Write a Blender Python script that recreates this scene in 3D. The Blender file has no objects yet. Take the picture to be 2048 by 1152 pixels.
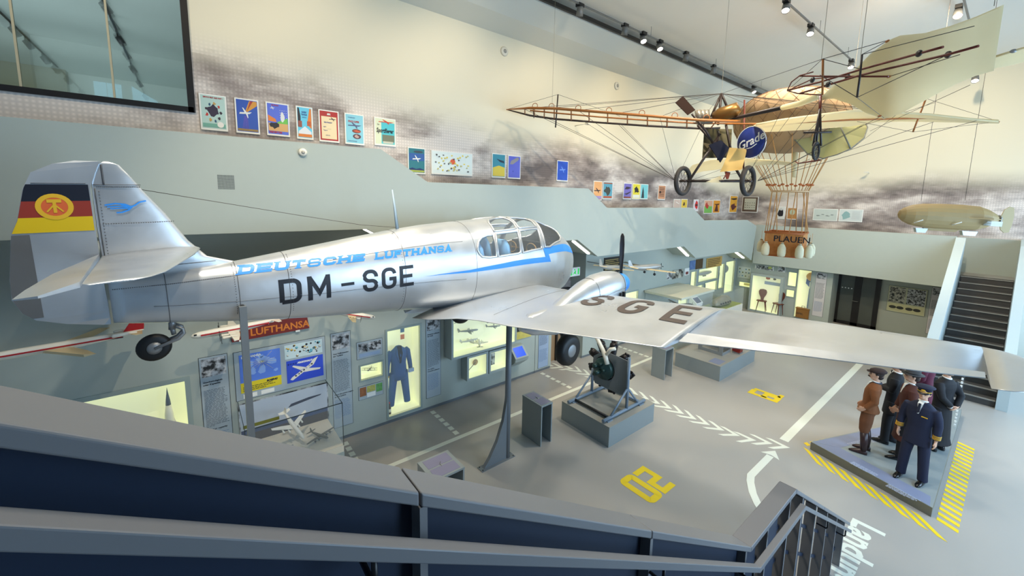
import bpy, bmesh, math, random
from mathutils import Vector, Matrix, Euler
random.seed(7)
sc = bpy.context.scene
COL = sc.collection
# ------------------------------------------------------------------ camera
YAW, PIT, ROL, FPX, PPX, PPY, EYE = .8931, -.127, .0189, 803.4, 1024., 497.8, 4.9
_f = Vector((math.cos(PIT)*math.cos(YAW), math.cos(PIT)*math.sin(YAW), math.sin(PIT)))
_r0 = Vector((math.sin(YAW), -math.cos(YAW), 0)); _u0 = _r0.cross(_f)
_r = _r0*math.cos(ROL)+_u0*math.sin(ROL); _u = _u0*math.cos(ROL)-_r0*math.sin(ROL)
CAM = Vector((0, 0, EYE))
cd = bpy.data.cameras.new('camera'); cam = bpy.data.objects.new('camera', cd); COL.objects.link(cam)
m = Matrix.Identity(4)
for i in range(3):
    m[i][0] = _r[i]; m[i][1] = _u[i]; m[i][2] = -_f[i]; m[i][3] = CAM[i]
cam.matrix_world = m
cd.sensor_width = 36; cd.lens = FPX/2048*36; cd.shift_y = -(576-PPY)/2048; cd.clip_start = .05; cd.clip_end = 200
sc.camera = cam
# ------------------------------------------------------------------ world, exposure
sc.view_settings.view_transform = 'Standard'; sc.view_settings.look = 'None'
sc.view_settings.gamma = 1; sc.view_settings.use_curve_mapping = False
sc.view_settings.exposure = -0.18
w = bpy.data.worlds.new('sky'); sc.world = w; w.use_nodes = True
w.node_tree.nodes['Background'].inputs[0].default_value = (.62, .80, 1, 1)
w.node_tree.nodes['Background'].inputs[1].default_value = 1.6
sc.cycles.use_denoising = True; sc.cycles.max_bounces = 7; sc.cycles.diffuse_bounces = 4
sc.cycles.glossy_bounces = 3; sc.cycles.transparent_max_bounces = 16; sc.cycles.transmission_bounces = 6
sc.cycles.sample_clamp_indirect = 4; sc.cycles.caustics_reflective = False; sc.cycles.caustics_refractive = False
def spot(loc, aim, power, col=(1, .86, .62), size=60, blend=.7, rad=.12):
    l = bpy.data.lights.new('spot_light', 'SPOT'); l.energy = power; l.color = col
    l.spot_size = math.radians(size); l.spot_blend = blend; l.shadow_soft_size = rad
    o = bpy.data.objects.new('spot_light', l); COL.objects.link(o); o.location = loc
    o.rotation_euler = (Vector(aim)-Vector(loc)).to_track_quat('-Z', 'Y').to_euler(); return o
def area(loc, aim, power, sx, sy, col):
    l = bpy.data.lights.new('area_light', 'AREA'); l.shape = 'RECTANGLE'; l.size = sx; l.size_y = sy
    l.energy = power; l.color = col
    o = bpy.data.objects.new('area_light', l); COL.objects.link(o); o.location = loc
    o.rotation_euler = (Vector(aim)-Vector(loc)).to_track_quat('-Z', 'Y').to_euler(); return o
WARM = (1, .84, .60); WHITE = (1, .93, .80)
# wall washers and floor spots of the ceiling tracks
for x in (-1.5, 1.5, 4.5, 7.5, 10.5, 13.5, 17):
    spot((x, 5.6, 9.35), (x+.6, 8.45, 6.6), 290, WARM, 95, 1, .25)
for x in (0, 4, 8, 12, 16):
    spot((x, 3.6, 9.4), (x+.5, 3.6, 0), 1050, WHITE, 115, 1, .35)
for x, y in ((3, 5.6), (9, 5.6), (15, 5)):
    spot((x, 7.05, 9.3), (x, y, 0), 500, WARM, 80, .8, .06)
spot((2.2, 2.2, 9.3), (2.4, 7.2, 3.6), 900, WARM, 60, .6, .05)
spot((7.5, .8, 9.3), (10, 7.2, 3.8), 1000, WARM, 60, .6, .05)
spot((11, 1.2, 9.3), (20.8, 5, 5.5), 1300, WARM, 80, .8, .1)
spot((13, 1.2, 9.3), (20.8, 1.5, 5), 900, WARM, 80, .8, .1)
# daylight of the tall windows in the right wall
for x in (5, 10, 15, 20):
    area((x, -4.5, 3.6), (x, 4, 1.8), 430, 2.5, 4.3, (.50, .74, 1))
# ------------------------------------------------------------------ pixel -> point on a plane of the place
def ray(x, y): return _f+_r*((x-PPX)/FPX)-_u*((y-PPY)/FPX)
def at(x, y, ax, d):
    v = ray(x, y); i = 'XYZ'.index(ax); return CAM+v*((d-CAM[i])/v[i])
# ------------------------------------------------------------------ materials
MAT = {}
def mat(name, col, rough=.5, metal=0, noise=0, scale=8, emit=0, ecol=None, bump=0, bscale=40, alpha=1, spec=.5, trans=0, coat=0):
    if name in MAT: return MAT[name]
    M = bpy.data.materials.new(name); M.use_nodes = True; nt = M.node_tree; b = nt.nodes['Principled BSDF']
    c = tuple(col)+(1,) if len(col) == 3 else col
    b.inputs['Base Color'].default_value = c; b.inputs['Roughness'].default_value = rough
    b.inputs['Metallic'].default_value = metal; b.inputs['Specular IOR Level'].default_value = spec
    b.inputs['Alpha'].default_value = alpha; b.inputs['Transmission Weight'].default_value = trans
    b.inputs['Coat Weight'].default_value = coat
    if noise:
        tc = nt.nodes.new('ShaderNodeTexCoord'); n = nt.nodes.new('ShaderNodeTexNoise'); n.inputs['Scale'].default_value = scale
        n.inputs['Detail'].default_value = 4
        mx = nt.nodes.new('ShaderNodeMix'); mx.data_type = 'RGBA'
        mx.inputs['A'].default_value = tuple(v*(1-noise) for v in c[:3])+(1,)
        mx.inputs['B'].default_value = tuple(min(1, v*(1+noise)) for v in c[:3])+(1,)
        nt.links.new(tc.outputs['Object'], n.inputs['Vector']); nt.links.new(n.outputs['Fac'], mx.inputs['Factor'])
        nt.links.new(mx.outputs['Result'], b.inputs['Base Color'])
    if bump:
        tc = nt.nodes.new('ShaderNodeTexCoord'); n = nt.nodes.new('ShaderNodeTexNoise'); n.inputs['Scale'].default_value = bscale
        bp = nt.nodes.new('ShaderNodeBump'); bp.inputs['Strength'].default_value = bump; bp.inputs['Distance'].default_value = .02
        nt.links.new(tc.outputs['Object'], n.inputs['Vector']); nt.links.new(n.outputs['Fac'], bp.inputs['Height'])
        nt.links.new(bp.outputs['Normal'], b.inputs['Normal'])
    if emit:
        b.inputs['Emission Color'].default_value = tuple(ecol or col[:3])+(1,); b.inputs['Emission Strength'].default_value = emit
    MAT[name] = M; return M
def fabric_mat(name, col, k=.45, noise=.04, scale=5):
    M = mat(name, col, .75, noise=noise, scale=scale, bump=.15, bscale=6); nt = M.node_tree; b = nt.nodes['Principled BSDF']; out = nt.nodes['Material Output']
    t = nt.nodes.new('ShaderNodeBsdfTranslucent'); t.inputs[0].default_value = tuple(min(1, v*1.1) for v in col)+(1,); m_ = nt.nodes.new('ShaderNodeMixShader'); m_.inputs[0].default_value = k
    nt.links.new(b.outputs[0], m_.inputs[1]); nt.links.new(t.outputs[0], m_.inputs[2]); nt.links.new(m_.outputs[0], out.inputs[0]); return M
def C(r, g, b):   # 0..255 sRGB -> linear
    return tuple(((v/255)/12.92 if v/255 <= .04045 else ((v/255+.055)/1.055)**2.4) for v in (r, g, b))
# ------------------------------------------------------------------ mesh builder
class MB:
    def __init__(s): s.v = []; s.f = []; s.sm = []
    def add(s, vs, fs, sm=False):
        k = len(s.v); s.v += [tuple(v) for v in vs]; s.f += [tuple(i+k for i in f) for f in fs]; s.sm += [sm]*len(fs); return s
    def box(s, x0, x1, y0, y1, z0, z1, M=None):
        v = [Vector((x, y, z)) for z in (z0, z1) for y in (y0, y1) for x in (x0, x1)]
        if M: v = [M @ p for p in v]
        return s.add(v, [(0, 2, 3, 1), (4, 5, 7, 6), (0, 1, 5, 4), (2, 6, 7, 3), (0, 4, 6, 2), (1, 3, 7, 5)])
    def prism(s, pts, axis, a, b):   # polygon pts (2-D) extruded along axis from a to b
        n = len(pts)
        def q(p, t): return {'X': (t, p[0], p[1]), 'Y': (p[0], t, p[1]), 'Z': (p[0], p[1], t)}[axis]
        return s.add([q(p, a) for p in pts]+[q(p, b) for p in pts],
                     [tuple(range(n))[::-1], tuple(range(n, 2*n))]+[(i, (i+1) % n, n+(i+1) % n, n+i) for i in range(n)])
    def tube(s, pts, r, seg=8, closed=False, caps=True, sm=True):
        pts = [Vector(p) for p in pts]; n = len(pts); rings = []; prev = None
        for i, p in enumerate(pts):
            a = pts[i-1] if (i or closed) else pts[0]; b = pts[(i+1) % n] if (i < n-1 or closed) else pts[-1]
            t = (b-a)
            if t.length < 1e-9: t = Vector((0, 0, 1))
            t.normalize()
            if prev is None: ref = Vector((0, 0, 1)) if abs(t.z) < .9 else Vector((1, 0, 0)); nn = t.cross(ref).normalized()
            else: nn = (prev-t*prev.dot(t)); nn = nn.normalized() if nn.length > 1e-6 else t.orthogonal().normalized()
            prev = nn; bb = t.cross(nn); rr = r[i] if isinstance(r, (list, tuple)) else r
            rings.append([p+(nn*math.cos(2*math.pi*k/seg)+bb*math.sin(2*math.pi*k/seg))*rr for k in range(seg)])
        return s.loft(rings, closed, caps, sm)
    def loft(s, rings, closed=False, caps=True, sm=True):
        n = len(rings[0]); k = len(s.v); fs = []; m_ = len(rings)
        for i in range(m_ if closed else m_-1):
            j = (i+1) % m_
            for a in range(n):
                b = (a+1) % n; fs.append((i*n+a, i*n+b, j*n+b, j*n+a))
        s.add([p for r in rings for p in r], fs, sm)
        if caps and not closed:
            s.f += [tuple(k+a for a in range(n))[::-1], tuple(k+(m_-1)*n+a for a in range(n))]; s.sm += [False, False]
        return s
    def lathe(s, prof, M=None, seg=20, sm=True):   # prof (r, z) turned about local Z
        rings = []
        for r, z in prof:
            ring = [Vector((r*math.cos(2*math.pi*k/seg), r*math.sin(2*math.pi*k/seg), z)) for k in range(seg)]
            rings.append([M @ p for p in ring] if M else ring)
        return s.loft(rings, False, True, sm)
    def ell(s, c, rx, ry, rz, seg=14, M=None):
        prof = [(max(1e-4, math.sin(math.pi*i/8)), -math.cos(math.pi*i/8)) for i in range(9)]
        T = Matrix.Translation(c) @ (M or Matrix.Identity(4)) @ Matrix.Diagonal((rx, ry, rz, 1)); return s.lathe(prof, T, seg)
    def poly(s, pts): return s.add(pts, [tuple(range(len(pts)))])
    def slab(s, pts, n, t):  # 3-D polygon thickened along n
        n = Vector(n)*t; k = len(pts); a = [Vector(p) for p in pts]
        return s.add(a+[p+n for p in a], [tuple(range(k))[::-1], tuple(range(k, 2*k))]+[(i, (i+1) % k, k+(i+1) % k, k+i) for i in range(k)])
    def mesh(s, name, mt):
        me = bpy.data.meshes.new(name); me.from_pydata(s.v, [], s.f); me.polygons.foreach_set('use_smooth', s.sm)
        bm = bmesh.new(); bm.from_mesh(me); bmesh.ops.recalc_face_normals(bm, faces=bm.faces); bm.to_mesh(me); bm.free()
        if mt: me.materials.append(mt)
        return me
    def build(s, name, mt, parent=None, **kw):
        o = bpy.data.objects.new(name, s.mesh(name, mt)); COL.objects.link(o)
        if parent: o.parent = parent
        return tag(o, **kw)
def tag(o, label=None, cat=None, group=None, kind=None):
    if label: o['label'] = label
    if cat: o['category'] = cat
    if group: o['group'] = group
    if kind: o['kind'] = kind
    return o
def empty(name, M=None, label=None, cat=None, group=None, kind=None):
    o = bpy.data.objects.new(name, None); COL.objects.link(o); o.empty_display_size = .1
    if M is not None: o.matrix_world = M if isinstance(M, Matrix) else Matrix.Translation(M)
    return tag(o, label, cat, group, kind)
def copy_tree(o, parent=None):
    c = o.copy(); COL.objects.link(c); c.parent = parent
    for ch in list(o.children): copy_tree(ch, c)
    return c
def bx(name, x0, x1, y0, y1, z0, z1, mt, parent=None, **kw): return MB().box(x0, x1, y0, y1, z0, z1).build(name, mt, parent, **kw)
def text(name, body, size, mt, parent, x=0, y=0, z=.002, align='LEFT', off=0, shear=0, sx=1, ext=0.0005, **kw):
    c = bpy.data.curves.new(name, 'FONT'); c.body = body; c.size = size; c.align_x = align; c.offset = off; c.shear = shear
    c.extrude = ext; c.materials.append(mt); c.resolution_u = 2
    t = bpy.data.objects.new(name, c); me = bpy.data.meshes.new_from_object(t); bpy.data.objects.remove(t)
    o = bpy.data.objects.new(name, me); COL.objects.link(o); o.location = (x, y, z); o.scale = (sx, 1, 1)
    if parent: o.parent = parent
    return tag(o, **kw)
def basis(o, U, V, N):
    M = Matrix.Identity(4)
    for i in range(3): M[i][0] = U[i]; M[i][1] = V[i]; M[i][2] = N[i]; M[i][3] = o[i]
    return M
# ------------------------------------------------------------------ base colours
m_paint = mat('grey_green_wall_paint', C(170, 178, 170), .55, noise=.02)
m_grey = mat('grey_green_cabinet_lacquer', C(165, 176, 174), .4, noise=.02)
m_white = mat('warm_white_plaster', C(225, 220, 205), .8, noise=.02, scale=2)
m_ceil = mat('ceiling_plaster', C(232, 226, 214), .85, noise=.02, scale=1)
m_dark = mat('black_lacquer', C(22, 20, 20), .4)
m_black = mat('black_rubber', C(14, 14, 15), .5)
m_steel = mat('grey_painted_steel', C(112, 118, 122), .38, noise=.03)
m_ptext = mat('print_black', C(35, 38, 42), .6)
m_whitep = mat('print_white', C(238, 238, 232), .55)
m_glass = mat('clear_glass', (.93, .98, .97), .02, trans=1, alpha=.16)
m_case = mat('lit_case_lining', C(236, 240, 205), .7, emit=.42, ecol=C(250, 252, 205))
m_led = mat('led_strip', (1, 1, 1), .5, emit=4.5, ecol=(1, .98, .9))
m_lamp = mat('lamp_lens', (1, 1, 1), .5, emit=25, ecol=(1, .9, .72))
m_lampoff = mat('lamp_housing', C(120, 120, 118), .4, metal=.3)
m_wire = mat('dark_steel_wire', C(60, 50, 42), .5)
# ================================================================== room shell
def st(o, kind='structure'): o['kind'] = kind; return o
# floor
mf = mat('floor_coating', C(166, 162, 156), .32, noise=.05, scale=.6, spec=.4)
floor = st(bx('floor', -4, 26, -5, 9.5, -.3, 0, mf)); st(bx('wall_near', -4.2, -4, -5, 9, 0, 9.9, mat('cool_bounce_wall', C(160, 186, 214), .8)))  # wall_near is added behind the camera to cut ambient light, bluish for bounce
# cloud mural on the upper walls: half-tone print fading into cream paint
def mural(name, lo, hi, ax):
    M = bpy.data.materials.new(name); M.use_nodes = True; nt = M.node_tree; N = nt.nodes; L = nt.links; b = N['Principled BSDF']
    b.inputs['Roughness'].default_value = .75
    geo = N.new('ShaderNodeTexCoord')
    sep = N.new('ShaderNodeSeparateXYZ'); L.new(geo.outputs['Object'], sep.inputs[0])
    n1 = N.new('ShaderNodeTexNoise'); n1.inputs['Scale'].default_value = .55; n1.inputs['Detail'].default_value = 6; n1.inputs['Roughness'].default_value = .6
    mp = N.new('ShaderNodeMapping'); mp.inputs['Scale'].default_value = (1, 1, 2.6)
    # pixelated sampling as in the enlarged print
    sn = N.new('ShaderNodeVectorMath'); sn.operation = 'SNAP'; sn.inputs[1].default_value = (.05, .05, .05)
    L.new(geo.outputs['Object'], sn.inputs[0]); L.new(sn.outputs[0], mp.inputs[0]); L.new(mp.outputs[0], n1.inputs['Vector'])
    cr = N.new('ShaderNodeValToRGB'); cr.color_ramp.elements[0].position = .36; cr.color_ramp.elements[0].color = C(112, 102, 100)+(1,)
    cr.color_ramp.elements[1].position = .60; cr.color_ramp.elements[1].color = C(232, 222, 214)+(1,)
    e = cr.color_ramp.elements.new(.48); e.color = C(170, 158, 152)+(1,)
    bi_ = N.new('ShaderNodeMapRange'); bi_.inputs['From Min'].default_value = 0; bi_.inputs['From Max'].default_value = 7; bi_.inputs['To Min'].default_value = .11 if ax == 'X' else -.01; bi_.inputs['To Max'].default_value = -.03 if ax == 'X' else -.01
    L.new(sep.outputs[0], bi_.inputs['Value']); ad = N.new('ShaderNodeMath'); ad.operation = 'ADD'; L.new(n1.outputs['Fac'], ad.inputs[0]); L.new(bi_.outputs['Result'], ad.inputs[1])
    L.new(ad.outputs[0], cr.inputs['Fac'])
    # dot screen
    wv = N.new('ShaderNodeTexWave'); wv.wave_type = 'BANDS'; wv.bands_direction = 'Z'; wv.inputs['Scale'].default_value = 5.2
    wx = N.new('ShaderNodeTexWave'); wx.wave_type = 'BANDS'; wx.bands_direction = ax; wx.inputs['Scale'].default_value = 5.2
    L.new(geo.outputs['Object'], wv.inputs['Vector']); L.new(geo.outputs['Object'], wx.inputs['Vector'])
    mu = N.new('ShaderNodeMath'); mu.operation = 'MULTIPLY'; L.new(wv.outputs['Fac'], mu.inputs[0]); L.new(wx.outputs['Fac'], mu.inputs[1])
    mm = N.new('ShaderNodeMath'); mm.operation = 'MULTIPLY_ADD'; mm.inputs[1].default_value = .22; mm.inputs[2].default_value = .84; L.new(mu.outputs[0], mm.inputs[0])
    mc = N.new('ShaderNodeVectorMath'); mc.operation = 'SCALE'; L.new(cr.outputs['Color'], mc.inputs[0]); L.new(mm.outputs[0], mc.inputs['Scale'])
    # upper edge: falls with x, wavy
    n2 = N.new('ShaderNodeTexNoise'); n2.inputs['Scale'].default_value = .22; L.new(geo.outputs['Object'], n2.inputs['Vector'])
    e1 = N.new('ShaderNodeMath'); e1.operation = 'MULTIPLY_ADD'; e1.inputs[1].default_value = lo[1]; e1.inputs[2].default_value = lo[0]
    L.new(sep.outputs[0 if ax == 'X' else 1], e1.inputs[0])
    e2 = N.new('ShaderNodeMath'); e2.operation = 'MULTIPLY_ADD'; e2.inputs[1].default_value = 1.6; L.new(n2.outputs['Fac'], e2.inputs[0]); L.new(e1.outputs[0], e2.inputs[2])
    mp2 = N.new('ShaderNodeMath'); mp2.operation = 'SUBTRACT'; L.new(sep.outputs[2], mp2.inputs[0]); L.new(e2.outputs[0], mp2.inputs[1])
    mr = N.new('ShaderNodeMapRange'); mr.inputs['From Min'].default_value = -.7; mr.inputs['From Max'].default_value = .25; mr.interpolation_type = 'SMOOTHSTEP'
    L.new(mp2.outputs[0], mr.inputs['Value'])
    mx = N.new('ShaderNodeMix'); mx.data_type = 'RGBA'; mx.inputs['B'].default_value = C(232, 224, 200)+(1,)
    L.new(mr.outputs['Result'], mx.inputs['Factor']); L.new(mc.outputs[0], mx.inputs['A']); L.new(mx.outputs['Result'], b.inputs['Base Color'])
    return M
m_mur = mural('cloud_mural_long_wall', (6.62, -.085), 0, 'X')
m_mur2 = mural('cloud_mural_end_wall', (5.0, 0), 0, 'Y')
YW = 8.45; XF = 20.85
def wall_with_holes(name, plane, d0, d1, u0, u1, v0, v1, holes, mt, **kw):
    us = sorted({u0, u1, *[h[0] for h in holes], *[h[1] for h in holes]}); vs = sorted({v0, v1, *[h[2] for h in holes], *[h[3] for h in holes]})
    b = MB()
    for i in range(len(us)-1):
        for j in range(len(vs)-1):
            cu, cv = (us[i]+us[i+1])/2, (vs[j]+vs[j+1])/2
            if any(h[0] < cu < h[1] and h[2] < cv < h[3] for h in holes): continue
            a = (us[i], us[i+1]); c = (vs[j], vs[j+1])
            if plane == 'Y': b.box(a[0], a[1], d0, d1, c[0], c[1])
            else: b.box(d0, d1, a[0], a[1], c[0], c[1])
    return b.build(name, mt, **kw)
st(wall_with_holes('wall_left', 'Y', YW, YW+.15, -5, 22, 2.0, 8.95, [(-3.4, .13, 6.22, 8.6)], m_mur))
st(bx('wall_far', XF, XF+.2, -.45, YW+.1, 2.6, 9.9, m_mur2)); st(bx('wall_far_lower', XF, XF+.2, -.45, YW+.1, 0, 2.6, m_paint))
st(bx('wall_back', XF+.01, XF+.2, -5, -.45, 0, 9.9, m_white))
# ceiling, sloped cove soffit along the long wall and a black edge strip that paints in its gap shadow
st(bx('ceiling', -4, 22, -5, 9, 9.8, 9.95, m_ceil))
st(MB().prism([(YW, 8.9), (7.95, 9.12), (7.55, 9.48), (7.55, 9.56), (YW, 9.7)], 'X', -4, XF).build('trim_1', mat('cove_plaster', C(214, 212, 200), .8)))
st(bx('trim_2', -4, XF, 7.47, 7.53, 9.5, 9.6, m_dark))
# right wall with three tall window openings, and glazing bars
wr = st(wall_with_holes('wall_right', 'Y', -4.75, -4.6, -4, 26, 0, 9.8, [(x-1.3, x+1.3, 1.4, 5.8) for x in (5, 10, 15, 20)], mat('cool_bounce_wall', C(160, 186, 214), .8)))  # out of view; bluish colour chosen to cool the light it bounces
for k, x in enumerate((5, 10, 15, 20)):
    b = MB()
    for u in (-1.3, -.45, .4, 1.25): b.box(x+u, x+u+.05, -4.7, -4.64, 1.4, 5.8)
    for v in (1.4, 2.8, 4.3, 5.75): b.box(x-1.3, x+1.3, -4.7, -4.64, v, v+.05)
    st(b.build('window_%d' % (k+2), m_white))
# stepped balustrade of the gallery stair in front of the long wall
YP = 7.0
top = [(-4, 5.66), (2.67, 5.69), (3.56, 5.16), (8.15, 5.17), (8.95, 4.67), (13.62, 4.67), (14.56, 4.21), (18.32, 4.15), (19.33, 3.87)]
bot = [(-4, 4.33), (2.4, 4.31), (3.25, 3.84), (7.80, 3.85), (8.64, 3.35), (13.24, 3.34), (14.11, 2.87), (17.9, 2.83), (19.14, 2.36)]
st(MB().prism(top+bot[::-1], 'Y', YP, YP+.12).build('wall_parapet', m_paint))
soff = [(x, z+.02) for x, z in bot]
st(MB().prism(soff+[(x, z+.22) for x, z in bot[::-1]], 'Y', YP+.12, YW).build('trim_3', m_paint))
for k, (i, t0, t1) in enumerate(((1, .05, .95), (3, .15, .9), (5, .1, .9), (7, .05, .8))):
    a, b_ = Vector((bot[i][0], 0, bot[i][1])), Vector((bot[i+1][0], 0, bot[i+1][1]))
    n = Vector((b_.z-a.z, 0, -(b_.x-a.x))).normalized()
    p, q = a.lerp(b_, t0), a.lerp(b_, t1)
    MB().slab([(p.x, YP+.2, p.z+.03), (q.x, YP+.2, q.z+.03), (q.x, YP+.29, q.z+.03), (p.x, YP+.29, p.z+.03)], n, .045).build('light_strip', m_led,
        label='slanted white light strip under the stair, %s from the left' % ('behind the tail', 'right of the cockpit', 'above the model planes', 'last before the wicker basket')[k] if 0 else ['slanted light strip under the stair soffit behind the silver fuselage', 'slanted light strip under the stair soffit beside the cockpit nose', 'slanted light strip under the stair soffit above the yellow poster', 'slanted light strip under the stair soffit beside the wicker basket'][k], cat='light strip', group='slanted light strips under the gallery stair')
# gallery balustrade before the far wall
XG = 19.6
st(bx('wall_gallery', XG, XG+.14, 1.1, YP+.12, 2.19, 3.91, m_paint))
st(bx('trim_4', XG+.14, XF, 1.1, YW, 2.35, 2.64, m_paint))
# ---- straight stair on the right with two slanted cheek walls
m_tread = mat('stair_tread_stone', C(150, 148, 142), .6); m_riser = mat('dark_stair_riser', C(72, 70, 68), .7)
stair = st(empty('staircase', (15.15, .34, 0)), 'structure')
NR, RI, RU, X0 = 16, .165, .293, 0
ris, tre = MB(), MB()
for i in range(NR):
    x = X0+i*RU
    ris.box(x, x+RU+.02, -.55, .55, max(0, (i-1)*RI), (i+1)*RI-.02)
    tre.box(x-.015, x+RU+.01, -.55, .55, (i+1)*RI-.02, (i+1)*RI)
ris.build('riser', m_riser, stair); tre.build('tread', m_riser, stair)
nos = MB()
for i in range(NR): nos.box(X0+i*RU-.02, X0+i*RU+.035, -.55, .55, (i+1)*RI-.018, (i+1)*RI+.004)
nos.build('nosing', m_tread, stair)
MB().box(X0+NR*RU, XF-15.15, -.75, .75, 2.4, 2.64).build('landing', m_tread, stair)
def cheek(y0, y1):
    xe = XG-15.15
    return MB().prism([(-.12, 0), (xe, 0), (xe, 3.88), (4.3, 3.74), (.15, 1.28), (-.12, 1.2)], 'Y', y0, y1)
m_cheek = mat('stair_cheek_paint', C(196, 208, 208), .5)
cheek(.56, .78).build('cheek_wall', m_cheek, stair)
MB().prism([(-.12, 0), (XG-15.15+1.2, 0), (XG-15.15+1.2, 3.88), (4.3, 3.74), (.15, 1.28), (-.12, 1.2)], 'Y', -.75, -.56).build('cheek_wall', m_cheek, stair)
# stair landing balustrade behind the top step
st(bx('wall_landing', XF-.1, XF, -.5, 1.12, 2.64, 3.84, m_paint))
# ---- glazed opening high in the long wall and the room behind it
m_tint = mat('grey_green_glass', (.62, .74, .72), .03, trans=1, alpha=.45)
win = st(bx('window_1', -3.4, .13, YW+.03, YW+.045, 6.22, 8.6, m_tint))
fr = MB()
fr.box(-3.4, .17, YW-.03, YW+.1, 6.16, 6.24); fr.box(.1, .19, YW-.03, YW+.1, 6.16, 8.7)
for x in (-1.62, -.72, ): pass
fr.build('window_frame', m_dark, win)
mu = MB()
for x in (at(30, 90, 'Y', YW).x, at(218, 90, 'Y', YW).x): mu.box(x-.012, x+.012, YW+.02, YW+.06, 6.22, 8.7)
mu.build('mullion', mat('mullion_beige', C(190, 180, 150), .5), win)
m_room = mat('upper_room_plaster', C(176, 184, 178), .8); m_rw = mat('upper_room_wall', C(196, 204, 196), .8)
YB = 21.0
st(bx('wall_upper_room', -12, 6, YB, YB+.15, 5, 9.2, m_rw)); st(bx('ceiling_upper_room', -12, 6, YW+.15, YB+.1, 8.9, 9.1, m_room)); st(bx('floor_upper_room', -12, 6, YW+.15, YB+.1, 4.8, 5.0, m_room))
st(bx('wall_upper_room_side', 1.4, 1.5, YW+.15, YB, 5, 9, m_room)); st(bx('wall_upper_room_left', -12, -11.9, YW+.15, YB, 5, 9, m_room))
st(bx('wall_upper_room_pier', -6.5, -2.95, YB-.4, YB, 5, 8.9, mat('pier_olive', C(120, 112, 80), .8)))
area((-2.5, 12, 5.6), (-2.5, 13.5, 9), 260, 5, 6, (.8, .93, 1)); area((-2.5, 16.5, 6.0), (-2.5, 21, 8), 120, 5, 3, (.8, .95, 1))
m_bw = mat('bright_arched_window', C(170, 215, 235), .5, emit=.9)
for k, (xa, xb) in enumerate(((228, 247), (248, 270), (286, 325))):
    p, q = at(xa, 205, 'Y', YB-.02), at(xb, 205, 'Y', YB-.02); st(MB().prism([(p.x, 5.0), (q.x, 5.0), (q.x, 7.95-(.35 if k == 2 else 0)), (p.x, 7.95)], 'Y', YB-.04, YB-.01).build('window_%d' % (6+k), m_bw))
for x, y1 in ((-3.03, YB-1), (-1.11, YB-.5)):
    tr = empty('lighting_track', Vector((x, 9, 8.82)), label='dark lighting track seen through the high glazing, %s' % ('left one' if x < -2 else 'right one near the mullion'), cat='lighting track')
    MB().box(-.02, .02, 0, y1-9, 0, .03).build('rail', m_dark, tr)
    for k in range(5 if x > -2 else 3):
        y = (3.2, 4.4, 5.6, 8.6, 10.8)[k] if x > -2 else (6.5, 7.6, 9.2)[k]; h = empty('spotlight', Vector((x, 9+y, 8.8)), label='dark spotlight on the %s track behind the high glazing, number %s from the front' % ('right' if x > -2 else 'left', ('one', 'two', 'three', 'four', 'five')[k]), cat='spotlight', group='spotlights behind the high glazing')
        MB().tube([(0, 0, .01), (0, 0, -.1)], .02, 6).build('stem', m_dark, h); MB().tube([(0, 0, -.08), (.1, 0, -.26)], .07, 12).build('housing', m_dark, h)
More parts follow.
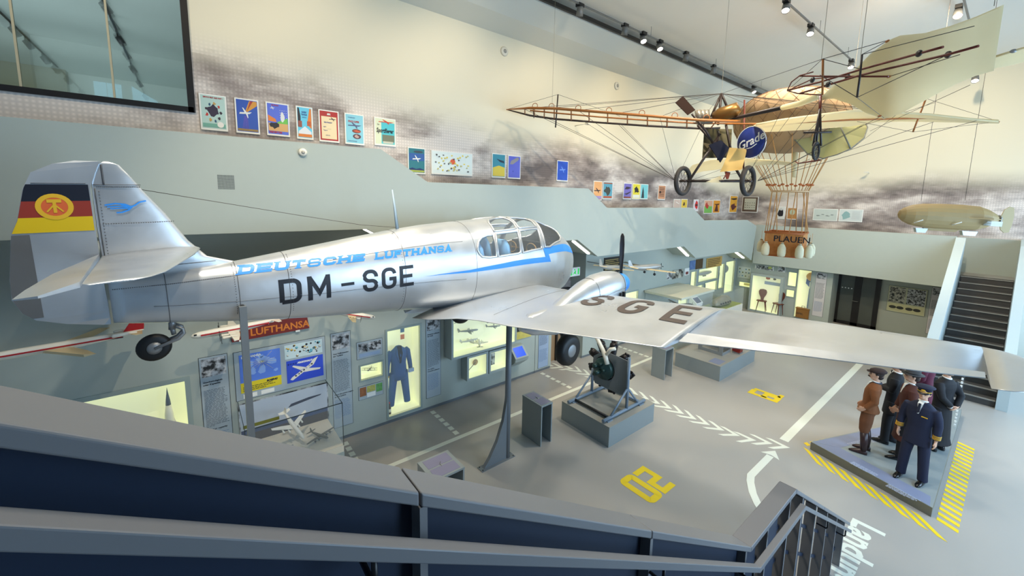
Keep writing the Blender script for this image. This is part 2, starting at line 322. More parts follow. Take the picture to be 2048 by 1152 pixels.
# ================================================================== block letters drawn as strokes
def arc(cx, cy, rx, ry, a0, a1, n=6): return [(cx+rx*math.cos(math.radians(a0+(a1-a0)*i/n)), cy+ry*math.sin(math.radians(a0+(a1-a0)*i/n))) for i in range(n+1)]
def G_(w, t):   # glyph strokes in a w x 1 box, stroke width t
    h = t/2; x0, x1, y0, y1 = h, w-h, h, 1-h; r = min(.22, w*.35)
    D = [(x0, y0), (x0, y1)]+[(x1-r, y1)]+arc(x1-r, y1-r, r, r, 90, 0)+[(x1, y0+r)]+arc(x1-r, y0+r, r, r, 0, -90)+[(x0, y0)]
    S = arc(x1-r, y1-r-.0, r, r, -10, 90)+arc(x0+r, y1-r, r, r, 90, 180)+arc(x0+r, .5+r, r, r, 180, 270)[0:]+arc(x1-r, .5-r, r, r, 90, 0)+arc(x1-r, y0+r, r, r, 0, -90)+arc(x0+r, y0+r, r, r, -90, -190)
    Gs = arc(x1-r, y1-r, r, r, 0, 90)+arc(x0+r, y1-r, r, r, 90, 180)+arc(x0+r, y0+r, r, r, 180, 270)+arc(x1-r, y0+r, r, r, -90, 0)+[(x1, .47), (w*.52, .47)]
    Cs = arc(x1-r, y1-r, r, r, 0, 90)+arc(x0+r, y1-r, r, r, 90, 180)+arc(x0+r, y0+r, r, r, 180, 270)+arc(x1-r, y0+r, r, r, -90, 0)
    O = arc(x1-r, y1-r, r, r, 0, 90)+arc(x0+r, y1-r, r, r, 90, 180)+arc(x0+r, y0+r, r, r, 180, 270)+arc(x1-r, y0+r, r, r, -90, 0)+[(x1, y1-r)]
    return {'D': [D], 'S': [S], 'G': [Gs], 'C': [Cs], 'O': [O], '0': [O], 'E': [[(w, y1), (x0, y1), (x0, y0), (w, y0)], [(x0, .5), (w*.9, .5)]],
            'M': [[(x0, 0), (x0, 1)], [(x1, 0), (x1, 1)], [(x0, 1-h*.6), (w/2, .28), (x1, 1-h*.6)]], '-': [[(w*.1, .48), (w*.9, .48)]],
            'U': [[(x0, 1)]+arc(x0+r, y0+r, r, r, 180, 270)+arc(x1-r, y0+r, r, r, -90, 0)+[(x1, 1)]], 'T': [[(0, y1), (w, y1)], [(w/2, 0), (w/2, 1)]],
            'H': [[(x0, 0), (x0, 1)], [(x1, 0), (x1, 1)], [(x0, .5), (x1, .5)]], 'L': [[(x0, 1), (x0, y0), (w, y0)]], 'F': [[(x0, 0), (x0, y1), (w, y1)], [(x0, .5), (w*.85, .5)]],
            'A': [[(x0, 0), (w/2, 1-h*.5), (x1, 0)], [(w*.25, .3), (w*.75, .3)]], 'N': [[(x0, 0), (x0, 1)], [(x1, 0), (x1, 1)], [(x0, 1-h), (x1, h)]],
            '1': [[(x0, y1-.0), (w*.55, y1), (w*.55, 0)]], '2': [[(x0, y1-.12), (x0, y1), (x1, y1), (x1, .52), (x0, .5), (x0, y0), (x1, y0), (x1, y0+.14)]],
            'Q': [[(x0, y1), (x1, y1), (x1, .52), (x0, .52), (x0, y0), (x1, y0), (x1, .52)]]}
def stroke_poly(path, t, out):
    n = len(path); P = [Vector(p) for p in path]; L, R_ = [], []
    for i in range(n):
        d0 = (P[i]-P[i-1]).normalized() if i else (P[1]-P[0]).normalized()
        d1 = (P[i+1]-P[i]).normalized() if i < n-1 else d0
        if d0.length < .5: d0 = d1
        if d1.length < .5: d1 = d0
        b = d0+d1; b = b.normalized() if b.length > 1e-3 else d0
        nn = Vector((-b.y, b.x)); k = t/2/max(.5, abs(nn.dot(Vector((-d0.y, d0.x)))))
        L.append(P[i]+nn*k); R_.append(P[i]-nn*k)
    for i in range(n-1):
        ln = (P[i+1]-P[i]).length
        if ln < 1e-6: continue
        m_ = max(1, int(ln/.12))
        for j in range(m_):
            a, b = j/m_, (j+1)/m_
            out.append([L[i].lerp(L[i+1], a), L[i].lerp(L[i+1], b), R_[i].lerp(R_[i+1], b), R_[i].lerp(R_[i+1], a)])
def letters(s, size, w, t, gap, serif=0, shear=0, wid={}):
    """quads of a line of writing in the (u, v) plane, one list per character"""
    res = []; x = 0
    for ch in s:
        ww = wid.get(ch, w)
        if ch == ' ': x += ww*.6; continue
        q = []
        tt = t*.72 if (serif and ch == 'S') else t
        for p in G_(ww, tt).get(ch, []): stroke_poly(p, tt, q)
        if serif:
            feet = {'E': [(0, 0), (0, 1)], 'U': [(0, 1), (ww-t, 1)], 'T': [(ww/2-t/2, 0)], 'H': [(0, 0), (ww-t, 0), (0, 1), (ww-t, 1)], 'L': [(0, 0), (0, 1)], 'F': [(0, 0), (0, 1)],
                    'A': [(-.02, 0), (ww-t, 0)], 'N': [(0, 0), (0, 1), (ww-t, 1)], 'D': [(0, 0), (0, 1)]}.get(ch, [])
            for fx, fy in feet:
                y = 0 if fy == 0 else 1-serif
                q.append([Vector(v) for v in ((fx-t*.4, y), (fx+t*1.4, y), (fx+t*1.4, y+serif), (fx-t*.4, y+serif))])
            if ch in 'ELTF':
                if ch in 'EL': q.append([Vector(v) for v in ((ww-t*.5, 0), (ww, 0), (ww+.04, .36), (ww-t*.3, .36))])
                if ch in 'EFT': q.append([Vector(v) for v in ((ww-t*.5, 1), (ww, 1), (ww, .66), (ww-t*.4, .66))])
                if ch == 'T': q.append([Vector(v) for v in ((0, 1), (t*.5, 1), (t*.4, .66), (0, .66))])
        res.append([[((p.x+x+shear*p.y)*size, p.y*size) for p in quad] for quad in q]); x += ww+gap
    return res, x*size
def letter_mesh(name, quads, fn, mt, parent):
    b = MB()
    for q in quads: b.add([fn(u, v) for u, v in q], [(0, 1, 2, 3)])
    return b.build(name, mt, parent)
# ================================================================== the silver twin-engined aircraft on its stands
NOSE = Vector((6.49, 6.13, 3.60)); TH, PH = math.radians(5), math.radians(1.5)
hx = Vector((math.cos(TH)*math.cos(PH), math.sin(TH)*math.cos(PH), math.sin(PH))); sx_ = Vector((math.sin(TH), -math.cos(TH), 0)); ux = sx_.cross(hx)
plane = empty('twin_engine_aircraft', basis(NOSE, hx, -sx_, ux), label='full-size silver twin-engined aircraft with blue airline lettering on steel supports', cat='aircraft')
def alu():
    M = bpy.data.materials.new('bare_aluminium_skin'); M.use_nodes = True; nt = M.node_tree; N = nt.nodes; L = nt.links; b = N['Principled BSDF']
    b.inputs['Metallic'].default_value = .65; b.inputs['Base Color'].default_value = C(196, 196, 194)+(1,)
    tc = N.new('ShaderNodeTexCoord'); n = N.new('ShaderNodeTexNoise'); n.inputs['Scale'].default_value = 2.2; n.inputs['Detail'].default_value = 5
    L.new(tc.outputs['Object'], n.inputs['Vector'])
    mr = N.new('ShaderNodeMapRange'); mr.inputs['From Min'].default_value = .3; mr.inputs['From Max'].default_value = .7; mr.inputs['To Min'].default_value = .27; mr.inputs['To Max'].default_value = .42
    L.new(n.outputs['Fac'], mr.inputs['Value']); L.new(mr.outputs['Result'], b.inputs['Roughness'])
    cr = N.new('ShaderNodeMix'); cr.data_type = 'RGBA'; cr.inputs['A'].default_value = C(196, 200, 204)+(1,); cr.inputs['B'].default_value = C(222, 224, 226)+(1,)
    L.new(n.outputs['Fac'], cr.inputs['Factor']); L.new(cr.outputs['Result'], b.inputs['Base Color'])
    n2 = N.new('ShaderNodeTexNoise'); n2.inputs['Scale'].default_value = 3.5
    L.new(tc.outputs['Object'], n2.inputs['Vector'])
    bp = N.new('ShaderNodeBump'); bp.inputs['Strength'].default_value = .25; bp.inputs['Distance'].default_value = .02
    L.new(n2.outputs['Fac'], bp.inputs['Height']); L.new(bp.outputs['Normal'], b.inputs['Normal'])
    MAT['alu'] = M; return M
m_alu = alu()
m_alud = mat('dull_aluminium', C(150, 150, 150), .45, metal=.6)
m_seam = mat('panel_seam', C(96, 96, 98), .6, metal=.3)
m_blue = mat('airline_blue_paint', C(58, 150, 240), .4)
m_let = mat('marking_black_paint', C(26, 28, 36), .45)
m_wlet = mat('faded_wing_marking_paint', C(84, 72, 66), .5)
ST = [(0, .02, -.02, .02), (-.012, .10, -.12, .10), (-.05, .21, -.26, .2), (-.13, .33, -.41, .3), (-.25, .45, -.53, .38), (-.45, .59, -.64, .47), (-.72, .735, -.70, .54), (-1.0, .845, -.71, .58),
      (-1.3, .92, -.70, .61), (-1.65, .965, -.67, .63), (-2, .985, -.63, .635), (-2.46, .98, -.57, .63), (-3.1, .962, -.48, .58), (-3.6, .945, -.40, .53), (-4.1, .905, -.33, .47), (-4.77, .83, -.24, .39),
      (-5.4, .755, -.16, .32), (-6.12, .67, -.04, .235), (-6.7, .62, .07, .15), (-7.17, .60, .165, .06)]
def fprm(x):
    x = max(-7.17, min(0, x))
    for i in range(len(ST)-1):
        a, b = ST[i], ST[i+1]
        if b[0] <= x <= a[0]:
            t = (a[0]-x)/(a[0]-b[0]); return [a[k]+(b[k]-a[k])*t for k in (1, 2, 3)]
def fpt(x, a, off=0):     # a = 0 top, positive to starboard (local -Y)
    t, b, w_ = fprm(x); zc, hz = (t+b)/2, (t-b)/2; e = 2/2.25; c, s = math.cos(a), math.sin(a)
    return Vector((x, -math.copysign(abs(s)**e*(w_+off), s), zc+math.copysign(abs(c)**e*(hz+off), c)))
def fside(x, z, off=.004, sg=1):   # point of the side skin at height z
    t, b, w_ = fprm(x); zc, hz = (t+b)/2, (t-b)/2; q = max(0, 1-(abs(z-zc)/hz)**2.25)
    return Vector((x, -sg*(q**(1/2.25)*w_+off), z))
PANES = [
 [(-2.955, 1.13), (-2.91, 1.0), (-2.825, .90), (-2.70, .85), (-2.585, .848), (-2.59, 1.08), (-2.611, 1.377), (-2.755, 1.379), (-2.89, 1.353), (-2.945, 1.28), (-2.966, 1.2)],
 [(-2.513, .831), (-2.023, .805), (-2.004, .839), (-2.055, 1.332), (-2.12, 1.35), (-2.574, 1.376), (-2.564, 1.083)],
 [(-1.943, .798), (-1.454, .706), (-1.427, .747), (-1.487, 1.259), (-2.003, 1.341), (-1.994, 1.036)],
 [(-2.49, .40), (-2.42, .25), (-2.25, .14), (-2.03, .12), (-1.968, .353), (-1.957, .537), (-1.99, .70), (-2.05, .726), (-2.519, .749)],
 [(-1.90, .12), (-1.55, .09), (-1.39, .10), (-1.37, .318), (-1.41, .62), (-1.48, .64), (-1.92, .70), (-1.90, .40)],
 [(-1.28, .08), (-1.02, .08), (-.80, .10), (-.66, .45), (-.70, .80), (-.808, .95), (-1.23, 1.21), (-1.38, 1.22), (-1.33, .70), (-1.28, .3)]]
def inpoly(x, y, P):
    r = False; j = len(P)-1
    for i in range(len(P)):
        if (P[i][1] > y) != (P[j][1] > y) and x < (P[j][0]-P[i][0])*(y-P[i][1])/(P[j][1]-P[i][1])+P[i][0]: r = not r
        j = i
    return r
skin, glaz = MB(), MB()
xs = []; x = 0.0
xs = [0, -.004, -.012, -.03, -.05, -.09, -.13, -.19, -.25]
while xs[-1] > -3.2: xs.append(round(xs[-1]-.03, 4))
while xs[-1] > -7.1: xs.append(round(xs[-1]-.12, 4))
xs[-1] = -7.17; NA = 120
V = [fpt(x, -math.pi+2*math.pi*k/NA) for x in xs for k in range(NA)]
skin.v = [tuple(v) for v in V]; glaz.v = list(skin.v)
for i in range(len(xs)-1):
    xm = (xs[i]+xs[i+1])/2
    for k in range(NA):
        am = abs(-math.pi+2*math.pi*(k+.5)/NA); f = (i*NA+k, i*NA+(k+1) % NA, (i+1)*NA+(k+1) % NA, (i+1)*NA+k)
        b = glaz if (-3 < xm < -.6 and am < 1.4 and any(inpoly(xm, am, P) for P in PANES)) else skin
        b.f.append(f); b.sm.append(True)
skin.f.append(tuple((len(xs)-1)*NA+k for k in range(NA))); skin.sm.append(False)
fus = skin.build('fuselage', m_alu, plane)
def clean(o):
    bm = bmesh.new(); bm.from_mesh(o.data); bmesh.ops.delete(bm, geom=[v for v in bm.verts if not v.link_faces], context='VERTS'); bm.to_mesh(o.data); bm.free()
clean(fus)
gl = glaz.build('canopy_glazing', mat('canopy_perspex', (.9, .95, .95), .03, alpha=.10, spec=.6), plane); clean(gl)
cf = MB()
for sg in (1, -1):
    for P in PANES:
        pts = []
        for i in range(len(P)):
            a, b = P[i], P[(i+1) % len(P)]; n = max(1, int((Vector(b)-Vector(a)).length/.06))
            pts += [fpt(a[0]+(b[0]-a[0])*j/n, sg*(a[1]+(b[1]-a[1])*j/n), .004) for j in range(n)]
        cf.tube(pts, .02, 6, closed=True)
cf.build('canopy_frame', m_alu, plane)
# markings on the fuselage
def dm(sg=1):
    x0, z0 = -5.755, .126
    chars, W = letters('DM', .306, .78, .17, .22, wid={'M': .86})
    for q, n in zip(chars, ('registration_letter',)*2): letter_mesh(n, q, lambda u, v: fside(x0+u, z0+v, .004, sg), m_let, plane)
    chars, W = letters('-', .306, .66, .13, .1)
    letter_mesh('registration_dash', chars[0], lambda u, v: fside(-5.08+u, z0+v, .004, sg), m_let, plane)
    chars, W = letters('SGE', .302, .68, .165, .16)
    for q in chars: letter_mesh('registration_letter', q, lambda u, v: fside(-4.79+u, z0+v, .004, sg), m_let, plane)
dm()
cs, W = letters('DEUTSCHE', 1, 1.15, .30, .17, serif=.13, shear=.28, wid={'T': 1.1})
cs2, W2 = letters('LUFTHANSA', 1, 1.15, .30, .17, serif=.13, shear=.28, wid={'F': 1.05})
def band(u0, u1, cs, W):
    k = (u1-u0)/W
    for q in cs:
        letter_mesh('airline_letter', q, lambda u, v: fside(u0+u*k, .538+.021*(u0+u*k+6.136)/2.7+v*.098, .004), m_blue, plane)
band(-6.14, -4.72, cs, W); band(-4.60, -3.42, cs2, W2)
# lightning stripe (starboard and port) in surface coordinates (x, angle)
SP = [(-3.904, 1.627), (-3.14, 1.619), (-2.228, 1.577), (-1.223, 1.541), (-1.286, 1.386), (-.982, 1.321), (-.65, 1.235), (-.30, 1.19), (-.03, 1.2), (-.03, .95), (-.30, .93), (-.563, .966), (-1.034, 1.155), (-1.438, 1.258), (-1.388, 1.445), (-2.226, 1.491), (-3.139, 1.577)]
for sg in (1, -1):
    b = MB()
    def strip(lo, hi, n):
        for i in range(n):
            a, c_ = i/n, (i+1)/n
            q = []
            for t in (a, c_):
                l = (lo[0][0]+(lo[1][0]-lo[0][0])*t, lo[0][1]+(lo[1][1]-lo[0][1])*t); h_ = (hi[0][0]+(hi[1][0]-hi[0][0])*t, hi[0][1]+(hi[1][1]-hi[0][1])*t)
                q.append((l, h_))
            for j in range(4):
                u, v = j/4, (j+1)/4
                f = lambda e, w_: fpt(e[0][0]+(e[1][0]-e[0][0])*w_, sg*(e[0][1]+(e[1][1]-e[0][1])*w_), .004)
                b.add([f(q[0], u), f(q[1], u), f(q[1], v), f(q[0], v)], [(0, 1, 2, 3)])
    strip((SP[0], SP[1]), (SP[0], SP[16]), 8); strip((SP[1], SP[2]), (SP[16], SP[15]), 8); strip((SP[2], SP[3]), (SP[15], SP[14]), 8)
    strip((SP[3], SP[4]), (SP[14], SP[13]), 3); strip((SP[4], SP[5]), (SP[13], SP[12]), 5); strip((SP[5], SP[6]), (SP[12], SP[11]), 6); strip((SP[6], SP[7]), (SP[11], SP[10]), 6); strip((SP[7], SP[8]), (SP[10], SP[9]), 6)
    b.build('stripe', m_blue, plane)
b = MB()   # rows of plate seams
for x in (-3.0, -4.19, -5.64, -6.14, -6.75): b.tube([fpt(x, math.pi*2*k/48, .001) for k in range(49)], .0035, 4, caps=False)
for a in (.95, 1.75):
    b.tube([fpt(-3.2-.05*k*.99, a, .001) for k in range(75)], .0025, 4)
b.build('plate_seam', m_seam, plane)
# aerofoil loft ---------------------------------------------------------------
def foil(xle, xte, th, fn, n=12):
    c = xle-xte; up, lo = [], []
    for i in range(n+1):
        t = (1-math.cos(math.pi*i/n))/2; y = 5*th*c*(.2969*math.sqrt(t)-.126*t-.3516*t*t+.2843*t**3-.1015*t**4)
        up.append(fn(xle-c*t, y)); lo.append(fn(xle-c*t, -y*.75))
    return up+lo[::-1][1:-1]
def sections(S, th, fn):
    return [foil(s[1], s[2], s[3] if len(s) > 3 else th, lambda x, y, s=s: fn(s[0], x, y)) for s in S]
def wing_z(s): return -.485+.07*s
W_S = [(.15, -1.25, -3.95, .20), (.45, -1.22, -3.85, .17), (.75, -1.17, -3.55, .14), (1.1, -1.13, -3.42, .12), (1.7, -1.07, -3.34, .11), (2.8, -.99, -3.06, .10), (3.6, -.91, -2.88, .10), (3.66, -.90, -2.86, .10)]
W_O = [(3.66, -.90, -2.34, .115), (4.7, -.88, -2.12, .11), (5.6, -.93, -1.95, .10), (6.0, -.97, -1.85, .09)]
fnS = lambda s, x, y: Vector((x, -s, wing_z(s)+y))
fnP = lambda s, x, y: Vector((x, s, wing_z(s)+y))
wg = MB().loft(sections(W_S, .15, fnS)); wg.loft(sections(W_O, .14, fnS))
wing = wg.build('wing', m_alu, plane)
MB().loft(sections([(6.0, -.965, -2.19, .065), (6.12, -1.0, -2.16, .06), (6.22, -1.08, -2.08, .055), (6.30, -1.25, -1.98, .05), (6.335, -1.45, -1.8, .03)], .1, fnS)).build('wing_tip', m_alu, wing)
def slabloft(S, fn):  # thin control surface, (s, xfront, xback, tfront)
    return MB().loft([[fn(s, a, t/2), fn(s, b_, .004), fn(s, b_, -.004), fn(s, a, -t/2)] for s, a, b_, t in S], sm=False)
slabloft([(3.70, -2.365, -2.60, .085), (4.77, -2.12, -2.29, .07), (5.63, -1.965, -2.09, .05), (5.98, -1.87, -1.975, .04)], lambda s, x, y: Vector((x, -s, wing_z(s)+.012+y))).build('aileron', m_alu, wing)
MB().loft(sections([(.15, -1.25, -3.9, .2), (.45, -1.22, -3.8, .18), (.75, -1.17, -3.55, .17), (1.3, -1.12, -3.4, .16)], .15, fnP)).build('wing_stub', m_alu, plane)
b = MB()
ztop = lambda s, x: wing_z(s)+wing_up(s, x)+.004
def wing_up(s, x):
    S = W_S if s <= 3.66 else W_O
    for i in range(len(S)-1):
        if S[i][0] <= s <= S[i+1][0]:
            t = (s-S[i][0])/(S[i+1][0]-S[i][0]); le, te, th = [S[i][k]+(S[i+1][k]-S[i][k])*t for k in (1, 2, 3)]
            c = le-te; u = max(0, min(1, (le-x)/c)); return 5*th*c*(.2969*math.sqrt(u)-.126*u-.3516*u*u+.2843*u**3-.1015*u**4)
    return 0
for s in (1.15,): b.tube([Vector((-.95-.04*k, -s, ztop(s, -.95-.04*k))) for k in range(56)], .0015, 4)
b.tube([Vector((x, -s_, ztop(min(s_, 5.99), x)+.002)) for s_, x in ((3.72, -2.335), (4.2, -2.225), (4.7, -2.115), (5.2, -2.03), (5.6, -1.945), (5.98, -1.86))], .009, 4)
b.build('aileron_gap', m_dark, wing)
# large letters on the wing: reading direction outboard, tops to the leading edge; slanted parallelograms
def wl(org, eu, ev):
    return lambda u, v: (lambda s, x: Vector((x, -s, ztop(s, x)+.002)))(org[1]+eu[1]*u+ev[1]*v, org[0]+eu[0]*u+ev[0]*v)
for ch, org, top_, wd in (('S', (-2.10, 1.87), (-1.38, 1.84), .35), ('G', (-2.12, 2.52), (-1.32, 2.47), .37), ('E', (-2.12, 3.22), (-1.30, 3.13), .33)):
    q, _ = letters(ch, 1, .62, .165, .1)
    ev = (top_[0]-org[0], top_[1]-org[1]); eu = (0, wd/.62)
    letter_mesh('wing_letter', q[0], wl(org, eu, ev), m_wlet, wing)
# fin, rudder, tailplane ------------------------------------------------------
fnF = lambda z, x, y: Vector((x, y, z))
FS = [(.52, -5.95, -7.17, .06), (.67, -6.12, -7.18, .06), (.76, -6.37, -7.19, .09), (.95, -6.52, -7.19, .12), (1.25, -6.68, -7.19, .13), (1.485, -6.83, -7.185, .15), (1.61, -6.90, -7.18, .14), (1.727, -6.975, -7.12, .12), (1.76, -7.05, -7.08, .1)]
fin = MB().loft(sections(FS, .1, fnF)).build('fin', m_alu, plane)
RS = [(.17, -7.19, -7.24), (.235, -7.19, -7.48), (.31, -7.19, -7.66), (.39, -7.19, -7.733), (.52, -7.195, -7.777), (.70, -7.2, -7.77), (1.10, -7.2, -7.717), (1.22, -7.2, -7.67), (1.50, -7.195, -7.606), (1.64, -7.15, -7.545), (1.72, -7.12, -7.41), (1.755, -7.10, -7.27)]
def rx(z):
    for i in range(len(RS)-1):
        if RS[i][0] <= z <= RS[i+1][0]:
            t = (z-RS[i][0])/(RS[i+1][0]-RS[i][0]); return RS[i][1]+(RS[i+1][1]-RS[i][1])*t, RS[i][2]+(RS[i+1][2]-RS[i][2])*t
rud = MB().loft([[Vector((a, .028, z)), Vector((b_, .006, z)), Vector((b_, -.006, z)), Vector((a, -.028, z))] for z, a, b_ in RS], sm=False).build('rudder', m_alu, plane)
def rside(x, z, off):
    a, b_ = rx(z); t = max(0, min(1, (a-x)/(a-b_))); return Vector((x, -(.028+(.006-.028)*t+off), z))
tb = MB()
zz = [.33+.0585*i for i in range(14)]
for i in range(13):
    z0, z1 = zz[i], zz[i+1]; r0, r1 = rx(z0)[1]+.002, rx(z1)[1]+.002
    tb.add([rside(-7.612, z0, .003), rside(r0, z0, .003), rside(r1, z1, .003), rside(-7.612, z1, .003)], [(0, 1, 2, 3)])
tb.build('trim_tab', mat('dark_weathered_tab', C(122, 120, 118), .5, metal=.5), rud)
for (z0a, z0b, z1a, z1b, cc, nm) in ((1.243, 1.252, 1.532, 1.537, C(24, 28, 44), 'flag_black_band'), (1.02+.155, 1.0+.13, 1.243, 1.252, None, ''), ):
    pass
def fband(name, zl, zh, col):
    b = MB(); n = 6
    for i in range(n):
        z0, z1 = zl+(zh-zl)*i/n, zl+(zh-zl)*(i+1)/n
        for k in range(4):
            f = lambda z, t: rside(-7.205+(rx(z)[1]+.004+7.205)*t, z, .004)
            b.add([f(z0, k/4), f(z0, (k+1)/4), f(z1, (k+1)/4), f(z1, k/4)], [(0, 1, 2, 3)])
    return b.build(name, mat(name+'_paint', col, .45), rud)
fband('flag_black_band', 1.385, 1.535, C(22, 26, 40)); fband('flag_red_band', 1.24, 1.385, C(150, 52, 38)); fband('flag_gold_band', 1.105, 1.24, C(226, 188, 20))
m_gold = mat('emblem_gold', C(230, 178, 40), .5); m_or = mat('emblem_orange_red', C(222, 100, 50), .5)
ex, ez = -7.435, 1.335
def ring(r0, r1, off, n=28): 
    b = MB()
    for k in range(n):
        a, c_ = 2*math.pi*k/n, 2*math.pi*(k+1)/n
        b.add([rside(ex+r*math.cos(t), ez+r*math.sin(t), off) for r, t in ((r0, a), (r1, a), (r1, c_), (r0, c_))], [(0, 1, 2, 3)])
    return b
ring(.001, .085, .006).build('emblem_disc', m_or, rud); ring(.083, .118, .007).build('emblem_wreath', m_gold, rud)
eb = MB()
for p, t in (([(-.0, -.055), (0, .05)], .022), ([(-.045, .052), (.045, .052)], .03), ([(0, .02), (-.05, -.045)], .012), ([(0, .02), (.05, -.045)], .012)):
    q = []; stroke_poly(p, t, q)
    for quad in q: eb.add([rside(ex+v.x, ez+v.y, .009) for v in quad], [(0, 1, 2, 3)])
eb.build('emblem_tools', m_gold, rud)
# fin and rudder seams with rivet rows
def finseam():
    b = MB()
    zz_ = lambda z: finside(0, z)
    b.tube([finside(-6.84-.037*k, 1.535) for k in range(10)], .003, 4); b.tube([finside(-7.10, 1.535+.024*k) for k in range(9)], .007, 4); b.tube([rside(-7.22-.042*k, 1.545, .004) for k in range(9)], .003, 4)
    b.tube([finside(-7.165, .60+.1*k) for k in range(10)], .004, 4); b.tube([finside(-6.30-.1*k, .70) for k in range(9)], .003, 4)
    b.build('plate_seam', m_seam, fin)
    r = MB()
    for k in range(24): r.ell(finside(-6.85-.013*k, 1.515), .005, .003, .005, 5)
    for k in range(26): r.ell(finside(-7.14, .72+.03*k), .005, .003, .005, 5)
    for k in range(30): r.ell(finside(-6.62-.018*k, 1.16), .005, .003, .005, 5)
    for k in range(60): r.ell(fpt(-6.2-.016*k, .95, .001), .005, .005, .005, 5)
    for x in (-6.17, -5.61, -4.22):
        for k in range(26): r.ell(fpt(x, .35+.075*k, .001), .005, .005, .005, 5)
    r.build('rivet_row', m_seam, fin, kind='stuff')
# crane emblem on the fin
def finside(x, z):
    for i in range(len(FS)-1):
        if FS[i][0] <= z <= FS[i+1][0]:
            t = (z-FS[i][0])/(FS[i+1][0]-FS[i][0]); le, te, th = [FS[i][k]+(FS[i+1][k]-FS[i][k])*t for k in (1, 2, 3)]
            c = le-te; u = max(0, min(1, (le-x)/c)); return Vector((x, -(5*th*c*(.2969*math.sqrt(u)-.126*u-.3516*u*u+.2843*u**3-.1015*u**4)+.004), z))
finseam()
cb = MB()
for p, t in (([(-7.115, 1.34), (-7.04, 1.355), (-6.97, 1.345), (-6.93, 1.32), (-6.90, 1.335), (-6.865, 1.365), (-6.815, 1.378)], .014), ([(-7.10, 1.322), (-7.02, 1.328), (-6.95, 1.315)], .011),
             ([(-7.08, 1.305), (-7.0, 1.308), (-6.94, 1.305)], .011), ([(-6.92, 1.33), (-6.95, 1.29), (-7.0, 1.268), (-7.04, 1.265)], .014), ([(-7.0, 1.345), (-6.95, 1.325), (-6.92, 1.315)], .02)):
    q = []; stroke_poly(p, t, q)
    for quad in q: cb.add([finside(v.x, v.y) for v in quad], [(0, 1, 2, 3)])
cb.build('crane_emblem', m_blue, fin)
for sg, nm in ((1, 0), (-1, 0)):
    f2 = lambda s, x, y, sg=sg: Vector((x, -sg*s, .85+y))
    tp = MB().loft(sections([(0, -6.42, -7.185, .10), (.5, -6.52, -7.2, .09), (1.42, -6.79, -7.235, .08), (1.58, -6.88, -7.238, .06), (1.66, -6.98, -7.2, .05)], .09, f2)).build('tailplane', m_alu, plane)
    slabloft([(.06, -7.20, -7.25, .05), (.5, -7.215, -7.33, .05), (.95, -7.225, -7.42, .045), (1.6, -7.245, -7.485, .04), (1.9, -7.40, -7.50, .015)], f2).build('elevator', m_alu, tp)
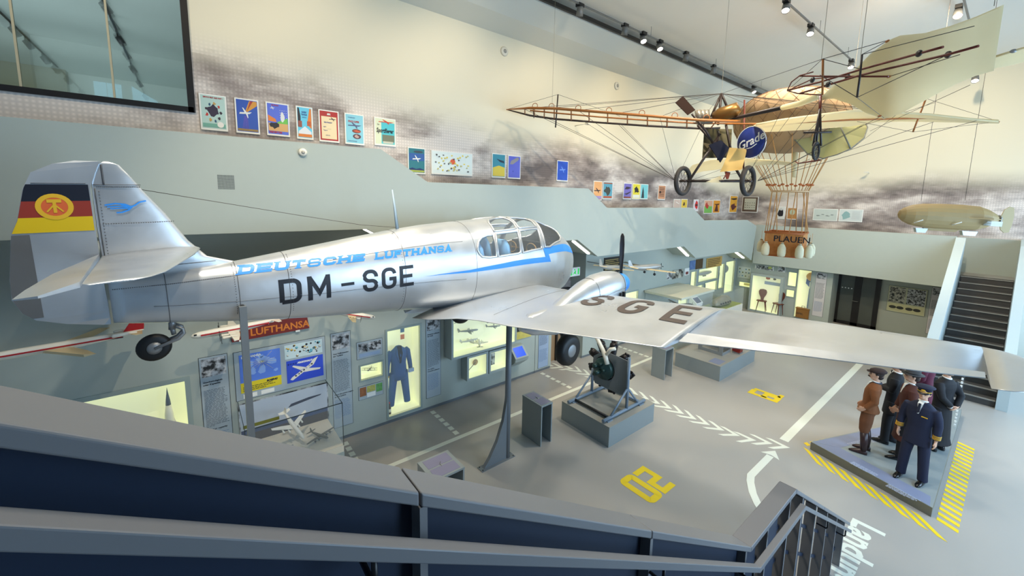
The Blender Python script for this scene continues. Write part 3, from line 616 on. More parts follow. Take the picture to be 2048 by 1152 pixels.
# engine nacelles, spinner, propeller
def nacelle(sg, sc_, full=True):
    S = [(-.60, .15, .15, -.205), (-.64, .20, .20, -.205), (-.74, .24, .26, -.22), (-.95, .27, .31, -.24), (-1.3, .26, .33, -.27), (-1.7, .21, .33, -.34), (-2.05, .17, .30, -.43), (-2.4, .16, .22, -.50), (-2.9, .12, .16, -.44), (-3.12, .03, .03, -.46)]
    rings = []
    for x, w_, h_, zc in S:
        rings.append([Vector((x, -sg*sc_+w_*math.copysign(abs(math.sin(a))**.85, math.sin(a)), zc+h_*math.copysign(abs(math.cos(a))**.85, math.cos(a)))) for a in [2*math.pi*k/28 for k in range(28)]])
    nc = MB().loft(rings).build('nacelle', m_alu, plane)
    q = MB()
    for x in (-.74, -1.5): 
        i = [j for j in range(len(S)-1) if S[j+1][0] <= x <= S[j][0]][0]; t = (x-S[i][0])/(S[i+1][0]-S[i][0]); w_, h_, zc = [S[i][k]+(S[i+1][k]-S[i][k])*t for k in (1, 2, 3)]
        q.tube([Vector((x, -sg*sc_+(w_+.002)*math.copysign(abs(math.sin(a))**.85, math.sin(a)), zc+(h_+.002)*math.copysign(abs(math.cos(a))**.85, math.cos(a)))) for a in [2*math.pi*k/36 for k in range(37)]], .0035, 4, caps=False)
    q.tube([Vector((-.76-.07*k, -sg*(sc_+.287), -.20-.004*k)) for k in range(12)], .003, 4)
    q.build('cowling_seam', m_seam, nc)
    v = MB()
    for k in range(2): v.box(-.86-.11*k, -.82-.11*k, -.30, .012, -.37, -.27, Matrix.Translation((0, -sg*sc_, 0)))
    v.build('cooling_slot', m_dark, nc)
    MX = basis(Vector((-.60, -sg*sc_, -.205)), (0, 0, 1), (0, 1, 0), (1, 0, 0))
    sp_ = MB().lathe([(.165, -.04), (.19, -.03), (.19, .03), (.17, .13), (.12, .22), (.06, .275), (.001, .295)], MX, 24).build('spinner', m_blue, plane)
    pr = MB()
    for d in (1, -1):
        rings = []
        for r_, wd, tk, tw in ((.12, .035, .03, 50), (.25, .055, .022, 40), (.5, .075, .014, 26), (.72, .068, .010, 20), (.86, .05, .007, 16), (.91, .02, .004, 15)):
            c_, s_ = math.cos(math.radians(tw)), math.sin(math.radians(tw))
            rings.append([Vector((-.50+a*s_*1-b_*c_, -sg*sc_+(a*c_+b_*s_)*d, -.205+d*r_)) for a, b_ in [(wd*math.cos(2*math.pi*k/10), tk*math.sin(2*math.pi*k/10)) for k in range(10)]])
        pr.loft(rings)
    Tn = Matrix.Translation((0, 0, 0))
    pr.build('propeller', mat('propeller_black', C(24, 20, 24), .4), plane)
    ex_ = MB(); ex_.tube([(-.72, -sg*(sc_+.1), -.5), (-.62, -sg*(sc_+.1), -.5)], .03, 8).build('air_intake', m_alud, nc)
    # main wheel and leg
    wy = -sg*(sc_-.06); wc = Vector((-1.95, wy, -1.11))
    MY = basis(wc, (1, 0, 0), (0, 0, 1), (0, -sg, 0))
    gr = MB(); gr.tube([(-1.9, wy+sg*.13, -.45), (-1.95, wy+sg*.14, -1.11)], .03, 8); gr.tube([(-1.95, wy+sg*.14, -1.11), wc], .025, 8); gr.tube([(-2.25, wy+sg*.1, -.55), (-1.96, wy+sg*.13, -.9)], .018, 8)
    leg = gr.build('main_gear_leg', m_alud, plane)
    MB().lathe([(.10, -.085), (.2, -.095), (.255, -.06), (.27, 0), (.255, .06), (.2, .095), (.10, .085)], MY, 28).build('tyre', m_black, leg)
    MB().lathe([(.001, -.09), (.105, -.088), (.108, .088), (.09, .095), (.001, .10)], MY, 24).build('wheel_hub', m_alud, leg)
nacelle(1, 1.68); nacelle(-1, 1.36)
# tail wheel with fork
TW = Vector((-6.90, 0, -.16))
tw = MB(); tw.tube([(-6.73, 0, .12), (-6.74, 0, -.0)], .032, 10); tw.tube([(-6.74, 0, .03), (-6.73, 0, -.06)], .022, 8)
for y in (-.055, .055): tw.tube([(-6.71, y, .04), (-6.655, y, .0), (-6.65, y, -.05), (-6.70, y, -.10), (-6.90, y, -.16)], [.016, .018, .02, .02, .016], 8)
tg = tw.build('tail_gear_fork', m_alud, plane)
MT = basis(TW, (1, 0, 0), (0, 0, 1), (0, -1, 0))
MB().lathe([(.05, -.035), (.11, -.045), (.14, -.025), (.147, 0), (.14, .025), (.11, .045), (.05, .035)], MT, 26).build('tyre', m_black, tg)
MB().lathe([(.001, -.05), (.062, -.046), (.064, .046), (.03, .055), (.001, .06)], MT, 18).build('wheel_hub', m_alud, tg)
# aerial mast and wire
ms = MB().loft([[Vector((x+a*w_, b_*w_*.4, z)) for a, b_ in ((1, 0), (0, 1), (-1, 0), (0, -1))] for x, z, w_ in ((-4.05, .86, .03), (-4.08, 1.2, .022), (-4.11, 1.49, .012))]).build('aerial_mast', mat('aerial_mast_paint', C(176, 196, 208), .5), plane)
MB().tube([(-6.84, 0, 1.49), (-6.3, 0, 1.37), (-5.4, 0, 1.17), (-4.6, 0, 1.0), (-4.07, 0, .93)], .003, 4).build('aerial_wire', m_wire, ms)
# cabin: floor, seats, dashboard, control wheels
cbn = empty('cabin', None); cbn.parent = plane
m_seat = mat('light_blue_seat_cover', C(120, 178, 225), .7)
m_floorc = mat('cabin_dark_lining', C(46, 44, 44), .8)
bx('cabin_floor', -3.1, -.75, -.5, .5, -.12, -.08, m_floorc, cbn)
def seat(x, y, m_):
    M = Matrix.Translation((x, y, 0)); b = MB()
    b.box(-.2, .25, -.21, .21, -.08, .1, M)
    b.loft([[M @ Vector((-.22-.16*z+t, y_*w_, z)) for t, y_ in ((0, -1), (.09, -.9), (.09, .9), (0, 1))] for z, w_ in ((.08, .2), (.35, .22), (.52, .2), (.62, .12))])
    return b.build('seat', m_, cbn)
for y in (-.27, .27): seat(-1.95, y, m_seat); seat(-2.55, y, m_seat)
MB().box(-1.2, -1.08, -.5, .5, .1, .47).box(-1.1, -.85, -.42, .42, .3, .42).build('instrument_panel', m_floorc, cbn)
for y in (-.27, .27):
    b = MB(); b.tube([Vector((-1.42, y+.13*math.cos(a), .36+.11*math.sin(a))) for a in [math.pi*2*k/16 for k in range(16)]], .013, 6, closed=True); b.tube([(-1.42, y, .36), (-1.15, y, .3)], .015, 6)
    b.build('control_wheel', mat('control_wheel_tan', C(176, 140, 84), .5), cbn)
# ------------------------------------------------------------------ stands carrying the aircraft
sup = empty('aircraft_support', Vector((4.42, 5.53, 0)), label='grey steel column with curved fin foot under the aircraft wing root', cat='support column')
b = MB(); b.tube([(0, 0, .0), (0, 0, 2.95)], .055, 16)
b.build('column', m_steel, sup)
MB().prism([(-.0, .012), (-.55, .012), (-.42, .16), (-.26, .42), (-.12, .78), (-.05, 1.15), (-.02, 1.5), (0, 1.5)], 'Y', -.035, .035).build('curved_fin', m_steel, sup)
MB().box(-.62, .14, -.08, .08, 0, .014).build('foot_plate', m_steel, sup)
for x in (-.59, .11):
    for y in (-.055, .055): MB().tube([(x, y, .012), (x, y, .028)], .01, 8).build('bolt', m_dark, sup)
tp_ = plane.matrix_world @ Vector((-6.13, -.27, .17))
s2 = empty('aircraft_support', Vector((tp_.x, tp_.y, 0)), label='slim grey flat-steel post holding the rear fuselage of the aircraft', cat='support column')
MB().box(-.035, .035, -.045, .045, 0, tp_.z+.02).build('column', m_steel, s2)
MB().tube([(0, .02, tp_.z), (0, .13, tp_.z)], .03, 12).build('pin', m_dark, s2)
MB().box(-.15, .15, -.1, .1, 0, .014).build('foot_plate', m_steel, s2)
# ================================================================== exhibit walls, display cases and panels
YE, XE = 7.95, 19.9
LB = lambda u, v, d=YE: basis((u, d-.002, v), (1, 0, 0), (0, 0, 1), (0, -1, 0))        # long wall frame: x right, y up, z into the room
FB = lambda u, v, d=XE: basis((d-.002, -u, v), (0, -1, 0), (0, 0, 1), (-1, 0, 0))      # far wall frame (u = -Y)
def uv(px, py, far=0, d=None):
    if far: p = at(px, py, 'X', d or XE); return (-p.y, p.z)
    p = at(px, py, 'Y', d or YE); return (p.x, p.z)
def rect(a, b, far=0, d=None):
    (u0, v1), (u1, v0) = uv(*a, far, d), uv(*b, far, d); return u0, u1, v0, v1
HOLES, FHOLES = [], []
def frame_mb(w, h, t, z0, z1, b=None):
    b = b or MB(); b.box(-t, w+t, -t, 0, z0, z1); b.box(-t, w+t, h, h+t, z0, z1); b.box(-t, 0, 0, h, z0, z1); b.box(w, w+t, 0, h, z0, z1); return b
m_glassf = mat('display_glass', (.9, .97, .95), .02, alpha=.07, spec=.7)
m_fr = mat('grey_green_frame', C(150, 164, 160), .4)
m_gap = mat('dark_joint', C(60, 66, 66), .7)  # dark grey lines round boards and panels
def joint(w, h, parent, z=.002, t=.008):
    b = MB(); b.box(0, w, -t, 0, 0, z); b.box(0, w, h, h+t, 0, z); b.box(-t, 0, -t, h+t, 0, z); b.box(w, w+t, -t, h+t, 0, z); return b.build('joint', m_gap, parent)
def case(name, a, b, label, cat='display case', far=0, d=None, depth=.34, t=.035, proud=0, glow=None, hole=True, rc=None, group=None):
    u0, u1, v0, v1 = rc or rect(a, b, far, d); w_, h_ = u1-u0, v1-v0; dd = d or (XE if far else YE)
    if hole: (FHOLES if far else HOLES).append((u0-.0, u1+.0, v0-.0, v1+.0))
    root = empty(name, (FB if far else LB)(u0, v0, dd), label=label, cat=cat, group=group)
    frame_mb(w_, h_, t, .0, .012+proud).build('frame', m_fr, root)
    L_ = MB(); e = .004
    L_.box(0, w_, 0, h_, -depth-.02, -depth); L_.box(-e, 0, 0, h_, -depth, .0+proud); L_.box(w_, w_+e, 0, h_, -depth, 0+proud); L_.box(0, w_, -e, 0, -depth, 0+proud); L_.box(0, w_, h_, h_+e, -depth, proud)
    L_.build('lining', glow or m_case, root)
    MB().box(.002, w_-.002, .002, h_-.002, proud, .004+proud).build('glass', m_glassf, root)
    return root, w_, h_
def rough_lines(b, x, y, w_, h_, n, t=.35, z=.003, sh=0):
    for i in range(n):
        yy = y+h_-(i+.5)*h_/n; xx = x; end = x+w_*(random.uniform(.3, .8) if i == n-1 else random.uniform(.86, 1))
        while xx < end-.01:
            l = min(random.uniform(.02, .07), end-xx); b.box(xx, xx+l, yy-h_/n*t/2, yy+h_/n*t/2, z-.001, z); xx += l+.009
m_pp = mat('panel_print_face', C(168, 180, 186), .5); m_pb = mat('panel_blue_grey_face', C(158, 178, 205), .5)
def photo_mat(name, sc_=9, warm=0):
    if name in MAT: return MAT[name]
    M = mat(name, (.5, .5, .5), .45); nt = M.node_tree; N = nt.nodes; L = nt.links
    tc = N.new('ShaderNodeTexCoord'); n = N.new('ShaderNodeTexNoise'); n.inputs['Scale'].default_value = sc_; n.inputs['Detail'].default_value = 5; n.inputs['Roughness'].default_value = .65
    cr = N.new('ShaderNodeValToRGB'); cr.color_ramp.elements[0].position = .42; cr.color_ramp.elements[1].position = .58
    cr.color_ramp.elements[0].color = (.02, .02, .02, 1); cr.color_ramp.elements[1].color = ((.62, .6, .5, 1) if warm else (.6, .61, .62, 1))
    L.new(tc.outputs['Object'], n.inputs['Vector']); L.new(n.outputs['Fac'], cr.inputs['Fac']); L.new(cr.outputs['Color'], N['Principled BSDF'].inputs['Base Color']); return M
m_ph = photo_mat('black_and_white_photograph', 7); m_ph2 = photo_mat('black_and_white_photograph_fine', 14); m_ph3 = photo_mat('sepia_engraving', 12, 1)
def textpanel(a, b, label, head, sub, rc=None, far=0, d=None, photo=True, face=None, hl=.28):
    u0, u1, v0, v1 = rc or rect(a, b, far, d); w_, h_ = u1-u0, v1-v0
    r = empty('text_panel', (FB if far else LB)(u0, v0, d or (XE if far else YE)), label=label, cat='text panel')
    MB().box(0, w_, 0, h_, 0, .006).build('board', face or m_pp, r); joint(w_, h_, r)
    y = h_-.02
    if photo:
        ph = w_*.82 if not far else w_*.6; MB().box(w_*.06, w_*.94, h_-.03-ph, h_-.03, .006, .008).build('photograph', m_ph, r); y = h_-.03-ph-.1
    s = w_*.105
    for i, l in enumerate(head): text('heading', l, s, m_ptext, r, w_*.08, y-i*s*1.15, .008, off=.001)
    y2 = y-len(head)*s*1.15-.03; b1 = MB(); hh = (y2-.08)*.5
    rough_lines(b1, w_*.08, y2-hh, w_*.84, hh, max(6, int(hh/.022)), z=.008); b1.build('print', mat('body_print_grey', C(92, 100, 108), .6), r, kind='stuff')
    y3 = y2-hh-.06
    for i, l in enumerate(sub): text('heading', l, s, m_ptext, r, w_*.08, y3-i*s*1.15, .008, off=.0006)
    y4 = y3-len(sub)*s*1.15-.01; b2 = MB(); hh = (y4-.05)*.75
    if hh > .05: rough_lines(b2, w_*.08, y4-hh, w_*.84, hh, max(5, int(hh/.022)), z=.008); b2.build('print', mat('body_print_blue', C(120, 142, 175), .6), r, kind='stuff')
    return r
# small aeroplane models ------------------------------------------------------
def mini(name, M, L_, span, col, label, cat='model aircraft', group=None, eng=2, sweep=0, tail=.16, body=.055, jet=0, wcol=None, gear=False, dih=.03, parts=True, bip=0, stand=0, stripe=None, kfin=1.0, wchord=.16, lowwing=0, prop=m_dark if 0 else None):
    """model aeroplane: nose to +x, length L_, built about its wing root"""
    r = empty(name, M, label=label, cat=cat, group=group); R_ = body*L_
    b = MB(); b.tube([(.5*L_, 0, 0), (.48*L_, 0, 0), (.42*L_, 0, 0), (.25*L_, 0, 0), (-.1*L_, 0, 0), (-.35*L_, 0, R_*.3), (-.5*L_, 0, R_*.7)], [R_*.15, R_*.55, R_*.85, R_, R_, R_*.6, R_*.12], 10)
    b.build('fuselage', col, r)
    wz = -R_*.6 if not bip else R_*1.3
    def wingmb(z, sg, c0=wchord, sp=span/2):
        q = MB(); x0 = .12*L_
        S = [(0, x0, x0-c0*L_), (.55, x0-.55*sweep*L_, x0-.55*sweep*L_-c0*.75*L_), (1, x0-sweep*L_, x0-sweep*L_-c0*.4*L_)]
        q.loft([[Vector((a, sg*t*sp, z+t*dih*span+.012*L_)), Vector((b_, sg*t*sp, z+t*dih*span)), Vector((a, sg*t*sp, z+t*dih*span-.008*L_))] for t, a, b_ in S], sm=False); return q
    for sg in (1, -1): wingmb(wz, sg).build('wing', wcol or col, r)
    if bip:
        for sg in (1, -1): wingmb(-R_*1.6, sg).build('wing', wcol or col, r)
        q = MB()
        for sg in (1, -1):
            for xx in (.1, .0): q.tube([(xx*L_, sg*span*.32, wz), (xx*L_, sg*span*.32, -R_*1.6)], .004*L_+.001, 5)
        q.build('wing_strut', m_dark, r)
    q = MB()
    for sg in (1, -1): q.loft([[Vector((-.38*L_, 0, R_*.6)), Vector((-.49*L_, 0, R_*.6)), Vector((-.43*L_, 0, R_*.45))], [Vector((-.43*L_, sg*tail*span, R_*.6+.01*L_)), Vector((-.5*L_, sg*tail*span, R_*.6)), Vector((-.46*L_, sg*tail*span, R_*.5))]], sm=False)
    q.build('tailplane', wcol or col, r)
    MB().loft([[Vector((-.36*L_, .006*L_, R_*.6)), Vector((-.5*L_, 0, R_*.6)), Vector((-.36*L_, -.006*L_, R_*.6))], [Vector((-.46*L_, .003*L_, R_*.6+.15*L_*kfin)), Vector((-.52*L_, 0, R_*.6+.15*L_*kfin)), Vector((-.46*L_, -.003*L_, R_*.6+.15*L_*kfin))]], sm=False).build('tail_fin', stripe or col, r)
    ys = {0: [], 1: [0], 2: [.16*span, -.16*span], 3: [0, .16*span, -.16*span], 4: [.14*span, -.14*span, .27*span, -.27*span]}[eng]
    for y in ys:
        xx = .15*L_-abs(y)/(span/2)*sweep*L_; z = wz+abs(y)*dih*2 if y else 0
        if y: MB().tube([(xx+.06*L_, y, z-(.035*L_ if jet else 0)), (xx+.05*L_, y, z-(.035*L_ if jet else 0)), (xx-.1*L_, y, z-(.03*L_ if jet else 0))], [R_*.3, R_*.45, R_*.2], 8).build('engine', col, r)
        if not jet:
            xp = xx+.068*L_ if y else .51*L_
            q = MB(); q.box(xp, xp+.006*L_, y-.006*L_, y+.006*L_, z-.07*L_, z+.07*L_); q.box(xp, xp+.006*L_, y-.07*L_, y+.07*L_, z-.006*L_, z+.006*L_); q.build('propeller', m_dark, r)
    if gear:
        for sg in (1, -1):
            q = MB(); y = sg*.1*span; q.tube([(.14*L_, y, wz), (.15*L_, y, wz-.09*L_)], .006*L_, 5); q.lathe([(.001, -.012*L_), (.03*L_, -.012*L_), (.03*L_, .012*L_), (.001, .012*L_)], basis(Vector((.15*L_, y, wz-.1*L_)), (1, 0, 0), (0, 0, 1), (0, -1, 0)), 12); q.build('wheel', m_black, r)
    if stripe:
        MB().box(-.36*L_, .40*L_, -R_*1.02, R_*1.02, -.12*R_, .22*R_).build('stripe', stripe, r)
        MB().box(.44*L_, .47*L_, -R_*.75, R_*.75, .2*R_, .5*R_).build('cockpit_window', m_dark, r)
    if stand: MB().tube([(0, 0, -R_), (0, 0, -R_-stand)], .006, 6).build('stand', m_alud, r)
    return r
def pose(p, head, pitch=0, roll=0):  # world frame with nose along heading (deg from +X)
    return Matrix.Translation(p) @ Matrix.Rotation(math.radians(head), 4, 'Z') @ Matrix.Rotation(-math.radians(pitch), 4, 'Y') @ Matrix.Rotation(math.radians(roll), 4, 'X')
m_msil = mat('model_silver', C(176, 178, 176), .35, metal=.5); m_mw = mat('model_white', C(232, 228, 214), .45); m_mr = mat('model_red', C(176, 28, 34), .45); m_mc = mat('model_cream', C(218, 200, 158), .5)
m_mo = mat('model_olive_grey', C(120, 116, 100), .5)
# ---- long wall, first block -------------------------------------------------
q = uv(369, 762)
rk, w_, h_ = case('display_case', None, None, 'large lit white wall case with a pointed rocket-like jet model', rc=(q[0]-2.3, q[0], q[1]-1.35, q[1]), t=.07, depth=.42)
rkm = empty('model_aircraft', LB(uv(335, 845)[0]+.02, q[1]-1.3, 8.12), label='white needle-nosed supersonic jet model standing upright in the large lit case', cat='model aircraft')
MB().lathe([(.05, 0), (.075, .1), (.07, .5), (.055, .75), (.035, .9)], Matrix.Rotation(-math.pi/2, 4, 'X'), 14).build('fuselage', m_mw, rkm)
MB().lathe([(.035, .9), (.028, .98), (.014, 1.08), (.001, 1.19)], Matrix.Rotation(-math.pi/2, 4, 'X'), 14).build('nose_cone', mat('model_dark_blue', C(40, 60, 90), .4), rkm)
MB().slab([(-.24, .0, 0), (.24, .0, 0), (.15, .3, 0), (.05, .7, 0), (-.05, .7, 0), (-.15, .3, 0)], (0, 0, 1), .015).build('delta_wing', m_mw, rkm)
textpanel((396.7, 717), None, 'narrow grey text panel with runway photograph beside the large lit case', ['Geschwindigkeit', 'oder Kapazit\u00e4t'], ['Speed or capacity'], rc=(-.03, .34, .3, 2.235))
# map panel ---------------------------------------------------------------
mp = empty('poster_board', LB(.43, 1.36), label='wide wall panel of four airline prints with blue world map and blue propliner poster', cat='poster panel')
W_, H_ = 1.43, .86
MB().box(0, W_, 0, H_, 0, .006).build('board', m_pp, mp); joint(W_, H_, mp)
m_mapb = mat('map_blue', C(92, 132, 226), .5); m_land = mat('map_pale_blue', C(140, 176, 240), .5); m_yel = mat('poster_yellow', C(226, 205, 40), .5); m_roy = mat('poster_royal_blue', C(50, 80, 205), .5)
def sheet(root, name, x0, x1, y0, y1, mt, z=.01): return MB().box(x0, x1, y0, y1, .004, z).build(name, mt, root)
g = rect((481, 700), (557, 741)); g = (g[0]-.43, g[1]-.43, g[2]-1.36, g[3]-1.36)
x0, x1, yt = .07, .68, .80
pm = sheet(mp, 'world_map_poster', x0, x1, .30, yt, m_mapb); MB().box(x0, x1, .12, .30, .004, .0102).build('poster_foot', m_yel, pm)
b = MB()
for cx, cy, rx_, ry_ in ((.2, .62, .09, .07), (.26, .47, .05, .08), (.42, .66, .12, .06), (.40, .48, .07, .09), (.56, .6, .09, .06), (.6, .42, .04, .03), (.38, .72, .05, .03)):
    b.poly([(cx+rx_*random.uniform(.6, 1.15)*math.cos(t), cy+ry_*random.uniform(.6, 1.15)*math.sin(t), .0115) for t in [2*math.pi*k/14 for k in range(14)]])
b.build('continents', m_land, pm, kind='stuff')
b = MB()
for k in range(16):
    a = 2*math.pi*k/16+.2; l = random.uniform(.12, .3); b.tube([(.40, .62, .012), (max(x0+.01, min(x1-.01, .40+l*math.cos(a))), max(.32, min(yt-.02, .62+l*.7*math.sin(a))), .012)], .0018, 4)
b.build('route_lines', mat('route_cream', C(232, 224, 170), .5), pm)
text('lettering', 'LUFTHANSA', .052, m_whitep, pm, .1, .735, .0115, off=.002); text('lettering', 'BOEING', .045, m_ptext, pm, .45, .235, .0115, off=.003, shear=.3)
b = MB(); rough_lines(b, .1, .14, .5, .09, 3, z=.0118); b.build('print', m_ptext, pm, kind='stuff')
ps = sheet(mp, 'collage_poster', .75, 1.38, .56, .82, mat('pale_print', C(206, 226, 228), .5))
random.seed(3)
for k, cc in enumerate((C(226, 190, 90), C(40, 40, 44), C(120, 200, 220), C(238, 236, 224))):
    b = MB()
    for j in range(9): cx, cy = random.uniform(.78, 1.35), random.uniform(.585, .795); b.lathe([(.001, 0), (random.uniform(.012, .024), 0), (.001, .0006)], Matrix.Translation((cx, cy, .0105+k*.0007)), 10)
    b.build('printed_spot', mat('print_spot_%s' % 'abcd'[k], cc, .5), ps, kind='stuff')
pa = sheet(mp, 'propliner_poster', .77, 1.385, .1, .52, m_roy)
text('lettering', 'B O A C', .04, mat('print_dark_blue', C(24, 40, 120), .5), pa, .79, .44, .0115, off=.002); text('lettering', 'ARGONAUT', .045, m_whitep, pa, .95, .44, .0115, off=.003)
b = MB(); b.poly([(.82, .16, .0115), (.86, .14, .0115), (1.22, .36, .0115), (1.30, .50, .0115), (1.22, .47, .0115), (1.15, .38, .0115), (.85, .2, .0115)]); b.poly([(1.0, .3, .0114), (.86, .40, .0114), (.88, .42, .0114), (1.08, .34, .0114)]); b.poly([(1.05, .25, .0114), (1.32, .24, .0114), (1.34, .27, .0114), (1.12, .31, .0114)]); b.build('airliner_drawing', m_mw, pa)
b = MB()
for k in range(7): cx, cy = .9+.045*k, .2+.027*k; b.box(cx, cx+.032, cy, cy+.03, .011, .0122)
b.build('cabin_drawing', m_ph2, pa)
for x_ in (.1, .36): sheet(mp, 'caption_label', x_, x_+.2, .02, .09, m_whitep)
# ---- glass vitrine with three models
vt = empty('glass_vitrine', LB(.44, .5), label='glass vitrine on white shelf holding three airliner models, airport photo behind', cat='display case')
MB().box(0, 1.44, 0, .8, .0, .01).build('airport_photograph', photo_mat('airport_photograph_grey', 3), vt)
def airport():
    b = MB().box(.02, 1.42, .3, .78, .01, .012).build('photograph_sky', mat('photo_sky_grey', C(196, 204, 214), .5), vt)
    MB().box(.02, 1.42, .22, .3, .01, .0125).build('photograph_apron', mat('photo_dark_blue', C(60, 72, 110), .5), vt)
    MB().box(.02, 1.42, .02, .22, .01, .0125).build('photograph_ground', mat('photo_dark_brown', C(70, 58, 52), .5), vt)
    MB().box(.05, .60, .33, .39, .012, .0135).build('photograph_terminal', mat('photo_olive', C(128, 128, 50), .5), vt)
    MB().slab([(.75, .5, .012), (1.3, .58, .012), (1.32, .6, .012), (1.1, .6, .012), (.8, .56, .012)], (0, 0, 1), .001).build('photograph_aircraft', mat('photo_slate', C(80, 86, 100), .5), vt)
airport()
MB().box(0, 1.41, -.06, .06, .0, 1.07).build('shelf', mat('vitrine_shelf_white', C(226, 218, 198), .5), vt)
MB().box(-.005, 1.415, -.16, -.06, .0, 1.075).build('plinth', m_grey, vt)
b = MB(); b.box(1.405, 1.411, .06, .84, 0, 1.07); b.box(0, 1.411, .06, .84, 1.064, 1.07); b.box(0, .006, .06, .84, 0, 1.07); b.build('glass_pane', m_glassf, vt)
b = MB()
for x_ in (.003, 1.408): b.box(x_-.004, x_+.004, .06, .845, 1.06, 1.074)
b.box(0, 1.412, .835, .845, 1.06, 1.074); b.box(1.404, 1.412, .835, .845, 0, 1.07); b.box(0, .008, .835, .845, 0, 1.07); b.build('glass_edge', mat('dark_glass_edge', C(44, 58, 54), .3), vt)
pv = lambda x, y, z: Vector((.44+x, YE-z, .5+y))
mini('model_aircraft', pose(pv(.74, .40, .50), -62, -38), .62, .66, m_mw, 'white four-jet airliner model diving between two others in the glass vitrine', eng=4, sweep=.28, jet=1, stand=0)
mini('model_aircraft', pose(pv(1.12, .13, .62), -62, 0), .44, .58, m_mo, 'dull metal four-propeller airliner model on the right of the glass vitrine', eng=4, stand=.03)
mini('model_aircraft', pose(pv(.42, .15, .78), -65, 5), .46, .56, m_msil, 'white-topped propeller airliner model at the left of the glass vitrine', eng=4, stand=.03, stripe=m_mw)
# ---- red airline name board
u0, u1, v0, v1 = rect((479, 672), (582, 680)); nb = empty('name_board', LB(.42, 2.42), label='long dark red board with gold crane and LUFTHANSA lettering above the map panel', cat='sign')
MB().slab([(0, 0, .01), (1.18, .02, .01), (1.15, .25, .01), (0, .26, .01)], (0, 0, 1), .03).build('board', mat('oxide_red_board', C(118, 34, 26), .45), nb)
text('lettering', 'LUFTHANSA', .17, mat('gold_letter_paint', C(216, 124, 40), .5), nb, .26, .06, .042, off=.004, sx=.97)
b = MB()
for p, t in (([(.04, .2), (.11, .205), (.15, .19), (.2, .215)], .018), ([(.05, .17), (.12, .175), (.15, .16)], .016), ([(.16, .185), (.12, .14), (.06, .12)], .02)):
    q = []; stroke_poly(p, t, q)
    for quad in q: b.poly([(v.x, v.y, .042) for v in quad])
b.build('crane_emblem', mat('gold_letter_paint', C(216, 124, 40), .5), nb)
b = MB()
for x_, y_ in ((.1, .0), (.55, .25), (.95, .0)): b.box(x_, x_+.07, y_-.01, y_+.02, .03, .045)
b.build('bracket', m_whitep, nb, )
textpanel(None, None, 'narrow grey text panel with crowd-and-aircraft photograph right of the map panel', ['Vom Kolbenmotor', 'zur Turbine'], ['From the piston engine', 'to the turbine'], rc=(1.97, 2.33, .3, 2.235))
# ---- stack of small frames
def smallframe(rc, label, cells, name='picture_display', mt=None, cat='picture panel', far=0, d=None, border=.025):
    u0, u1, v0, v1 = rc; r = empty(name, (FB if far else LB)(u0, v0, d or (XE if far else YE)), label=label, cat=cat); w_, h_ = u1-u0, v1-v0
    MB().box(0, w_, 0, h_, 0, .006).build('board', mt or m_pp, r); joint(w_, h_, r, t=.006)
    for (a, b_, c_, d_, mm, nm) in cells: MB().box(a*w_, b_*w_, c_*h_, d_*h_, .005, .009).build(nm, mm, r)
    return r
smallframe(rect((713, 686), (764.5, 708)), 'small framed panel with two black and white aircraft photographs', [(.06, .42, .38, .9, m_ph, 'photograph'), (.45, .95, .38, .9, m_ph2, 'photograph'), (.08, .9, .1, .3, m_pb, 'caption')])
cb_, w_, h_ = case('display_case', (721, 733), (765, 750), 'small lit wall case with a biplane model', t=.03, depth=.25)
_c = rect((721, 733), (765, 750)); mini('model_aircraft', pose(Vector(((_c[0]+_c[1])/2, YE+.11, (_c[2]+_c[3])/2)), -125, 8), .26, .32, m_mo, 'tiny biplane model inside the small lit wall case', eng=1, bip=1, gear=True)
smallframe(rect((717, 775), (766, 787)), 'small panel with three coloured pictures under the biplane case', [(.04, .3, .25, .92, mat('print_brown', C(150, 96, 60), .5, noise=.5, scale=20), 'picture'), (.33, .68, .45, .92, mat('print_green_yellow', C(190, 186, 100), .5, noise=.4, scale=24), 'picture'), (.71, .97, .3, .92, mat('print_green', C(100, 160, 90), .5, noise=.5, scale=22), 'picture'), (.33, .68, .08, .4, m_whitep, 'caption')])
# ---- uniform case
sc_r, sw, sh = case('display_case', None, None, 'tall lit wall case with a blue airline uniform', rc=(3.08, 3.82, .16, 2.07), t=.045, depth=.4)
un = empty('uniform', LB(3.40, .28, YE+.2), label='blue airline uniform jacket and trousers hanging in the tall lit case', cat='uniform')
m_uni = mat('uniform_blue_wool', C(44, 84, 140), .85, noise=.1, scale=6); m_und = mat('uniform_dark_lining', C(20, 24, 40), .9)
for sg in (-1, 1):
    b = MB(); b.loft([[Vector((sg*(.09+dx)+rx_*math.cos(t), y, rz_*math.sin(t))) for t in [2*math.pi*k/14 for k in range(14)]] for y, dx, rx_, rz_ in ((0, .10, .07, .05), (.03, .10, .075, .055), (.4, .06, .085, .06), (.75, .02, .1, .075))]); b.build('trouser_leg', m_uni, un)
    b = MB(); b.tube([(sg*.17, 1.25, 0), (sg*.21, 1.2, 0), (sg*.255, .95, .01), (sg*.275, .72, .03)], [.05, .062, .05, .045], 12); sl = b.build('sleeve', m_uni, un)
    MB().tube([(sg*.272, .735, .028), (sg*.277, .70, .03)], .049, 12).build('cuff_braid', m_gold, sl)
b = MB(); b.loft([[Vector((rx_*math.copysign(abs(math.cos(t))**.8, math.cos(t)), y, rz_*math.sin(t))) for t in [2*math.pi*k/20 for k in range(20)]] for y, rx_, rz_ in ((.58, .17, .09), (.7, .185, .1), (.95, .165, .1), (1.15, .19, .1), (1.24, .19, .08), (1.29, .12, .06), (1.34, .06, .05))]); b.build('jacket', m_uni, un)
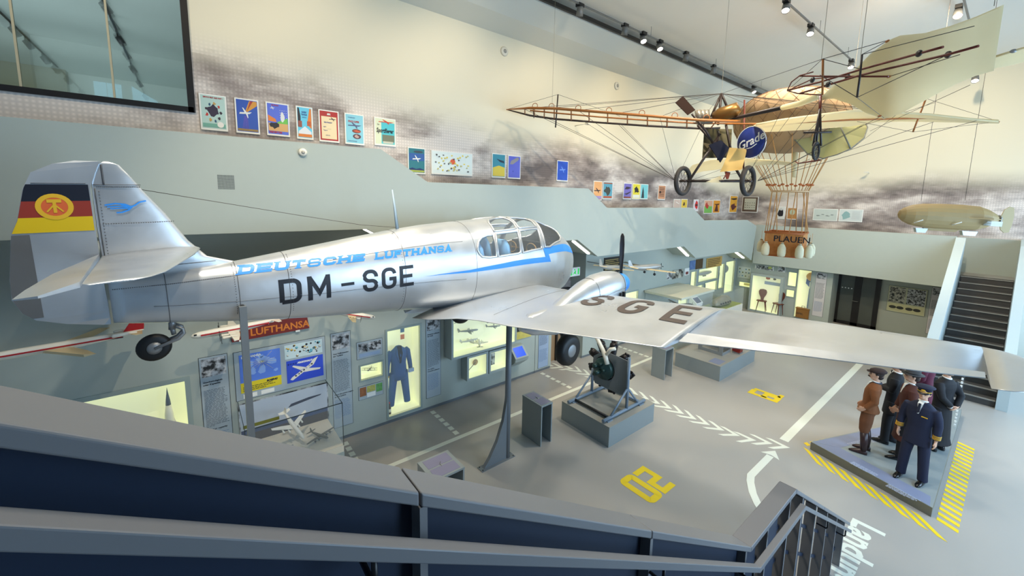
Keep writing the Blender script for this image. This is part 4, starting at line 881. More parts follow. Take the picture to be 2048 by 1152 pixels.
MB().slab([(-.05, 1.36, .05), (.05, 1.36, .05), (.055, 1.2, .1), (.012, .98, .105), (-.012, .98, .105), (-.055, 1.2, .1)], (0, 0, 1), .01).build('neck_opening', m_und, un)
for sg in (-1, 1): MB().slab([(sg*.05, 1.33, .06), (sg*.09, 1.2, .1), (sg*.015, .97, .108), (sg*.055, 1.2, .102)], (0, 0, 1), .012).build('lapel', mat('lapel_blue', C(60, 100, 155), .8), un)
bt = empty('bottle', LB(3.14, .165, YE+.1), label='small brown bottle with white label at the left of the uniform case floor', cat='bottle')
MB().lathe([(.028, 0), (.03, .02), (.03, .15), (.012, .2), (.012, .26)], Matrix.Rotation(-math.pi/2, 4, 'X'), 12).build('glass_body', mat('brown_bottle_glass', C(60, 34, 22), .15), bt)
MB().lathe([(.0308, .05), (.0308, .12)], Matrix.Rotation(-math.pi/2, 4, 'X'), 12).build('bottle_label', m_whitep, bt)
MB().lathe([(.0135, .24), (.0135, .27)], Matrix.Rotation(-math.pi/2, 4, 'X'), 10).build('cap', m_mr, bt)
MB().box(0, .16, .55, .75, -.38, -.2, None).build('display_shelf', m_case, sc_r)
for k, (cc, y_) in enumerate((((70, 110, 160), 1.68), ((226, 130, 90), 1.52))): MB().box(.46, .55, y_, y_+.11, -.398, -.39).build('small_card', mat('card_%s' % 'ab'[k], C(*cc), .5), sc_r)
MB().box(.5, .62, .85, .93, -.1, -.06).build('caption', m_pb, sc_r)
textpanel(None, None, 'narrow grey text panel with airliner photograph between the uniform case and big lit box', ['Deutsche Lufthansa', 'der DDR'], ['The GDR\u2019s', 'Deutsche Lufthansa'], rc=(3.97, 4.33, .3, 2.22))
# ---- projecting big lit box
def boxcase(name, rc, yfront, label, t=.05, far=0, cat='display case', depth=None):
    u0, u1, v0, v1 = rc; dd = XE if far else YE; pr_ = dd-yfront
    root = empty(name, (FB if far else LB)(u0, v0, dd), label=label, cat=cat); w_, h_ = u1-u0, v1-v0
    b = MB(); b.box(0, w_, 0, t, 0, pr_); b.box(0, w_, h_-t, h_, 0, pr_); b.box(0, t, t, h_-t, 0, pr_); b.box(w_-t, w_, t, h_-t, 0, pr_); b.build('housing', m_grey, root)
    MB().box(t, w_-t, t, h_-t, .0, .01).box(t, t+.004, t, h_-t, .01, pr_-.02).box(w_-t-.004, w_-t, t, h_-t, .01, pr_-.02).box(t, w_-t, t, t+.004, .01, pr_-.02).build('lining', m_case, root)
    MB().box(t, w_-t, t, h_-t, pr_-.014, pr_-.01).build('glass', m_glassf, root); return root, w_, h_
ub = at(903, 721, 'Y', 7.63); ue = at(1040, 690, 'Y', 7.63)
bb, w_, h_ = boxcase('display_case', (4.44, 6.35, 1.2, 2.35), 7.63, 'big lit box projecting from the wall, filled with silver propeller models')
random.seed(5)
for k, (x_, z_, L_, hd, lb) in enumerate(((4.98, 1.87, .42, -25, 'silver twin-engined model high at the left of the big lit box'), (5.66, 1.98, .30, 200, 'small silver model at the top right of the big lit box'), (5.72, 1.84, .32, -30, 'small silver model just below another at the right of the big lit box'),
        (5.0, 1.62, .38, -10, 'pale model low at the left of the big lit box'), (5.3, 1.5, .5, 60, 'large pale flying model low in the middle of the big lit box'))):
    mini('model_aircraft', pose(Vector((x_, 7.79, z_-.12)), hd, 4), L_*1.15, L_*1.2 if k < 4 else .45, m_msil if k < 3 else m_mw, lb, eng=(2, 3, 2, 3, 2)[k], group='model aircraft in the big lit box')
text('etched_number', 'D-2096', .13, mat('print_grey_green', C(140, 150, 130), .6), bb, .1, .74, .012); text('etched_number', 'D-2097', .13, MAT['print_grey_green'], bb, .86, .84, .012)
for k, (a, b_, lb) in enumerate((((938, 717), (973, 747), 'small lit box case with a round fan-shaped exhibit below the big lit box'), ((982, 706), (1018, 732), 'small lit box case with dark photographs below the big lit box'))):
    r4 = rect(a, b_, d=7.68); c4 = (r4[0]-.05, r4[1]+.05, r4[2]-.05, r4[3]+.05)
    r_, w_, h_ = boxcase('display_case', c4, 7.68, lb)
    if k == 0:
        fz = empty('exhibit', LB(c4[0]+w_*.55, c4[2]+h_*.5, YE-.05), label='round tan fan disc with a long handle in the small lit box', cat='exhibit')
        MB().lathe([(.001, 0), (.075, .0), (.075, .01), (.001, .01)], Matrix.Translation((.02, .02, .02)), 22).build('disc', mat('tan_disc', C(196, 160, 110), .6), fz); MB().tube([(.02, .02, .035), (-.17, -.13, .035)], .009, 6).build('handle', m_mo, fz)
    else:
        MB().box(.1, .22, .1, h_-.1, .012, .03).box(.2, .33, .1, h_*.7, .03, .05).build('photograph', m_ph, r_)
# ---- black framed relief and yellow map beyond the column, kiosk, door leaf
ym = rect((1022, 640), (1061, 672)); r = empty('map_board', LB(ym[0], ym[2]), label='yellow old map board with black-framed opening right of the steel column', cat='map')
MB().box(0, ym[1]-ym[0], 0, ym[3]-ym[2], 0, .02).build('board', mat('old_map_yellow', C(206, 190, 96), .6, noise=.25, scale=18), r)
MB().box(.14, .62, .22, .5, .02, .03).build('black_frame', m_dark, r)
ki = empty('touch_kiosk', LB(6.30, .42), label='slanted grey info kiosk with blue touch screen on the left wall', cat='info terminal')
b = MB().prism([(.0, .0), (0, .62), (.16, .60), (.36, .40), (.30, .3)], 'X', 0, .44)   # (depth?, height)
me = MB(); pts = [(.0, .0), (.62, .0), (.60, .12), (.36, .36), (.26, .34)]
me.add([Vector((x_, y_, z_)) for x_ in (0, .44) for y_, z_ in pts], [tuple(range(5)), tuple(range(5, 10))[::-1]]+[(i, (i+1) % 5, 5+(i+1) % 5, 5+i) for i in range(5)])
me.build('housing', m_grey, ki)
n_ = Vector((0, .24, .24)).normalized(); p0, p1 = Vector((0, .575, .145)), Vector((0, .385, .335))
MB().slab([(.06, p0.y, p0.z), (.38, p0.y, p0.z), (.38, p1.y, p1.z), (.06, p1.y, p1.z)], n_, .004).build('screen', mat('blue_screen', C(20, 70, 200), .2, emit=.8, ecol=C(30, 90, 220), noise=.3, scale=12), ki)
dl = MB().box(7.28, 7.29, .05, 2.6, 0, 1).v
bx('trim_10', 7.285, 7.295, YE-.003, YE, .02, 3, m_gap, kind='structure')
textpanel(None, None, 'pale blue text panel at the right end of the first wall block', [''], [''], rc=(7.42, 7.80, .12, 1.45), photo=False, face=m_pb)
# ---- cutaway models high on the wall
def cutaway(M, L_, span, label, jet):
    r = mini('model_aircraft', M, L_, span, m_mw, label, eng=0 if jet else 4, sweep=.3 if jet else .04, jet=jet, body=.035 if jet else .05, stripe=m_mr, dih=.02, wchord=.17 if jet else .13, tail=.17, wcol=m_mc if jet else m_mw)
    R_ = (.035 if jet else .05)*L_; b = MB(); n = 11
    MB().box(-.36*L_, .36*L_, -R_*1.06, -R_*.6, -.75*R_, .35*R_).build('cutaway_opening', m_dark, r)
    for k in range(n): x_ = -.34*L_+k*.70*L_/n; b.box(x_, x_+.03*L_, -R_*1.09, -R_*.7, -.6*R_, .02*R_)
    b.build('seat_row', mat('cutaway_seat', C(104, 60, 62), .6), r)
    q = MB()
    for k in range(6): x_ = -.36*L_+k*.72*L_/5; q.box(x_-.004, x_+.004, -R_*1.12, -R_*.6, -.75*R_, .35*R_)
    q.build('bulkhead', m_whitep, r)
    if jet:
        for sg in (1, -1): MB().tube([(-.30*L_, sg*R_*1.7, R_*.7), (-.31*L_, sg*R_*1.7, R_*.7), (-.46*L_, sg*R_*1.7, R_*.7)], [R_*.35, R_*.5, R_*.35], 10).build('engine', m_mw, r)
    return r
def along(pa, pb, yp): a, b_ = at(*pa, 'Y', yp), at(*pb, 'Y', yp); return a, b_
a, b_ = along((-60, 728), (278, 655), 7.35)
cutaway(pose((a+b_)/2-Vector((0, 0, .02)), 180, -2), (b_-a).length*1.06, 1.25, 'long white jet cutaway model with swept wings on the left wall', 1)
a, b_ = along((382, 674), (560, 640), 7.4)
cutaway(pose((a+b_)/2, 180, -2), (b_-a).length, 1.15, 'white four-propeller cutaway model with red fin above the red name board', 0)
pt_ = at(700, 628, 'Y', 7.45)
sas = mini('model_aircraft', pose(pt_, -18, -14), .9, .95, m_mw, 'white and red twin-propeller model diving from under the fuselage above the text panels', eng=2, stripe=m_mr, wcol=m_mc)
text('lettering', 'SAS', .09, m_ptext, sas, -.02, -.36, .03, shear=.1).rotation_euler = (0, 0, 0)
# ---- end of the first block, doorway recess, second block
st(wall_with_holes('wall_exhibit_left', 'Y', YE, YE+.06, -4.5, 7.92, .08, 4.32, HOLES, m_paint))
st(bx('baseboard_left', -4.5, 7.92, YE+.025, YE+.06, 0, .08, m_steel))
st(bx('wall_recess', 7.86, 7.92, YE+.06, YW, 0, 4, m_paint))
door = st(bx('door_1', 8.0, 8.9, 8.30, 8.36, 0, 2.1, mat('tan_door_leaf', C(150, 120, 86), .6)))
fr = MB(); fr.box(7.92, 8.0, 8.2, 8.38, 0, 2.2); fr.box(8.9, 8.98, 8.2, 8.38, 0, 2.2); fr.box(7.92, 8.98, 8.2, 8.38, 2.1, 2.2); fr.box(8.42, 8.48, 8.24, 8.31, 0, 2.1); fr.build('door_frame', m_dark, door)
YF = 7.88
HOLES = []
LF = lambda u, v: LB(u, v, YF)
c1, w_, h_ = case('display_case', (1181, 671), (1203, 681), 'lit wall case with orange exhibit seen under the wing beyond the engine', d=YF, t=.04, rc=(9.62, 10.6, .62, 1.25))
MB().box(.1, .7, .1, .32, -.3, -.2).build('exhibit_block', mat('orange_brown_exhibit', C(176, 96, 40), .6, noise=.4, scale=14), c1)
c2, w_, h_ = case('display_case', (1256, 577), (1274, 590), 'lit white wall case beside the glass cube', d=YF, t=.04, rc=(11.25, 12.0, .6, 1.78))
P_ = lambda a, b: rect(a, b, d=YF)
c3, w_, h_ = case('display_case', None, None, 'tall narrow lit case at the left of the airship case group', d=YF, rc=(15.62, 16.05, 1.05, 2.06), t=.03)
c4, w_, h_ = case('display_case', None, None, 'wide lit case with grey airship model', d=YF, rc=(16.25, 18.0, 1.56, 2.1), t=.03)
c5, w_, h_ = case('display_case', None, None, 'small lit case under the left end of the airship case', d=YF, rc=(16.2, 16.72, 1.02, 1.42), t=.03)
c6, w_, h_ = case('display_case', None, None, 'lit case with dark oval exhibit under the airship case', d=YF, rc=(16.85, 18.0, 1.05, 1.46), t=.03)
c7, w_, h_ = case('display_case', None, None, 'narrow lit case with a curved wooden propeller beside the airship case', d=YF, rc=(18.12, 18.6, 1.05, 2.15), t=.03)
c8, w_, h_ = case('display_case', None, None, 'tall bright case with small grey balloon at the end of the left wall', d=YF, rc=(18.72, 19.66, .75, 2.2), t=.03)
c9, w_, h_ = case('display_case', None, None, 'tall bright case directly right of the glass cube', d=YF, rc=(14.75, 15.5, .2, 1.6), t=.03)
am = empty('model_airship', LF(17.1, 1.85), label='pale grey airship model inside the wide lit case', cat='model airship')
MB().lathe([(.001, -.6), (.06, -.5), (.09, -.2), (.09, .2), (.06, .5), (.001, .6)], Matrix.Translation((0, 0, -.15)) @ Matrix.Rotation(math.pi/2, 4, 'Y'), 14).build('hull', m_msil, am)
MB().box(-.15, .1, -.14, -.1, -.17, -.13).build('gondola', m_mo, am)
ov = empty('exhibit', LF(17.15, 1.25), label='dark brown oval plaque in the small lit case under the airship', cat='exhibit'); MB().ell((0, 0, -.15), .1, .16, .03).build('plaque', mat('dark_brown_wood', C(70, 44, 26), .5), ov)
bw = empty('wooden_propeller', LF(18.38, 1.15), label='curved dark wooden propeller blade upright in the narrow lit case', cat='propeller'); MB().tube([(-.12, 0, -.15), (.05, .3, -.15), (.07, .55, -.15), (-.08, .9, -.15)], [.01, .03, .03, .01], 8).build('blade', MAT['dark_brown_wood'], bw)
bl = empty('model_balloon', LF(18.98, 1.75), label='small grey balloon model in the tall bright case', cat='model balloon'); MB().ell((0, .1, -.16), .26, .2, .15).build('envelope', m_msil, bl); MB().box(-.05, .05, -.2, -.13, -.2, -.12).build('basket', m_mo, bl)
# pictures over the cases
def picture(rc, label, mt, name='picture', cat='picture', t=.02, far=0, d=None, border=None, cells=()):
    u0, u1, v0, v1 = rc; r = empty(name, (FB if far else LB)(u0, v0, d or (XE if far else YF)), label=label, cat=cat); w_, h_ = u1-u0, v1-v0
    MB().box(0, w_, 0, h_, 0, t).build('board', border or mt, r)
    if border: MB().box(.04*w_, .96*w_, .04*h_, .96*h_, t, t+.002).build('print', mt, r)
    for (a, b_, c_, d_, mm, nm) in cells: MB().box(a*w_, b_*w_, c_*h_, d_*h_, t, t+.004).build(nm, mm, r)
    return r
ex = picture(P_((1135.5, 536), (1156.5, 550)), 'white emergency exit sign with green running figure beside the cockpit nose', m_whitep, 'exit_sign', 'exit sign', t=.06)
w_ = P_((1135.5, 536), (1156.5, 550)); w_, h_ = w_[1]-w_[0], w_[3]-w_[2]; m_grn = mat('exit_green', C(40, 190, 80), .4, emit=.6)
MB().box(w_*.12, w_*.28, h_*.12, h_*.85, .06, .062).box(w_*.78, w_*.92, h_*.15, h_*.85, .06, .062).build('door_symbol', m_grn, ex)
b = MB(); b.ell((w_*.5, h_*.76, .062), w_*.06, h_*.1, .002); b.slab([(w_*.42, h_*.3, .061), (w_*.55, h_*.66, .061), (w_*.64, h_*.6, .061), (w_*.54, h_*.3, .061)], (0, 0, 1), .003); b.slab([(w_*.34, h_*.12, .061), (w_*.48, h_*.38, .061), (w_*.66, h_*.15, .061), (w_*.6, h_*.42, .061), (w_*.44, h_*.45, .061)], (0, 0, 1), .003); b.build('running_figure', m_grn, ex)
bp_ = picture(P_((1208, 516), (1239, 543)), 'black wall plaque with gold Gothic lettering behind the propeller', m_dark, 'plaque', 'plaque')
w_ = P_((1208, 516), (1239, 543)); w_, h_ = w_[1]-w_[0], w_[3]-w_[2]; m_gl = mat('plaque_gold', C(190, 165, 100), .5)
b = MB(); rough_lines(b, .06*w_, .08*h_, .88*w_, .82*h_, 7, t=.5, z=.022); b.build('lettering', m_gl, bp_, kind='stuff')
picture(P_((1333, 545), (1343, 557)), 'small black and white portrait photograph under the stair soffit', m_ph, border=m_whitep)
picture(P_((1345, 541), (1364.5, 554)), 'sepia photograph of an early glider above the glass cube', photo_mat('sepia_photo', 3, 1))
picture(P_((1369, 537), (1377, 549)), 'small white print with red marks left of the airship case', m_whitep, cells=[(.2, .8, .1, .5, mat('print_dark_red', C(120, 50, 50), .5), 'printed_figure')])
picture(P_((1379.5, 522), (1389, 538)), 'blue photograph of a white aircraft above the airship case', mat('photo_blue', C(90, 120, 170), .5, noise=.6, scale=6))
picture(P_((1392, 519), (1404, 536)), 'dark brown framed wooden picture above the airship case', mat('dark_wood_picture', C(82, 58, 34), .5, noise=.3, scale=10))
yb = picture(P_((1413, 517), (1442, 531)), 'yellow-brown old manuscript board beside the stair soffit', mat('manuscript_board', C(196, 158, 84), .6, noise=.2, scale=8))
w_ = P_((1413, 517), (1442, 531)); w_, h_ = w_[1]-w_[0], w_[3]-w_[2]; b = MB(); rough_lines(b, .06*w_, .08*h_, .88*w_, .84*h_, 5, t=.45, z=.022); b.build('lettering', mat('manuscript_ink', C(90, 60, 30), .6), yb, kind='stuff')
picture((19.45, 19.8, 2.28, 2.62), 'small dark photograph at the very end of the left wall', m_ph)
# two model aircraft hung from the left wall beyond the cockpit
p = at(1222, 535, 'Y', 7.0); mm_ = mini('model_aircraft', pose(p, 8, -6), 1.3, 1.25, m_msil, 'silver model monoplane hanging half behind the big propeller', eng=1, gear=True, wcol=m_mc, group='silver wall models beyond the nose')
MB().tube([mm_.matrix_world.inverted() @ Vector((p.x, 7.87, p.z+.05)), (0, 0, .05)], .012, 6).build('wall_arm', m_alud, mm_)
p = at(1290, 535, 'Y', 6.75); mm_ = mini('model_aircraft', pose(p, -12, 0), 1.3, 2.0, m_msil, 'silver low-wing model with black nose hanging right of the big propeller', eng=1, gear=True, wcol=m_mc, body=.07, group='silver wall models beyond the nose')
MB().tube([mm_.matrix_world.inverted() @ Vector((p.x, 7.87, p.z+.05)), (0, 0, .05)], .012, 6).build('wall_arm', m_alud, mm_)
# glass cube with models
gc = empty('glass_cube_case', Vector((12.35, 6.5, 0)), label='walk-round glass cube case with white lid beside the left wall', cat='display case')
MB().box(0, 2.25, 0, 1.3, .0, .55).build('plinth', m_grey, gc); MB().box(-.03, 2.28, -.03, 1.33, 1.68, 1.75).build('lid', mat('case_lid_cream', C(206, 206, 186), .5), gc)
b = MB(); b.box(0, 2.25, 0, .008, .55, 1.68); b.box(0, .008, 0, 1.3, .55, 1.68); b.box(2.242, 2.25, 0, 1.3, .55, 1.68); b.box(0, 2.25, 1.292, 1.3, .55, 1.68); b.build('glass', m_glassf, gc)
mini('model_aircraft', pose(Vector((13.5, 7.1, 1.2)), -20, 0), 1.0, 1.5, m_mo, 'weathered monoplane model under the cream lid of the glass cube', eng=1, stand=.55)
mini('model_aircraft', pose(Vector((12.85, 7.4, 1.0)), -30, 0), .5, .7, m_mo, 'small green-grey model at the left corner of the glass cube', eng=1, stand=.35)
# glass showcase with the silver gondola
gs = empty('glass_showcase', Vector((16.3, 6.95, 0)), label='low glass showcase with yellow-green base in front of the airship cases', cat='display case')
MB().box(.0, 2.2, 0, .85, .0, .52).build('plinth', m_whitep, gs); MB().box(.05, 2.15, .05, .8, .52, .55).build('base', mat('yellow_green_baize', C(150, 160, 50), .8), gs)
b = MB(); b.box(0, 2.2, 0, .006, .52, 1.25); b.box(0, .006, 0, .85, .52, 1.25); b.box(2.194, 2.2, 0, .85, .52, 1.25); b.build('glass', m_glassf, gs)
gd = empty('model_gondola', Vector((17.2, 7.35, .55)), label='silver airship gondola model on the yellow-green base', cat='model gondola')
MB().loft([[Vector((x_, w_*math.cos(t), .02+h_*max(0, math.sin(t))+.06)) for t in [math.pi*k/10 for k in range(11)]] for x_, w_, h_ in ((-.6, .1, .12), (-.45, .2, .26), (.3, .24, .34), (.65, .2, .28), (.75, .1, .12))]).build('hull', mat('gondola_hull', C(150, 146, 128), .45, metal=.3), gd)
b = MB()
for k in range(5): b.box(-.4+.2*k, -.33+.2*k, -.245, -.2, .14, .2)
b.build('window', m_dark, gd, kind='stuff' if 0 else None) if 0 else b.build('window_row', m_dark, gd)
tk = empty('touch_kiosk', LF(15.55, .55), label='slanted info kiosk with dark screen in front of the narrow lit case', cat='info terminal')
me = MB(); pts = [(.0, .0), (.5, .0), (.48, .12), (.28, .36), (.15, .34)]
me.add([Vector((x_, y_, z_)) for x_ in (0, .5) for y_, z_ in pts], [tuple(range(5)), tuple(range(5, 10))[::-1]]+[(i, (i+1) % 5, 5+(i+1) % 5, 5+i) for i in range(5)]); me.build('housing', m_whitep, tk)
MB().slab([(.05, .465, .145), (.45, .465, .145), (.45, .295, .34), (.05, .295, .34)], Vector((0, .24, .2)).normalized(), .004).build('screen', mat('dark_screen', C(60, 64, 90), .2), tk)
st(wall_with_holes('wall_exhibit_right', 'Y', YF, YF+.06, 9.2, XE+.02, .08, 3.9, HOLES, m_paint)); st(bx('baseboard_right', 9.2, XE, YF+.025, YF+.06, 0, .08, m_steel)); st(bx('wall_recess_side', 9.2, 9.26, YF+.06, YW, 0, 3.9, m_paint))
# ---- far wall block ---------------------------------------------------------
F_ = lambda a, b: rect(a, b, far=1)
def fcase(a, b, label, **k): return case('display_case', a, b, label, far=1, t=.035, **k)
cp = picture(F_((1477, 532), (1500.5, 558)), 'panel of small round badges at the inner corner of the end wall', mat('panel_light_grey', C(196, 202, 192), .5), 'badge_panel', 'picture panel', far=1)
w_ = F_((1477, 532), (1500.5, 558)); w_, h_ = w_[1]-w_[0], w_[3]-w_[2]
for i in range(12):
    cx, cy = (.15+.24*(i % 4))*w_, (.2+.3*(i//4))*h_; MB().ell((cx, cy, .022), .045*w_+.01, .06*h_, .003, 10).build('badge', (m_ph, mat('badge_blue', C(90, 130, 160), .5), mat('badge_olive', C(120, 120, 60), .5))[i % 3], cp)
cc_, w_, h_ = fcase((1478.5, 563), (1499, 575), 'small lit case below the badge panel on the end wall')
MB().box(w_*.3, w_*.9, h_*.15, h_*.7, -.2, -.18).build('old_sheet', mat('old_paper', C(220, 206, 140), .6), cc_)
# projecting case with the two chairs
q0, q1 = at(1503, 550, 'X', 19.62), at(1555, 629, 'X', 19.62)
HC = (-q0.y-.03, -q1.y+.05, q1.z-.09, q0.z+.09)
ch_, w_, h_ = boxcase('display_case', (HC[0], HC[1]+.02, HC[2], HC[3]), 19.62, 'big lit case on the end wall with two carved wooden chairs', t=.09, far=1)
m_chair = mat('carved_chair_wood', C(104, 50, 30), .45, noise=.15, scale=20)
def chair(x_, rot, label):
    r = empty('carved_chair', FB(HC[0]+x_, HC[2]+.1, 19.78) @ Matrix.Rotation(rot, 4, 'Y'), label=label, cat='chair', group='two carved chairs in the lit case')
    MB().slab([(-.17, .44, -.02), (.17, .44, -.02), (.2, .44, .2), (.12, .44, .28), (-.12, .44, .28), (-.2, .44, .2)], (0, 1, 0), .03).build('seat', m_chair, r)
    MB().slab([(-.05, .46, 0), (.05, .46, 0), (.07, .58, -.02), (.14, .72, -.04), (.16, .84, -.05), (.12, .93, -.06), (0, .96, -.06), (-.12, .93, -.06), (-.16, .84, -.05), (-.14, .72, -.04), (-.07, .58, -.02)], (0, 0, 1), .022).build('backrest', m_chair, r)
    for a, b_ in ((-.13, .02), (.13, .02), (-.12, .2), (.12, .2)): MB().tube([(a, .44, b_), (a*1.5, 0, b_*1.2-.0)], [.02, .012], 8).build('leg', m_chair, r)
    return r
chair(.50, .25, 'carved wooden chair on the left of the lit case'); chair(1.22, -.5, 'carved wooden chair on the right of the lit case, turned sideways')
pl_ = MB().box(.5, 1.25, 1.28, 1.42, .02, .03).build('caption_rail', m_pb, ch_)
for k, cc in enumerate((C(210, 100, 50), C(90, 84, 50), C(150, 140, 100))): MB().ell((.62+.26*k, 1.56, .03), .09-.03*k, .06-.012*k, .01, 12).build('small_exhibit', mat('small_exhibit_%s' % 'abc'[k], cc, .5), ch_)
fcase((1578, 544), (1591, 573), 'narrow upper lit case between the chair case and the balloon figure')
r_, w_, h_ = fcase((1573.5, 579), (1587, 594.5), 'small square lit case below the narrow upper case')
bf, w_, h_ = fcase((1597.5, 546), (1616, 637), 'tall lit case with a balloon-headed figure on a blue banner', rc=(-F_((1597, 546), (1623, 548))[0]*-1, F_((1597, 546), (1623, 548))[1], .1, 2.12))
bn = empty('banner_figure', FB(-5.05+.0, .2, XE+.25), label='blue banner with white script and yellow balloon head in the tall lit case', cat='banner')
m_bb = mat('banner_blue', C(40, 84, 160), .7)
MB().slab([(-.02, 0, 0), (.2, 0, 0), (.24, .95, 0), (.36, 1.3, 0), (.34, 1.62, 0), (-.12, 1.6, 0), (-.14, 1.35, 0), (0, 1.2, 0)], (0, 0, 1), .03).build('banner', m_bb, bn)
MB().ell((.1, 1.66, .08), .24, .2, .12).build('balloon', mat('balloon_yellow', C(206, 150, 40), .5), bn); MB().box(0, .22, 1.15, 1.42, .03, .06).build('poster_patch', m_whitep, bn)
tt = text('lettering', 'Wacek', .2, m_whitep, bn, .05, .9, .036); tt.rotation_euler = (0, 0, -math.pi/2)
wb = empty('wicker_box', FB(-5.15, .1, XE+.12), label='brown wooden travelling box on the floor of the tall lit case', cat='box')
MB().box(-.2, .25, 0, .4, 0, .2).build('body', mat('box_brown', C(140, 96, 40), .6, noise=.2, scale=20), wb); MB().box(-.22, .27, .38, .42, -.01, .21).build('lid', MAT['box_brown'], wb)
MB().tube([(-.03, .42, .1), (-.03, .5, .1), (.07, .5, .1), (.07, .42, .1)], .012, 6).build('handle', m_mo, wb); text('lettering', 'EMIL', .12, m_ptext, wb, -.17, .14, .202)
textpanel(None, None, 'white text panel with landscape photograph left of the glass door', [''], [''], rc=(F_((1634, 541), (1654, 553))[0], F_((1634, 541), (1654, 553))[1], .3, 2.1), far=1, photo=True, face=mat('pale_pinkish_panel', C(208, 204, 204), .5))
picture(F_((1511, 529), (1547, 542)), 'black and white battle engraving above the chair case', m_ph2, far=1, border=m_whitep, cells=[(.72, .9, .4, .95, mat('print_lime', C(200, 206, 110), .5), 'colour_patch')])
picture(F_((1557, 530), (1570, 545)), 'black and white head engraving above the chair case', m_ph, far=1, border=m_whitep)
st(wall_with_holes('wall_cabinets', 'X', XE, XE+.06, -9, 9, 0, 2.25, [], m_paint)) if 0 else None
b = MB(); us = [(-h[1], -h[0], h[2], h[3]) for h in FHOLES]
st(wall_with_holes('wall_exhibit_far', 'X', XE, XE+.06, 4.25, YE, .0, 2.36, us, m_paint)); st(bx('wall_cabinet_side', XE+.06, XF, 4.25, 4.31, 0, 2.36, m_paint))
# ---- glass double door
dr = st(bx('door_2', XF-.06, XF-.03, 2.95, 4.30, 0, 2.2, mat('dark_door_glass', C(84, 90, 86), .12, noise=.15, scale=2)))
fr = MB()
for y0, y1 in ((2.93, 3.08), (3.5, 3.72), (4.16, 4.32)): fr.box(XF-.1, XF-.02, y0, y1, 0, 2.3)
for z0, z1 in ((0, .12), (2.1, 2.3)): fr.box(XF-.1, XF-.02, 2.93, 4.32, z0, z1)
fr.build('door_frame', m_dark, dr); MB().tube([(XF-.1, 3.55, 1.02), (XF-.16, 3.55, 1.02), (XF-.16, 3.72, 1.02)], .012, 8).build('door_handle', m_alud, dr)
b = MB()
for k in range(4): b.box(XF-.075, XF-.062, 3.78+.1*k, 3.82+.1*k, 1.48, 1.52)
b.build('safety_marks', m_whitep, dr)
# ---- panel with three old prints, and a last text panel behind the stair
XD = XF-.02
o3 = rect((1779, 570.5), (1848, 633), far=1, d=XD)
pr3 = smallframe((o3[0], o3[1], o3[2], o3[3]), 'square panel of three antique flying prints between door and stair', [(.03, .46, .36, .97, m_ph3, 'engraving'), (.5, .97, .36, .97, m_ph2, 'engraving'), (.03, .97, .03, .32, mat('pale_yellow_print', C(206, 204, 160), .5), 'engraving')], far=1, d=XD, mt=mat('pale_yellow_board', C(200, 202, 170), .5))
w_, h_ = o3[1]-o3[0], o3[3]-o3[2]
for k in range(4): MB().ell(((.16+.2*k+.04*(k//2))*w_, .18*h_, .012), .1*w_, .06*h_, .002, 12).build('wing_drawing', mat('engraving_ink', C(56, 56, 50), .6), pr3)
fl = text
tp2 = rect((1866, 569), (1884, 582), far=1, d=XD)
textpanel(None, None, 'last text panel with flying bird photograph partly behind the stair cheek', [''], [''], rc=(tp2[0], tp2[0]+.42, .25, 1.98), far=1, d=XD, face=MAT['pale_pinkish_panel'])
# ================================================================== floor markings (paint on the floor)
m_lw = mat('floor_paint_white', C(226, 228, 214), .5); m_ly = mat('floor_paint_yellow', C(240, 208, 20), .45)
def fl_poly(name, pts, mt=None, z=.003):
    b = MB(); b.slab([(p[0], p[1], 0) for p in pts], (0, 0, 1), z); return b.build(name, mt or m_lw, floor)
fl_poly('guide_line', [(-1.5, 6.57), (14.6, 6.57), (14.6, 6.67), (-1.5, 6.67)])
fl_poly('guide_line', [(9.34, 2.40), (15.9, 2.40), (15.9, 2.56), (9.34, 2.56)])
for x, ya, n in ((2.13, 7.85, 6), (4.06, 7.87, 6), (7.48, 7.87, 6), (11.0, 7.85, 6)):
    for k in range(n): y = ya-.2*k; fl_poly('floor_dash', [(x-.05, y-.13), (x+.05, y-.13), (x+.05, y), (x-.05, y)])
# chevron track running to the people platform
CH = [(8.10, 8.0), (8.42, 7.5), (8.50, 6.9), (8.55, 6.2), (8.58, 5.5), (8.62, 4.87), (8.65, 4.4), (8.655, 3.96), (8.68, 3.6), (8.74, 3.2), (8.86, 2.85), (9.02, 2.58), (9.15, 2.31)]
def along_path(P, s):
    for i in range(len(P)-1):
        d = (Vector(P[i+1])-Vector(P[i])).length
        if s <= d: return Vector(P[i]).lerp(Vector(P[i+1]), s/d), (Vector(P[i+1])-Vector(P[i])).normalized()
        s -= d
    return Vector(P[-1]), (Vector(P[-1])-Vector(P[-2])).normalized()
tot = sum((Vector(CH[i+1])-Vector(CH[i])).length for i in range(len(CH)-1)); n = 20
for k in range(n+1):
    p, t = along_path(CH, tot*k/n); q = Vector((-t.y, t.x)); sp_ = .19; bk = .30; th_ = .12
    fl_poly('chevron', [p, p-t*bk+q*sp_, p-t*(bk-.0)+q*sp_-t*th_*.9, p-t*th_*1.15]); fl_poly('chevron', [p-t*th_*1.15, p-t*(bk)-q*sp_-t*th_*.9, p-t*bk-q*sp_, p])
